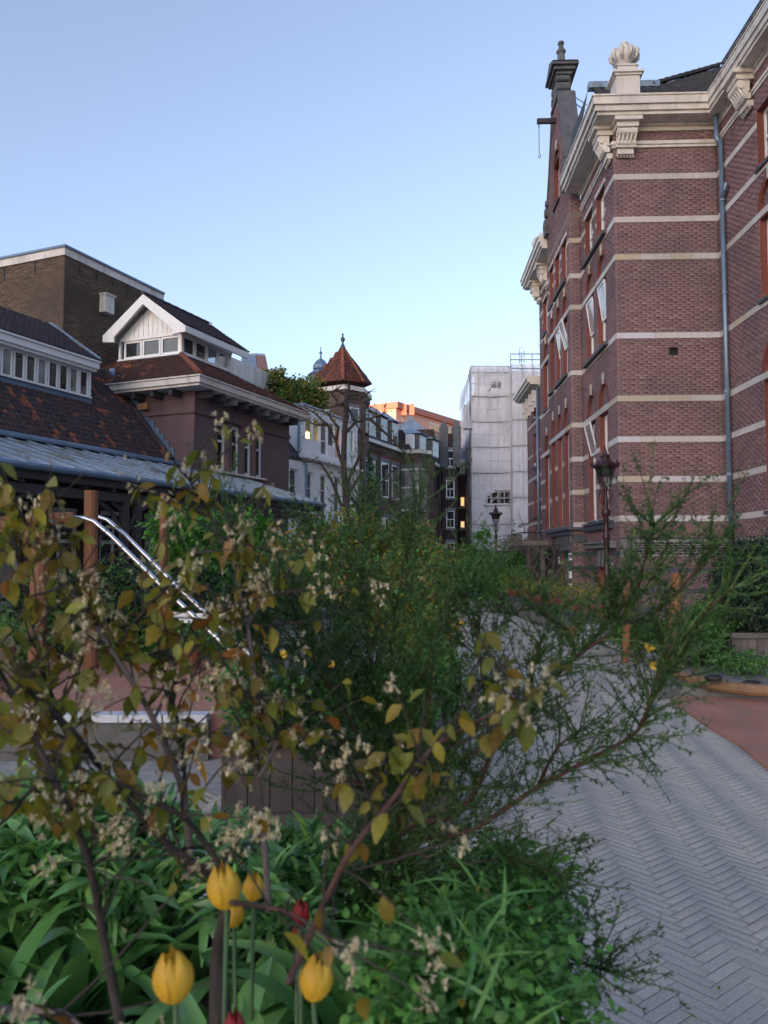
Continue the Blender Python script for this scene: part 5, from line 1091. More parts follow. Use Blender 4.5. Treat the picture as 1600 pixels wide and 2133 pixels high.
# ---- scaffold wrapped in netting
SY = 60.0
sfo = thing('scaffolded_building', at(1030, 1158, SY), 'scaffolded building wrapped in pale grey netting at the end of the path', 'scaffold')
x0, x1, x2 = at(983, 1000, SY).x, at(1063, 1000, SY).x, at(1130, 1000, SY).x; xl = at(965, 1000, SY + 6).x
ztop, ztop2 = at(1020, 783, SY).z, at(1090, 762, SY - .4).z; zrail = at(1020, 763, SY).z; zb0 = at(1020, 1145, SY).z
def netting(nm, P, Q, z0, z1, nx, nz, amp, hole=None):
    P = Vector((P[0], P[1], 0)); Q = Vector((Q[0], Q[1], 0)); u = (Q - P); nrm = Vector((u.y, -u.x, 0)).normalized(); V = []; Fs = []
    sd = random.random() * 50
    for j in range(nz + 1):
        for i in range(nx + 1):
            s = i / nx; z = z0 + (z1 - z0) * j / nz; lift = (z - zb0) % 2.0; belly = math.sin(math.pi * lift / 2.0) ** .6
            p = P + u * s; w = amp * (.9 * (1 - lift / 2.0) + .8 * belly + .5 * abs(math.sin(s * math.pi * (4 if nx > 20 else 2))) + .9 * mnoise.noise(Vector((p.x * .9 + sd, z * .5, 1.3))) + .35 * mnoise.noise(Vector((p.x * 3 + sd, z * 1.1 + p.x, 4.3))))
            V.append((p.x + nrm.x * w, p.y + nrm.y * w, z))
    for j in range(nz):
        for i in range(nx):
            s = (i + .5) / nx; z = z0 + (z1 - z0) * (j + .5) / nz
            if hole and hole(s, z): continue
            a = j * (nx + 1) + i; Fs.append((a, a + 1, a + nx + 2, a + nx + 1))
    m = MB(); m.v = V; m.f = Fs; return m.build(nm, 'net', sfo, smooth=True, uv=False)
hz0, hz1 = at(1040, 1050, SY).z, at(1040, 1020, SY).z; hx0, hx1 = at(1014, 1000, SY).x, at(1062, 1000, SY).x
uz0, uz1 = at(1020, 818, SY).z, at(1020, 797, SY).z; ux0, ux1 = at(1015, 1000, SY).x, at(1046, 1000, SY).x
def hole(s, z):
    x = x0 + (x1 - x0) * s
    if hz0 < z < hz1 and x > hx0 + max(0, (z - hz1 + .6)) * 1.2: return True
    if uz0 < z < uz1 and ux0 + (z - uz0) * .6 < x < ux1 - (.9 if z < (uz0 + uz1) / 2 else 0): return True
    return False
lifts = np.arange(zb0, ztop, 2.0)
for z in lifts: netting('net_panel', (x0, SY), (x1, SY), z, min(z + 2.0, ztop), 26, 10, .10, hole)
for z in lifts: netting('net_panel', (xl, SY + 7), (x0 - .02, SY + .02), z, min(z + 2.0, ztop), 12, 8, .10)
for z in np.arange(zb0, ztop2, 2.0): netting('net_panel', (x1 + .02, SY - .8), (x2, SY - .8), z, min(z + 2.0, ztop2), 22, 10, .10)
netting('net_panel', (x1, SY - .02), (x1 + .01, SY - .8), zb0, ztop2, 3, 30, .02)
netting('net_parapet', (x0, SY), (x1, SY), ztop + .02, zrail, 12, 3, .02); netting('net_parapet', (x0, SY + .5), (x1, SY + .5), ztop + .02, zrail, 12, 3, .02)
MB().box(x0 + .3, x2, SY + .8, SY + .9, ztop - 1.2, zrail - .2).build('back_sheet', 'tarpaulin', sfo)
MB().box(x0 + .5, x2, SY + 1.2, SY + 8, 0, ztop - .8).build('wall', 'brick_row_tex', sfo)
MB().box(xl + .2, x0 + .49, SY + 6.5, SY + 8, 0, ztop - 1).build('wall', 'brick_row_tex', sfo)
def pole(p, q, r=.045): MB().tube([p, q], r, 5).build('scaffold_pole', 'scaffold_steel', sfo, uv=False)
nb = 4
for i in range(nb + 1):
    x = x0 + (x1 - x0) * i / nb; pole((x, SY + .2, .3), (x, SY + .2, zrail + .1)); pole((x, SY + 1.0, .3), (x, SY + 1.0, zrail))
for z in lifts:
    pole((x0, SY + .18, z), (x1, SY + .18, z)); pole((x0, SY + .18, z + 1), (x1, SY + .18, z + 1), .02)
    MB().box(x0, x1, SY + .25, SY + 1.1, z - .06, z - .01).build('platform', 'grey_board', sfo)
for i in range(7): x = x0 + (x1 - x0) * i / 6; MB().tube([(x, SY - .14, zb0), (x, SY - .14, zrail)], .035, 4).build('net_seam', 'net', sfo, uv=False)
for z in np.arange(zb0, ztop, 1.0): MB().tube([(x0, SY - .17, z), (x0 + (x1 - x0) * .5, SY - .19, z - .05), (x1, SY - .17, z)], .028 if (z - zb0) % 2 else .05, 4).build('net_seam', 'net' if (z - zb0) % 2 else 'scaffold_steel', sfo, uv=False) if not (hz0 - .3 < z < hz1) else None
for i in range(4): x = x1 + (x2 - x1) * i / 3; MB().tube([(x, SY - .97, zb0), (x, SY - .97, ztop2)], .03, 4).build('net_seam', 'scaffold_steel', sfo, uv=False)
for z in np.arange(zb0, ztop2, 2.0): MB().tube([(x1, SY - .98, z), (x2, SY - .98, z)], .035, 4).build('net_seam', 'scaffold_steel', sfo, uv=False)
for z in (zrail, zrail - .5): pole((x0, SY, z), (x1, SY, z)); pole((xl, SY + 7, z - 1.5), (x0, SY, z))
for i in range(4):
    x = x1 + (x2 - x1) * i / 3; pole((x, SY - .7, .3), (x, SY - .7, ztop2 + .9))
for z in (ztop2 + .85, ztop2 + .4): pole((x1, SY - .72, z), (x2, SY - .72, z))
xa, xb = at(1079, 700, SY).x, at(1089, 700, SY).x; zz = at(1080, 730, SY).z
for x in (xa, xb): pole((x, SY - .5, ztop2 - 1), (x, SY - .5, zz), .03)
for k in range(5): pole((xa, SY - .5, ztop2 + k * .35), (xb, SY - .5, ztop2 + k * .35), .018)
for k in range(3): z = hz0 + (hz1 - hz0) * (k / 2.4); pole((hx0, SY - .12, z), (hx1, SY - .12, z), .05)
pole((hx0 + .2, SY - .14, hz0), (hx1 - .3, SY - .14, hz1 + .2), .045); pole((hx0, SY - .12, hz0 - .3), (hx0, SY - .12, hz1), .05); pole((hx1, SY - .12, hz0 - .3), (hx1, SY - .12, hz1 + .1), .05)
MB().box(hx0 - .3, hx1, SY - .3, SY + .1, hz0 - .12, hz0).build('platform', 'scaffold_steel', sfo)
for py, pa, pb in ((895, 962, 983), (957, 972, 983)): 
    MB().box(at(pa, py, SY + 1).x, at(pb, py, SY).x, SY - .3, SY - .2, at(970, py + 2, SY).z, at(970, py - 2, SY).z).build('scaffold_board', 'grey_board', sfo)
MB().box(x0 - .1, x2, SY - .2, SY + 1, 0, zb0 - .05).build('hoarding', 'black_paint', sfo)
# ---- unseen block added behind the viewer to keep the sun off the court
def rear(nm, label, x0, x1, y, h, wmat):
    t = thing(nm, ((x0 + x1) / 2, y, 0), label, 'building'); MB().box(x0, x1, y - 12, y, 0, h).build('wall', wmat, t)
    MB().box(x0 - .3, x1 + .3, y - 12.3, y + .3, h + .002, h + .5).build('cornice', 'cream_paint', t)
    pl = Plane((x1, y), (-1, 0), (0, 1)); n = int((x1 - x0) / 3.2)
    for i in range(n):
        for j in range(int(h / 3.3)): window(t, pl, 1.0 + i * 3.2, 2.3 + i * 3.2, 1.0 + j * 3.2, 2.9 + j * 3.2, depth=-.03, fr=.09, thick=.025)
rear('rear_sun_blocker', 'tall brick sun blocker added out of view far behind the viewer, shading the court', -212, -116, -200, 68.0, 'brick_row_tex')

# ================================================================== GARDEN AND STREET FURNITURE
def street_lamp(name, base, H, label, mat='oxblood', redbox=False):
    t = thing(name, base, label, 'street lamp', 'cast iron street lamps'); x, y, z = base; k = H / 3.85
    prof = [(.13, 0), (.13, .18), (.10, .22), (.085, .55), (.10, .60), (.075, .66), (.065, 1.25), (.08, 1.30), (.055, 1.36), (.05, 1.95), (.072, 2.0), (.075, 2.05), (.048, 2.10), (.05, 2.42), (.085, 2.48), (.09, 2.54), (.05, 2.60), (.035, 2.98), (.05, 3.02), (.02, 3.05)]
    MB().lathe(base, [(r * k, h * k) for r, h in prof], 10).build('column', mat, t, smooth=True, uv=False)
    for kk in range(4):
        th = math.pi / 4 + kk * math.pi / 2; d = Vector((math.cos(th), math.sin(th), 0)); b = Vector(base)
        MB().tube([b + Vector((0, 0, 2.62 * k)), b + d * .10 * k + Vector((0, 0, 2.72 * k)), b + d * .155 * k + Vector((0, 0, 2.86 * k)), b + d * .10 * k + Vector((0, 0, 2.97 * k)), b + Vector((0, 0, 2.99 * k))], .010 * k, 5).build('scroll_bracket', mat, t, uv=False)
    b = Vector((x, y, z + 3.0 * k))
    gl = MB().lathe(b, [(.10 * k, .03 * k), (.20 * k, .42 * k)], 6); gl.build('lantern_glass', 'glass_clear', t, uv=False)
    for kk in range(6):
        th = 2 * math.pi * (kk + .5) / 6; d = Vector((math.cos(th), math.sin(th), 0)); MB().tube([b + d * .102 * k + Vector((0, 0, .03 * k)), b + d * .204 * k + Vector((0, 0, .42 * k))], .008 * k, 4).build('lantern_bar', mat, t, uv=False)
    MB().lathe(b + Vector((0, 0, .25 * k)), [(.135 * k, 0), (.175 * k, .22 * k)], 10).build('shade', 'black_paint' if not redbox else 'oxblood', t, uv=False)
    MB().lathe(b + Vector((0, 0, .12 * k)), [(.01, 0), (.035 * k, .03 * k), (.035 * k, .12 * k)], 8).build('bulb', 'glass_whitish', t, smooth=True, uv=False)
    MB().lathe(b + Vector((0, 0, .42 * k)), [(.25 * k, 0), (.27 * k, .03 * k), (.24 * k, .06 * k), (.12 * k, .14 * k), (.09 * k, .20 * k), (.10 * k, .24 * k), (.05 * k, .28 * k), (.03 * k, .36 * k), (.005, .46 * k)], 10).build('lantern_roof', mat, t, uv=False)
    for kk in range(8):
        th = 2 * math.pi * kk / 8; d = Vector((math.cos(th), math.sin(th), 0)); MB().tube([b + d * .25 * k + Vector((0, 0, .44 * k)), b + d * .28 * k + Vector((0, 0, .50 * k)), b + d * .25 * k + Vector((0, 0, .55 * k))], [.03 * k, .024 * k, .008 * k], 5).build('crown_leaf', mat, t, uv=False)
    return t
lpb = at(1266, 1300, 15.5); street_lamp('street_lamp', (lpb.x, lpb.y, 0), at(1266, 928, 15.5).z - .02, 'near ornate dark red lamp post with lantern, in front of the brick corner')
lpb = at(1034, 1200, 33.0); street_lamp('street_lamp', (lpb.x, lpb.y, 0), at(1034, 1052, 33.0).z, 'far small red lamp post with lantern, in front of the netted scaffold', redbox=True)

# low garden wall with flower pots along the brick building
gw = thing('low_garden_wall', RF.w(3, -1.6, 0), 'low concrete garden wall with dark coping beside the path', 'wall')
wA, wB = gr(1052, 1290), gr(1260, 1400)
A2 = Vector(gr(1050, 1272)); B2 = Vector(at(1240, 1370, 13.5)); 
W0 = at(1050, 1258, 23.0); W1 = at(1245, 1330, 14.5)
ud = Vector((W1.x - W0.x, W1.y - W0.y)); Lg = ud.length; ud.normalize(); pG = Plane((W0.x, W0.y), ud, Vector((ud.y, -ud.x)))
if pG.n.x > 0: pG.n = -pG.n
MB().pbox(pG, 0, Lg, 0, .42, -.25, 0).build('wall', 'concrete', gw); MB().pbox(pG, -.03, Lg + .03, .42, .48, -.30, .05).build('coping', 'blue_stone', gw)
def pot(name, x, y, z, r, h, label, plant=None, group=None, mat='terracotta'):
    t = thing(name, (x, y, z), label, 'flower pot', group)
    MB().lathe((x, y, z), [(r * .68, 0), (r * .95, h * .8), (r * 1.05, h * .8), (r * 1.08, h), (r * .9, h), (r * .86, h * .86)], 12).build('pot', mat, t, smooth=False, uv=False)
    if plant:
        m, n, sz, R, up = plant; P = rng.normal(size=(n, 3)) * np.array([R, R, R * .55]) * .5 + np.array([x, y, z + h + R * .45]); leaf_cloud('foliage', P, rdir(n, up), rng.uniform(.7, 1.3, n) * sz, m, t)
    return t
for i in range(11):
    a = .3 + i * (Lg - .6) / 10; p = pG.w(a, 0, -.13)
    pot('flower_pot', p[0], p[1], .482, random.uniform(.13, .17), random.uniform(.18, .24), '%s terracotta pot of yellowish foliage on the low concrete wall, counted from its far end' % ('first second third fourth fifth sixth seventh eighth ninth tenth last'.split()[i]), (('leaf_yellow', 'leaf_yellow', 'leaf_olive')[i % 3], 260, .05, .42, .5), 'pots standing on the low garden wall')
# pergola with bare wisteria
pg = thing('pergola', RF.w(8, -1.6, 0), 'grey timber pergola with tangled bare climber beside the brick building', 'pergola')
pgx = [at(1070, 1200, 29.5), at(1100, 1200, 26.5), at(1130, 1200, 25.2)]
for p in pgx: MB().box(p.x - .07, p.x + .07, p.y - .07, p.y + .07, 0, 2.1).build('post', 'grey_board', pg)
for k in range(6): y = 24.8 + k * .95; MB().box(at(1055, 1200, y).x, at(1150, 1200, y).x, y - .03, y + .03, 2.0, 2.14).build('beam', 'grey_board', pg)
mb = MB()
for i in range(150):
    y = random.uniform(24.3, 30); x = random.uniform(at(1045, 1, y).x, at(1150, 1, y).x); z = 2.15 + random.uniform(-.25, .3); pts = [Vector((x, y, z))]; d = Vector((random.gauss(0, 1), random.gauss(0, 1), random.gauss(-.1, .4))).normalized()
    for j in range(5): d = (d + Vector((random.gauss(0, .6), random.gauss(0, .6), random.gauss(-.12, .4)))).normalized(); pts.append(pts[-1] + d * random.uniform(.12, .28))
    mb.tube(pts, [.014, .012, .01, .009, .007, .005], 4)
for i in range(16):
    p = random.choice(pgx); mb.tube([Vector((p.x + random.gauss(0, .1), p.y, 0)), Vector((p.x + random.gauss(0, .25), p.y + random.gauss(0, .2), .8)), Vector((p.x + random.gauss(0, .3), p.y, 1.5)), Vector((p.x + random.gauss(0, .5), p.y + random.gauss(0, .5), 2.2))], [.035, .03, .025, .015], 5)
mb.build('climber_stems', 'bark_grey', pg, uv=False)

# play equipment ---------------------------------------------------
pa = thing('raised_play_area', (-3.5, 7.5, 0), 'raised terracotta play surface edged by a dark wall with white coping', 'play area')
PZ = .36; f0 = gr(-200, 1487, PZ); f1 = gr(438, 1487, PZ); b0 = gr(-300, 1372, PZ); b1 = gr(560, 1372, PZ); r1 = gr(520, 1480, PZ)
MB().prism([(f0.x, f0.y + .02), (f1.x, f1.y + .02), (r1.x, r1.y), (b1.x, b1.y), (b0.x, b0.y)], 0, PZ - .002).build('play_surface', 'rubber_red', pa)
for k in range(7):
    xa = f0.x + (f1.x - f0.x) * k / 7; xb = f0.x + (f1.x - f0.x) * (k + 1) / 7 - .008
    MB().box(xa, xb, f1.y - .10, f1.y + .05, PZ - .05, PZ + .012).build('coping_stone', 'coping_white', pa)
MB().box(f0.x, f1.x, f1.y - .06, f1.y + .01, 0, PZ - .052).build('edge_wall', 'moss_stone', pa)
pf = thing('play_frame', at(190, 1390, 8.6), 'orange larch play frame with twin steel slide rails on red surface', 'play equipment')
def lpost(px, pyt, pyb, Y, r, mat='larch', nm='post', dx=0):
    a, b = at(px, pyb, Y), at(px + dx, pyt, Y); m = a.lerp(b, .5) + Vector((random.gauss(0, .01), 0, 0)); MB().tube([a, m, b], [r * 1.05, r, r * .96], 12).build(nm, mat, pf, smooth=False, uv=False)
lpost(190, 1022, 1405, 8.4, .075); lpost(76, 1092, 1420, 8.0, .085, dx=6); lpost(342, 1028, 1290, 9.3, .05); lpost(345, 1225, 1310, 9.2, .05); lpost(-40, 1060, 1420, 8.0, .08)
MB().tube([at(-60, 1096, 8.0), at(100, 1082, 8.05), at(150, 1080, 8.2)], .07, 10).build('cross_beam', 'larch', pf, uv=False); MB().tube([at(-60, 1118, 8.0), at(95, 1104, 8.05)], .06, 10).build('cross_beam', 'larch', pf, uv=False)
for dx, dy, Y in ((0, 0, 8.25), (28, -3, 8.75)):
    pts = [at(148 + dx, 1078 + dy, Y), at(176 + dx, 1079 + dy, Y), at(196 + dx, 1086 + dy, Y - .02), at(232 + dx, 1116 + dy, Y - .1), at(345 + dx, 1228 + dy, Y - .35), at(470 + dx, 1345 + dy, Y - .6), at(530 + dx, 1402 + dy, Y - .75)]
    MB().tube(pts, .024, 10).build('slide_rail', 'steel_tube', pf, smooth=True, uv=False)
MB().tube([at(335, 1232, 8.0), at(372, 1212, 8.6)], .016, 6).build('rail_tie', 'steel_tube', pf, uv=False)
MB().hexa([at(352, 1296, 9.2), at(432, 1300, 9.0), at(430, 1300, 9.8), at(360, 1296, 9.9)] + [p + Vector((0, 0, .12)) for p in (at(352, 1296, 9.2), at(432, 1300, 9.0), at(430, 1300, 9.8), at(360, 1296, 9.9))]).build('white_board', 'white_paint', pf)
# right side: balancing log with stepping pads, leaning posts
bl2 = thing('balance_log', at(1500, 1420, 8.9), 'curved yellow-brown balance log with two dark stepping pads on grey kerb', 'play equipment')
q = [at(1392, 1398, 9.6), at(1430, 1412, 9.3), at(1490, 1428, 9.0), at(1550, 1436, 8.8), at(1620, 1441, 8.7), at(1760, 1456, 8.5)]
MB().tube(q, [.05, .06, .066, .07, .07, .07], 12).build('log', 'larch_pale', bl2, uv=False)
for px, py in ((1486, 1412), (1566, 1424)):
    c = at(px, py, 8.85); MB().lathe(c, [(.06, -.04), (.095, -.01), (.10, .012), (.07, .03)], 14).build('stepping_pad', 'black_paint', bl2, smooth=True, uv=False)
kb = [gr(1372, 1460), gr(1418, 1448), gr(1500, 1452), gr(1900, 1462), gr(1900, 1385), gr(1560, 1380), gr(1440, 1374), gr(1385, 1398)]
MB().prism([(p.x, p.y) for p in kb], 0, .09).build('kerb_mound', 'concrete', bl2)
def leanpost(px0, py0, px1, py1, Y, r, label):
    a, b = at(px0, py0, Y), at(px1, py1, Y); t = thing('leaning_post', a, label, 'wooden post')
    MB().tube([a, a.lerp(b, .55) + Vector((.015, 0, 0)), b], [r * 1.05, r, r * .9], 12).build('trunk', 'larch', t, uv=False)
    MB().tube([a.lerp(b, .58), a.lerp(b, .60)], r * 1.07, 12).build('rope_band', 'weathered_board', t, uv=False)
leanpost(1302, 1380, 1306, 1206, 10.8, .05, 'thin upright orange larch post behind the broom, nearer the lamp')
leanpost(1388, 1400, 1412, 1194, 10.8, .085, 'thick leaning orange larch post with dark rope band behind the broom')
# planters
def box_planter(name, x0, x1, y0, y1, h, label, mat='weathered_board', bw=.145, rot=None):
    t = thing(name, ((x0 + x1) / 2, (y0 + y1) / 2, 0), label, 'planter')
    n = max(1, round((x1 - x0) / bw)); w = (x1 - x0) / n
    for i in range(n):
        for yy in (y0, y1 - .025): MB().box(x0 + i * w + .003, x0 + (i + 1) * w - .003, yy, yy + .025, .03, h - .07).build('board', mat, t)
    n2 = max(1, round((y1 - y0) / bw)); w2 = (y1 - y0) / n2
    for i in range(n2):
        for xx in (x0 - .025, x1): MB().box(xx, xx + .025, y0 + i * w2 + .003, y0 + (i + 1) * w2 - .003, .03, h - .07).build('board', mat, t)
    MB().box(x0 - .05, x1 + .05, y0 - .05, y0 + .06, h - .07, h).build('top_rail', mat, t); MB().box(x0 - .05, x1 + .05, y1 - .06, y1 + .05, h - .07, h).build('top_rail', mat, t)
    MB().box(x0 - .05, x0 + .06, y0 + .062, y1 - .062, h - .07, h).build('top_rail', mat, t); MB().box(x1 - .06, x1 + .05, y0 + .062, y1 - .062, h - .07, h).build('top_rail', mat, t)
    MB().box(x0 - .03, x1 + .03, y0 - .028, y0 - .002, .06, .14).build('bottom_rail', mat, t)
    MB().box(x0 + .03, x1 - .03, y0 + .03, y1 - .03, .1, h - .09).build('soil', 'ground_soil', t)
    return t
box_planter('near_planter', -2.6, .34, .25, 2.35, .60, 'nearest raised timber bed full of tulips and shrubs at the photo bottom')
mpY = gr(600, 1742)[1]; mx0 = at(470, 1600, mpY).x; box_planter('middle_planter', mx0, .38, mpY, mpY + 1.6, at(600, 1530, mpY).z, 'middle brown board planter with upright planks and top rail', bw=.135)
box_planter('grey_planter', at(1530, 1350, 10.8).x, at(1700, 1350, 10.8).x, 10.8, 12.0, at(1560, 1318, 10.8).z, 'weathered grey plank planter under the dark shrub at right edge', 'grey_board', bw=.10)

# ================================================================== PLANTS
def Bp(px, py, Y, rpx, rpy=None, ry=None):   # ellipsoid seen at a pixel position
    p = at(px, py, Y); k = Y / FPX; return (p.x, p.y, p.z, rpx * k, ry if ry else rpx * k, (rpy or rpx) * k)
shrub('green_bush', 'bright green leafy bush in front of the veranda', 'bush', [Bp(380, 1105, 11.5, 70, 42), Bp(460, 1100, 12, 70, 42), Bp(530, 1115, 12.5, 50, 40), Bp(430, 1150, 11.8, 110, 45), Bp(560, 1165, 12.2, 60, 40)], 9000, .085, 'leaf_green', base=0, mat2='leaf_mid', stems=4)
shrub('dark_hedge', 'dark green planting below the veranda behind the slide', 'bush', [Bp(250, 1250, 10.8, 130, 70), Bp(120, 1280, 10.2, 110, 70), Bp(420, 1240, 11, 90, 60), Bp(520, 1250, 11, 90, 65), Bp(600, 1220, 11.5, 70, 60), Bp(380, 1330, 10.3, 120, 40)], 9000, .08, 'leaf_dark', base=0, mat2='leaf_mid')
shrub('bronze_shrub', 'bronze and olive shrub mass in the middle distance left of the path', 'bush', [Bp(700, 1170, 9.5, 100, 90), Bp(810, 1180, 10, 80, 80), Bp(660, 1120, 9.5, 50, 35), Bp(740, 1095, 9.5, 50, 35), Bp(560, 1190, 9, 45, 40)], 9000, .07, 'leaf_olive', base=0, mat2='leaf_mid', stems=8)
shrub('olive_hedge', 'tall olive-green hedge bordering the left side of the path', 'hedge', [Bp(880, 1200, 9, 70, 75), Bp(915, 1290, 8.2, 42, 90), Bp(870, 1300, 8, 70, 90), Bp(860, 1120, 10.5, 40, 35), Bp(800, 1250, 8.5, 70, 80), Bp(890, 1390, 7.6, 55, 60)], 17000, .05, 'leaf_olive', base=0, mat2='leaf_mid', stems=6)
shrub('low_green_shrub', 'low green shrub at the foot of the hedge beside the path', 'bush', [Bp(880, 1430, 6.6, 70, 55), Bp(780, 1440, 6.4, 80, 50), Bp(915, 1390, 7.2, 40, 45), Bp(920, 1480, 6.2, 35, 40)], 12000, .035, 'leaf_mid', base=0)
shrub('planter_foliage', 'fresh green low foliage filling the middle board planter', 'plant', [Bp(600, 1470, 5.3, 120, 50), Bp(720, 1480, 5.3, 110, 50), Bp(840, 1500, 5.2, 90, 50), Bp(560, 1505, 4.9, 70, 30), Bp(680, 1515, 4.85, 100, 26), Bp(500, 1430, 5.6, 60, 40)], 14000, .035, 'leaf_green', base=.4, mat2='leaf_cover')
shrub('far_bush', 'far green bush beside the small red lamp post', 'bush', [Bp(1000, 1190, 29, 50, 30), Bp(1070, 1185, 27, 40, 35), Bp(1010, 1215, 25, 40, 30), Bp(1080, 1215, 25, 30, 25)], 9000, .10, 'leaf_green', base=0, mat2='leaf_mid')
shrub('far_bush', 'far olive hedge crossing in front of the scaffold foot', 'hedge', [Bp(900, 1165, 33, 60, 28), Bp(975, 1172, 32, 50, 26), Bp(940, 1190, 29, 50, 24), Bp(1050, 1170, 31, 30, 15)], 8000, .11, 'leaf_olive', base=0, mat2='leaf_mid')
shrub('climbing_vine', 'green vine climbing beside the far lamp post', 'climber', [Bp(1003, 1140, 32, 14, 45), Bp(1012, 1110, 32, 10, 25), Bp(985, 1165, 32, 24, 25)], 1500, .12, 'leaf_green', base=0)
shrub('ivy_column', 'dark green ivy climbing the brick wall beside the white house', 'climber', [Bp(765, 985, 35, 18, 45), Bp(770, 1040, 35, 22, 60), Bp(760, 1100, 35, 25, 60)], 5000, .12, 'leaf_mid', base=0, mat2='leaf_dark')
shrub('roof_terrace_plants', 'bushy olive plants growing on the roof terrace above the white house', 'plant', [Bp(575, 805, 29, 35, 28), Bp(615, 820, 29, 40, 28), Bp(655, 835, 29, 30, 22), Bp(595, 840, 28.5, 30, 22), Bp(640, 800, 31, 28, 14), Bp(560, 790, 30, 22, 14)], 7000, .13, 'leaf_olive', base=at(600, 850, 29).z - .6, mat2='leaf_mid')
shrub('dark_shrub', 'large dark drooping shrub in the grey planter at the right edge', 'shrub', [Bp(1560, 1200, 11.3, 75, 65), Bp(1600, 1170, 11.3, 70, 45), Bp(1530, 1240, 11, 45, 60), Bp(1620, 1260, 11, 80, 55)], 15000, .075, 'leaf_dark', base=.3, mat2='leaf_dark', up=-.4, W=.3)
shrub('ground_ivy', 'green ground plants between the leaning posts and grey planter', 'plant', [Bp(1480, 1290, 11.3, 60, 40), Bp(1440, 1330, 11, 60, 28), Bp(1540, 1380, 10.4, 70, 10), Bp(1340, 1320, 12, 60, 30)], 8000, .06, 'leaf_mid', base=0)
shrub('side_hedge', 'dark planting bed along the foot of the veranda steps at far left', 'hedge', [Bp(30, 1330, 9.8, 120, 40), Bp(250, 1350, 9.9, 100, 25), Bp(470, 1345, 9.8, 60, 28)], 5000, .06, 'leaf_mid', base=.2)
for px, py, Y, r, lab in ((398, 1392, 8.88, .12, 'larger terracotta pot of green leaves at the edge of the play surface'), (455, 1387, 9.07, .09, 'smaller terracotta pot right of the larger one by the play surface'), (10, 1387, 9.07, .12, 'terracotta pot at the far left edge of the play surface'), (1503, 1350, 13.8, .17, 'terracotta pot standing left of the grey plank planter'), (1200, 1347, 14.0, .18, 'dark terracotta pot at the near end of the low concrete wall')):
    p = at(px, py, Y); pot('flower_pot', p.x, p.y, max(p.z, .02), r, r * 1.9, lab, ('leaf_mid', 220, .05, r * 2.6, .6))
sk = thing('grey_sack', at(1235, 1330, 13.0), 'pale grey plastic sack lying beside the lamp post foot', 'sack')
p = at(1232, 1345, 13.0); MB().lathe((p.x, p.y, 0), [(.24, .01), (.29, .08), (.31, .18), (.25, .30), (.19, .40), (.21, .47), (.08, .50)], 5).build('sack', 'sack', sk, smooth=False, uv=False)
# round sign (mirror ring) on a pole by the hedge
sg = thing('round_mirror', at(868, 1200, 16), 'round white ring sign on a thin pole above the hedge', 'sign')
c = at(872, 1116, 16); mb = MB(); mb.tube([c + Vector((.20 * math.cos(a), .01, .20 * math.sin(a))) for a in np.linspace(0, 2 * math.pi, 25)], .028, 6, cap=False); mb.build('ring', 'white_paint', sg, smooth=True, uv=False)
MB().tube([Vector((c.x, c.y, 0)), Vector((c.x, c.y, c.z - .2))], .022, 6).build('pole', 'zinc_pipe', sg, uv=False)
# garden chair in the hedge
gc = thing('garden_bench', at(800, 1320, 8.9), 'dark garden bench half hidden in the planting behind the broom', 'bench')
a = at(760, 1330, 8.9)
for k in range(3): MB().box(a.x, a.x + .9, a.y, a.y + .03, .62 + k * .12, .71 + k * .12).build('back_slat', 'weathered_board', gc)
for k in range(3): MB().box(a.x, a.x + .9, a.y - .42 + k * .13, a.y - .32 + k * .13, .40, .43).build('seat_slat', 'weathered_board', gc)
for x in (a.x + .05, a.x + .8):
    for y in (a.y - .4, a.y): MB().box(x, x + .05, y + .031, y + .07, 0, .40 if y < a.y else .95).build('leg', 'weathered_board', gc)

# ---- bare young tree -------------------------------------------------
def limb(mb, pts, r0, r1, k=7):
    n = len(pts); P = [Vector(pts[0])]
    for i in range(n - 1):
        a, b = Vector(pts[i]), Vector(pts[i + 1]); P += [a.lerp(b, .5) + Vector((random.gauss(0, .01), random.gauss(0, .02), random.gauss(0, .01))) * (b - a).length, b]
    m = len(P); mb.tube(P, [r0 + (r1 - r0) * i / (m - 1) for i in range(m)], k); return P
tr = thing('bare_tree', (at(718, 1158, 15).x, 15, 0), 'slim bare young tree with knuckled crown in front of the white house', 'tree')
tk = MB(); limb(tk, [Vector((at(724, 1158, 15).x, 15, 0)), at(722, 1060, 15), at(716, 980, 15), at(718, 900, 15), at(722, 822, 15)], .075, .045, 9); tk.build('trunk', 'bark', tr, smooth=True, uv=False)
brs = [[(716, 975), (700, 920), (682, 885), (655, 860), (628, 845)], [(700, 920), (705, 890), (690, 872), (682, 860)], [(682, 885), (660, 885), (645, 880)], [(717, 905), (740, 880), (770, 872), (800, 862)], [(722, 822), (700, 812), (690, 820), (702, 835), (712, 850)], [(722, 822), (745, 822), (757, 826), (768, 818)],
       [(722, 1010), (745, 960), (755, 930), (752, 900), (735, 870)], [(740, 880), (732, 862), (725, 850)], [(722, 1035), (750, 990), (752, 960), (748, 940)], [(724, 1060), (760, 1035), (800, 1000), (835, 965)], [(760, 1035), (790, 1045), (830, 1035)], [(722, 1080), (690, 1000), (668, 965), (630, 960), (600, 955)], [(722, 822), (728, 806), (724, 800)], [(722, 840), (700, 845), (690, 850)], [(770, 872), (790, 890), (820, 920), (860, 960)]]
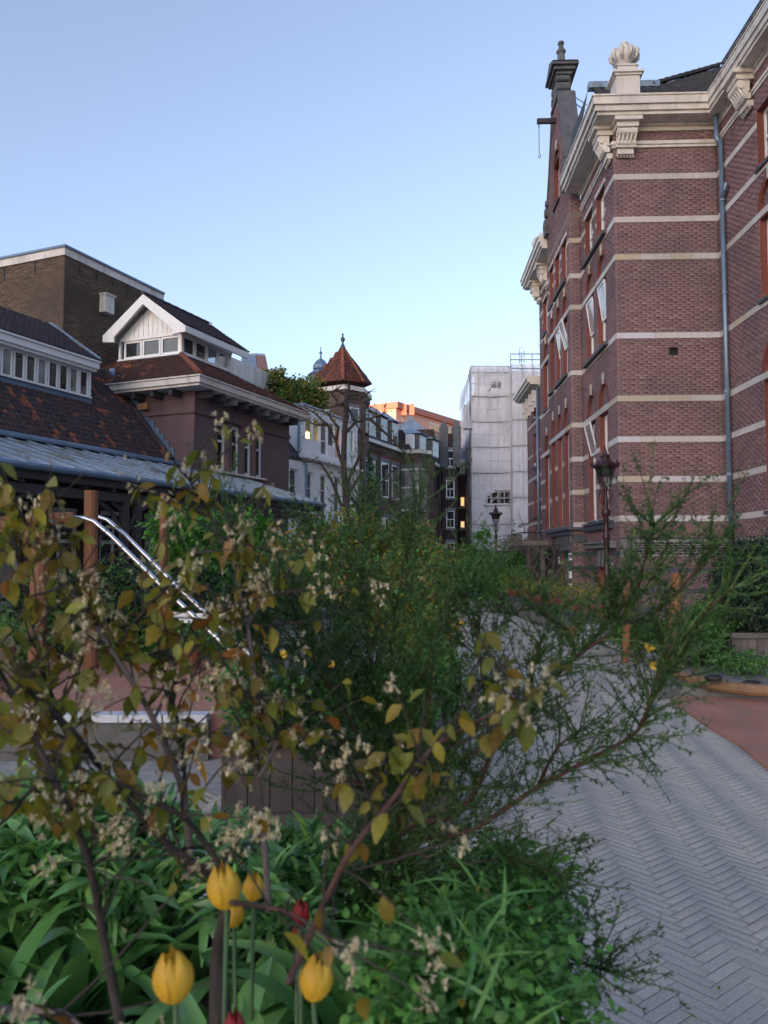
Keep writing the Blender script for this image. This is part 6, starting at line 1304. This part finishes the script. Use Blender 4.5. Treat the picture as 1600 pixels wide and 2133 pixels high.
for b in brs:
    mb = MB(); yy = 15 + random.uniform(-.3, .3); P = limb(mb, [at(x, y, 15 + (yy - 15) * i / len(b)) for i, (x, y) in enumerate(b)], .034, .010, 6)
    for p in P[2:]:
        for q_ in range(2):
            d = Vector((random.gauss(0, 1), random.gauss(0, 1), random.uniform(0, 1.2))).normalized() * random.uniform(.08, .3); mb.tube([p, p + d * .5 + Vector((0, 0, .02)), p + d], [.009, .006, .003], 4)
    mb.build('branch', 'bark', tr, uv=False)
nb_ = 90; P = np.array([tuple(at(random.choice([700, 770, 790, 690, 650, 775]) + random.gauss(0, 14), random.choice([860, 880, 900, 870, 850]) + random.gauss(0, 14), 15 + random.gauss(0, .2))) for _ in range(nb_)])
leaf_cloud('leaves', P, rdir(nb_, -.2), rng.uniform(.05, .1, nb_), 'leaf_olive', tr)
# bare twiggy shrub by the dark house
tw = thing('twiggy_shrub', at(880, 1158, 30), 'bare twiggy grey shrub against the dark terraced house', 'shrub'); mb = MB()
for i in range(70):
    e = at(880 + random.gauss(0, 28), 1050 + random.uniform(-35, 60), 30 + random.gauss(0, .8)); b = at(885 + random.gauss(0, 5), 1158, 30); b.z = 0; mb.tube([b, b.lerp(e, .5) + Vector((0, 0, .3)), e], [.02, .012, .004], 4)
mb.build('twigs', 'bark_grey', tw, uv=False)
print('PLANTS A done')
# ---- broom in the near bed ----------------------------------------------
def bez(pts, n):
    P = [Vector(p) for p in pts]; out = []
    for i in range(n + 1):
        t = i / n * (len(P) - 1); k = min(int(t), len(P) - 2); u = t - k; p0 = P[max(k - 1, 0)]; p1 = P[k]; p2 = P[k + 1]; p3 = P[min(k + 2, len(P) - 1)]
        out.append(.5 * ((2 * p1) + (p2 - p0) * u + (2 * p0 - 5 * p1 + 4 * p2 - p3) * u * u + (-p0 + 3 * p1 - 3 * p2 + p3) * u ** 3))
    return out
bm = thing('broom_shrub', (at(800, 1700, 1.95).x, 1.95, .55), 'large dark green broom shrub arching over the path in the foreground', 'shrub')
root = Vector((at(820, 1900, 1.95).x, 1.95, .52))
mains = [  # (pixel path, depth end, whip density)
    ([(800, 1700), (770, 1550), (740, 1400), (700, 1250), (640, 1080)], 2.1), ([(800, 1700), (790, 1500), (760, 1300), (750, 1150), (748, 1040)], 2.2),
    ([(800, 1700), (810, 1480), (820, 1300), (850, 1150), (880, 1040)], 2.0), ([(800, 1700), (730, 1500), (640, 1330), (540, 1180), (460, 1060)], 2.0),
    ([(800, 1700), (700, 1530), (600, 1400), (500, 1300)], 1.8), ([(810, 1720), (850, 1550), (880, 1420), (930, 1280), (980, 1230)], 1.8),
    ([(820, 1760), (960, 1690), (1030, 1560), (1100, 1470), (1200, 1370), (1290, 1300), (1380, 1170)], 1.75), ([(820, 1790), (980, 1730), (1120, 1640), (1250, 1570), (1330, 1520), (1360, 1440), (1400, 1340)], 1.7),
    ([(1200, 1370), (1180, 1310), (1110, 1270), (1060, 1280)], 1.75), ([(1330, 1520), (1380, 1420), (1450, 1300), (1530, 1220)], 1.65), ([(1290, 1300), (1330, 1220), (1350, 1130), (1366, 1090)], 1.7),
    ([(1030, 1560), (1010, 1450), (1000, 1350), (1000, 1260)], 1.8), ([(820, 1760), (930, 1600), (960, 1500), (1010, 1420)], 1.9), ([(820, 1800), (950, 1800), (1080, 1790), (1180, 1830)], 1.75),
    ([(820, 1780), (900, 1640), (1000, 1560), (1090, 1520)], 1.8), ([(1120, 1640), (1160, 1560), (1210, 1520)], 1.75), ([(830, 1820), (960, 1870), (1080, 1920), (1200, 2000), (1260, 2020)], 1.65),
    ([(800, 1700), (680, 1600), (600, 1520), (540, 1480)], 1.7), ([(810, 1720), (780, 1600), (700, 1450), (640, 1350), (600, 1230)], 1.75), ([(1290, 1300), (1360, 1280), (1440, 1200), (1490, 1130)], 1.7),
    ([(1100, 1470), (1110, 1400), (1130, 1330)], 1.75), ([(820, 1760), (890, 1500), (900, 1350)], 1.7), ([(1200, 1370), (1260, 1300), (1280, 1220)], 1.72)]
wl_, LPp, LPd = [], [], []; wv = MB()
for path, Ye in mains:
    Ys = [1.95 + (Ye - 1.95) * i / (len(path) - 1) for i in range(len(path))]; pts = [at(x, y, Y) for (x, y), Y in zip(path, Ys)]
    if path[0][0] in (800, 810, 820, 830): pts = [root + Vector((random.gauss(0, .02), 0, 0))] + pts
    C = bez(pts, len(pts) * 4); n = len(C); thick = .0085 if len(path) > 5 else .0055
    MB().tube(C, [thick * (1 - .75 * i / n) for i in range(n)], 6).build('branch', 'bark_red', bm, smooth=True, uv=False)
    L = sum((C[i + 1] - C[i]).length for i in range(n - 1)); cnt = int(L * (88 if path[0] == (800, 1700) else 78))
    for w in range(cnt):
        f = random.random() ** .7; i = max(3 if len(path) > 5 else 2, min(n - 2, int(f * (n - 1)))); i = min(i, n - 2); p = C[i].lerp(C[i + 1], random.random()); t = (C[i + 1] - C[i]).normalized()
        out = Vector((random.gauss(0, 1), random.gauss(0, .8), random.gauss(.1, .8))).normalized(); d = (t * .8 + out * .8 + Vector((0, 0, .12))).normalized(); ln = random.uniform(.08, .27) * (1.15 - .45 * f)
        droop = Vector((0, 0, -1)) if (random.random() < .22 and len(path) > 5) else Vector((random.gauss(0, .3), 0, random.uniform(-.2, .6)))
        pp = [p]
        for j in range(5): d = (d + droop * .17 + Vector((random.gauss(0, .09), random.gauss(0, .09), random.gauss(0, .09)))).normalized(); pp.append(pp[-1] + d * ln / 5)
        wv.tube(pp, [.0021, .0019, .0017, .0014, .0011, .0008], 3, cap=False); lines = [pp]
        for q_ in range(int(ln * 34)):
            u = .8 + random.random() * 4.1; k = min(4, int(u)); o_ = pp[k].lerp(pp[k + 1], u - k); dd = ((pp[k + 1] - pp[k]).normalized() + Vector((random.gauss(0, .6), random.gauss(0, .6), random.gauss(.1, .6)))).normalized(); l2 = random.uniform(.02, .06)
            p2 = [o_, o_ + dd * l2 * .5, o_ + (dd + Vector((0, 0, .25))).normalized() * l2]; wv.tube(p2, [.0009, .0008, .0005], 3, cap=False); lines.append(p2)
        for P_ in lines:
            l_ = (P_[-1] - P_[0]).length; m2 = len(P_) - 1
            for j in range(max(2, int(l_ * 150))):
                u = random.random() * (m2 - .01); k = int(u); q_ = P_[k].lerp(P_[k + 1], u - k); LPp.append(tuple(q_)); LPd.append(tuple((P_[k + 1] - P_[k]).normalized() * .8 + Vector((random.gauss(0, .7), random.gauss(0, .7), random.gauss(0, .7)))))
wv.build('whips', 'leaf_broom', bm, kind='stuff', uv=False)
leaf_cloud('leaflets', LPp, LPd, rng.uniform(.006, .0125, len(LPp)), 'leaf_broom', bm, W=.45, n=2)
for px, py in ((1350, 1352), (1353, 1387)):
    c = at(px, py, 1.68); mb = MB()
    for k in range(4): d = Vector((random.gauss(0, .5), -.4, random.gauss(0, .6))).normalized(); a = d.cross(Vector((0, 1, .2))).normalized(); mb.add([c, c + d * .008 + a * .005, c + d * .017, c + d * .008 - a * .005], [(0, 1, 2, 3)])
    mb.build('flower', 'petal_yellow', bm, uv=False)
# ---- amelanchier ---------------------------------------------------------
LM, LF4 = leaf_verts(1, .62, .22, .28, 3); mlf = MB(); mlf.v = [tuple(v) for v in LM]; mlf.f = [tuple(f) for f in LF4]
me_bronze = mesh_of(mlf, 'leaf', 'leaf_bronze', smooth=True)
am = thing('amelanchier', (-.35, 1.45, .52), 'bronze-leaved shrub with creamy blossom filling the left foreground', 'shrub')
stems = [([(250, 2133), (215, 1950), (180, 1780), (110, 1620), (40, 1470), (-40, 1330)], 1.25, .008, 'bark'), ([(470, 2133), (458, 1980), (462, 1850), (390, 1790), (330, 1740), (210, 1600), (150, 1520), (60, 1440)], 1.35, .009, 'bark'),
         ([(560, 1900), (548, 1720), (535, 1600), (532, 1450), (515, 1300), (490, 1180), (470, 1090)], 1.55, .007, 'bark_grey'), ([(600, 2050), (640, 1960), (700, 1830), (740, 1760), (830, 1650), (900, 1560), (1000, 1500), (1090, 1460)], 1.2, .006, 'bark_red'),
         ([(400, 1820), (380, 1650), (320, 1500), (250, 1380), (190, 1290), (110, 1180), (30, 1050)], 1.45, .007, 'bark_grey'), ([(390, 1760), (380, 1560), (350, 1430), (330, 1360)], 1.5, .005, 'bark'),
         ([(480, 1840), (430, 1760), (380, 1700), (290, 1660), (220, 1630), (100, 1560)], 1.3, .006, 'bark'), ([(200, 1750), (150, 1560), (90, 1400), (60, 1250), (30, 1120)], 1.4, .006, 'bark'),
         ([(540, 1620), (600, 1520), (640, 1560)], 1.5, .004, 'bark_grey'), ([(515, 1300), (560, 1240), (600, 1235)], 1.55, .0035, 'bark_grey'), ([(490, 1180), (440, 1080), (405, 1020), (385, 985)], 1.6, .0035, 'bark'),
         ([(250, 1380), (280, 1300), (340, 1230), (420, 1130)], 1.45, .004, 'bark'), ([(110, 1620), (60, 1650), (20, 1700), (-30, 1740)], 1.2, .004, 'bark'), ([(480, 1880), (560, 1890), (620, 1910), (690, 1960)], 1.15, .004, 'bark_red'),
         ([(-20, 2100), (60, 2105), (130, 2110), (170, 2140)], 1.1, .006, 'bark_grey'), ([(460, 2133), (455, 2000), (470, 1900)], 1.3, .02, 'bark'), ([(320, 1500), (360, 1420), (420, 1330), (470, 1260)], 1.5, .0035, 'bark_grey')]
AP, AD, AS, FP, FD = [], [], [], [], []
for path, Y, r, mt in stems:
    C = bez([at(x, y, Y + .04 * math.sin(i * 1.7)) for i, (x, y) in enumerate(path)], len(path) * 5); n = len(C)
    MB().tube(C, [r * (1 - .6 * i / n) for i in range(n)], 7).build('stem', mt, am, smooth=True, uv=False)
    if r > .015: continue
    L = sum((C[i + 1] - C[i]).length for i in range(n - 1)); mb = MB()
    for k in range(int(L * 52)):
        f = .25 + .75 * random.random(); i = min(n - 2, int(f * (n - 1))); p = C[i]; t = (C[i + 1] - C[i]).normalized()
        d = (t * .7 + Vector((random.gauss(0, .7), random.gauss(0, .7), random.gauss(.15, .5)))).normalized(); ln = random.uniform(.05, .22); pp = [p]
        for j in range(4): d = (d + Vector((random.gauss(0, .15), random.gauss(0, .15), random.gauss(.03, .1)))).normalized(); pp.append(pp[-1] + d * ln / 4)
        mb.tube(pp, [.0022, .002, .0017, .0014, .001], 4)
        below = at(0, 1750, p.y).z
        nl = random.choice((2, 3, 3, 4, 5)) if p.z > below else random.choice((0, 0, 1))
        for j in range(nl):
            q_ = pp[random.randrange(1, 5)]; AP.append(tuple(q_)); AD.append((random.gauss(0, .7), random.gauss(0, .6), random.gauss(-.55, .5))); AS.append(random.uniform(.022, .047))
        if random.random() < (.38 if p.z > below else .3):
            c = pp[-1]
            for j in range(random.randrange(7, 16)):
                FP.append(tuple(c + Vector((random.gauss(0, .013), random.gauss(0, .013), random.gauss(0, .016))))); FD.append((random.gauss(0, 1), random.gauss(-.4, 1), random.gauss(.3, .8)))
    mb.build('twigs', 'bark', am, uv=False)
o = np.argsort([-s for s in AS]); AP = np.array(AP)[o]; AD = np.array(AD)[o]; AS = np.array(AS)[o]
leaf_objs('leaf', AP[:300], AD[:300], AS[:300], me_bronze, am)
if len(AP) > 300: leaf_cloud('leaves', AP[300:], AD[300:], AS[300:], 'leaf_bronze', am, W=.62, n=3)
FP = np.array(FP); FD = np.array(FD); m_ = len(FP); P5, D5 = [], []
for k in range(5):
    a = 2 * math.pi * k / 5; nz = FD / np.linalg.norm(FD, axis=1, keepdims=True); x = np.cross(nz, [0.1, .3, .9]); x /= np.linalg.norm(x, axis=1, keepdims=True); y = np.cross(nz, x)
    P5.append(FP); D5.append(x * math.cos(a) + y * math.sin(a) + nz * .35)
leaf_cloud('blossom', np.concatenate(P5), np.concatenate(D5), rng.uniform(.0065, .0105, 5 * m_), 'blossom', am, W=.62, n=2, roll=.2)
print('leaves', len(AP), 'flowers', m_, 'broom leaflets', len(LPp))
# ---- tulips, strap leaves, ground cover in the near bed --------------------
def strap(L, W, bend, fold, n=7):
    vs, fs = [], []; p = Vector((0, 0, 0)); ang = 0.12
    for i in range(n + 1):
        t = i / n; w = W * .5 * (math.sin(math.pi * min(1, .12 + t * .88)) ** .7) * (1 if t < .98 else .1)
        vs += [(-w, p.y + 0, p.z + fold * w), (0, p.y, p.z), (w, p.y, p.z + fold * w)]; ang += bend / n * (.5 + t); p = p + Vector((0, math.sin(ang), math.cos(ang))) * (L / n)
    for i in range(n): a = 3 * i; fs += [(a, a + 1, a + 4, a + 3), (a + 1, a + 2, a + 5, a + 4)]
    m = MB(); m.v = vs; m.f = fs; return m
straps = [mesh_of(strap(L, W, b, f), 'leaf', 'leaf_tulip', smooth=True) for L, W, b, f in ((.34, .045, 1.4, .5), (.30, .055, 1.0, .45), (.38, .038, 1.9, .6), (.26, .06, .7, .4), (.36, .03, 2.3, .6), (.24, .05, 1.7, .4))]
SOILZ = .52
def clump(x, y, n, sc_, label, lean=0.5):
    t = thing('leaf_clump', (x, y, SOILZ), label, 'tulip leaves', 'strap-leaved clumps in the near bed')
    for k in range(n):
        me = random.choice(straps); M = Matrix.Rotation(2 * math.pi * k / n + random.uniform(-.5, .5), 4, 'Z') @ Matrix.Rotation(-random.uniform(0, lean), 4, 'X') @ Matrix.Scale(sc_ * random.uniform(.75, 1.2), 4)
        M.translation = Vector((x + random.gauss(0, .012), y + random.gauss(0, .012), SOILZ)); inst('leaf', me, M, t)
random.seed(21)
for i in range(95):
    Y = random.uniform(.62, 2.2); X = random.uniform(-.62 * Y - .1, min(.18, .08 + .02 * Y)); X = min(X, .16)
    zx = 'left part' if X / Y < -.36 else ('middle' if X / Y < -.14 else 'right part'); zy = 'near edge' if Y < 1.1 else ('centre' if Y < 1.65 else 'far edge')
    clump(X, Y, random.choice((5, 6, 7)), random.uniform(.85, 1.35), 'green strap-leaved clump in the %s of the near bed, towards its %s' % (zx, zy))
def petal_mesh(h, r, mat, open_=.0):
    vs, fs = [], []; nu, nv = 4, 6
    for j in range(nv + 1):
        t = j / nv; rad = r * (math.sin(math.pi * (.08 + .85 * t)) ** .60) * (1 + open_ * t); w = .95 * math.sqrt(max(0.22, 1 - t ** 6)) * min(1, .5 + t * 1.6)
        for i in range(nu + 1):
            a = (i / nu - .5) * 2 * w * .9; vs.append((rad * math.sin(a) * 1.05, -rad * math.cos(a), h * t + .010 * (1 - abs(i / nu - .5) * 2) * t * t - .003 * math.cos(i * 2.1) * t))
    for j in range(nv):
        for i in range(nu): a = j * (nu + 1) + i; fs.append((a, a + 1, a + nu + 2, a + nu + 1))
    m = MB(); m.v = vs; m.f = fs; return mesh_of(m, 'petal', mat, smooth=True)
py_ = petal_mesh(.049, .0235, 'petal_yellow'); pr_ = petal_mesh(.038, .015, 'petal_red'); 
def tulip(px, py, Y, label, me, size=1.0, tilt=(0, 0), hh=.06):
    c = at(px, py, Y); base = Vector((c.x + random.uniform(-.03, .03), c.y + random.uniform(-.02, .05), SOILZ))
    t = thing('tulip', base, label, 'tulip', 'tulips in the near bed')
    R0 = Matrix.Rotation(tilt[0], 4, 'X') @ Matrix.Rotation(tilt[1], 4, 'Y')
    b0 = c - (R0 @ Vector((0, 0, hh * .5 * size)))
    MB().tube([base, base.lerp(b0, .5) + Vector((.008, .01, 0)), b0], [.0045, .004, .0038], 7).build('stem', 'stem_green', t, smooth=True, uv=False)
    for k in range(6):
        s = size * (1 if k % 2 else .93); M = R0 @ Matrix.Rotation(k * math.pi / 3 + .2, 4, 'Z') @ Matrix.Scale(s, 4); M.translation = b0; inst('petal', me, M, t)
    for k in range(3):
        M = Matrix.Rotation(k * 2.1 + random.random(), 4, 'Z') @ Matrix.Scale(.8, 4); M.translation = base; inst('leaf', random.choice(straps), M, t)
tulip(360, 2030, 1.02, 'big yellow tulip low in the bed, nearest the left corner', py_, 1.10, (.1, -.1))
tulip(660, 2032, 1.14, 'yellow tulip with upright pointed petals near the bottom centre', py_, 1.05, (-.05, .15))
tulip(466, 1843, 1.25, 'yellow tulip behind the bronze leaves, beside the dark trunk', py_, 1.15, (0, -.15))
tulip(528, 1845, 1.45, 'smaller yellow tulip just right of the dark trunk', py_, .85)
tulip(488, 1900, 1.45, 'yellow tulip mostly hidden just below the trunk pair', py_, .8)
tulip(626, 1905, 1.3, 'dark red tulip standing between the strap leaves', pr_, 1.0, (.2, .1), .04); tulip(488, 2150, 1.0, 'dark red tulip cut by the photo bottom edge', pr_, 1.0, (0, 0), .04)
tulip(620, 1945, 1.32, 'drooping dark red bud below the red tulip', pr_, .7, (.4, .1), .04)
for i, (px, py, lab) in enumerate(((556, 1345, 'upper yellow flower behind the broom, near the slide foot'), (590, 1375, 'lower yellow flower behind the broom, near the slide foot'), (945, 1308, 'yellow daffodil cluster in the hedge beside the path'), (690, 1390, 'yellow flower in the greenery behind the broom centre'))):
    Y = 5.2 if px != 945 else 7.4; c = at(px, py, Y); t = thing('yellow_flower', (c.x, c.y, c.z - .35), lab, 'flower')
    MB().tube([Vector((c.x, c.y, c.z - .35)), c], .004, 5).build('stem', 'stem_green', t, uv=False)
    for q_ in range(2 if px == 945 else 1):
        for k in range(6): M = Matrix.Rotation(-.9, 4, 'X') @ Matrix.Rotation(k * math.pi / 3, 4, 'Z') @ Matrix.Scale(1.5 if px < 600 else 1.0, 4); M.translation = c + Vector((q_ * .08, 0, q_ * .03)); inst('petal', py_, M, t)
# ground cover spilling over the right edge of the bed
gcv = thing('ground_cover', (.3, 1.5, .5), 'dense small-leaved green ground cover spilling over the bed edge at bottom centre', 'ground cover plant')
cb = [Bp(990, 2000, 1.55, 120, 100, .2), Bp(1060, 2080, 1.45, 100, 100, .2), Bp(930, 2080, 1.4, 130, 90, .2), Bp(1065, 1960, 1.7, 80, 80, .2), Bp(1020, 1880, 1.9, 120, 60, .25), Bp(900, 1930, 1.9, 120, 70, .25), Bp(1080, 2150, 1.35, 105, 90, .2), Bp(960, 2160, 1.3, 140, 90, .2), Bp(1080, 1860, 1.95, 55, 50, .2)]
P, D = blob_pts(cb, 13000, .72); P += rng.normal(size=P.shape) * .035 + .03 * np.sin(P * 17 + 2)[:, [1, 2, 0]]; D2 = D * .6 + rdir(len(P), .5) * .8
leaf_cloud('foliage', P, D2, rng.uniform(.010, .026, len(P)), 'leaf_cover', gcv, W=.8, n=3, bend=.5)
P, D = blob_pts([(b[0], b[1], b[2] - .03, b[3] * .85, b[4] * .85, b[5] * .85) for b in cb], 2500, .3); nG = 900; Pg, Dg = blob_pts(cb, nG, .6); leaf_cloud('grass_blades', Pg, rdir(nG, 1.4, .6), rng.uniform(.06, .15, nG), 'leaf_tulip', gcv, W=.07, bend=.7, n=4)
nS = 260; Pg, Dg = blob_pts(cb, nS, .95); leaf_cloud('dry_leaves', Pg, Dg, rng.uniform(.012, .03, nS), 'leaf_bronze', gcv, W=.6)
leaf_cloud('inner_foliage', P, rdir(2500), rng.uniform(.02, .035, 2500), 'leaf_cover', gcv, W=.85)
# low leafy filler at the back left of the bed
fl = thing('leafy_filler', (-.7, 2.1, .52), 'broad pale green foliage at the back left of the near bed', 'plant')
fb = [Bp(60, 1700, 2.3, 110, 60, .2), Bp(180, 1730, 2.3, 110, 60, .2), Bp(300, 1740, 2.35, 100, 60, .2), Bp(80, 1800, 2.1, 130, 80, .2), Bp(250, 1830, 2.1, 150, 70, .2), Bp(420, 1800, 2.2, 100, 50, .2), Bp(620, 1790, 2.25, 120, 40, .15), Bp(760, 1830, 2.2, 110, 60, .15), Bp(560, 1880, 2.0, 120, 50, .15)]
P, D = blob_pts(fb, 3800, .6); leaf_cloud('foliage', P, D * .4 + rdir(len(P), .9), rng.uniform(.05, .12, len(P)), 'leaf_tulip', fl, W=.24, bend=.5, n=3)
# fallen leaf litter on the paving
lt = thing('leaf_litter', (1.5, 3.5, .005), 'scattered dry leaves and petals on the grey paving', 'leaves'); nlt = 110
Pl = np.stack([rng.uniform(.4, 4.5, nlt), rng.uniform(2.6, 9, nlt), np.full(nlt, .012)], 1); Dl = rng.normal(size=(nlt, 3)); Dl[:, 2] = 0
lo = leaf_cloud('dry_leaves', Pl, Dl, rng.uniform(.012, .035, nlt), 'leaf_bronze', lt, W=.45, bend=-.1, roll=.2, n=2)
pl_ = thing('leaf_drift', gr(1160, 1450), 'small drift of purple-brown twigs lying on the path behind the broom', 'leaves')
n_ = 400; c = gr(1165, 1455); P = np.stack([c.x + rng.normal(0, .13, n_), c.y + rng.normal(0, .28, n_), np.full(n_, .015)], 1); Dl = rng.normal(size=(n_, 3)); Dl[:, 2] = .05; leaf_cloud('twigs', P, Dl, rng.uniform(.02, .05, n_), 'leaf_bronze', pl_, W=.2, n=1)
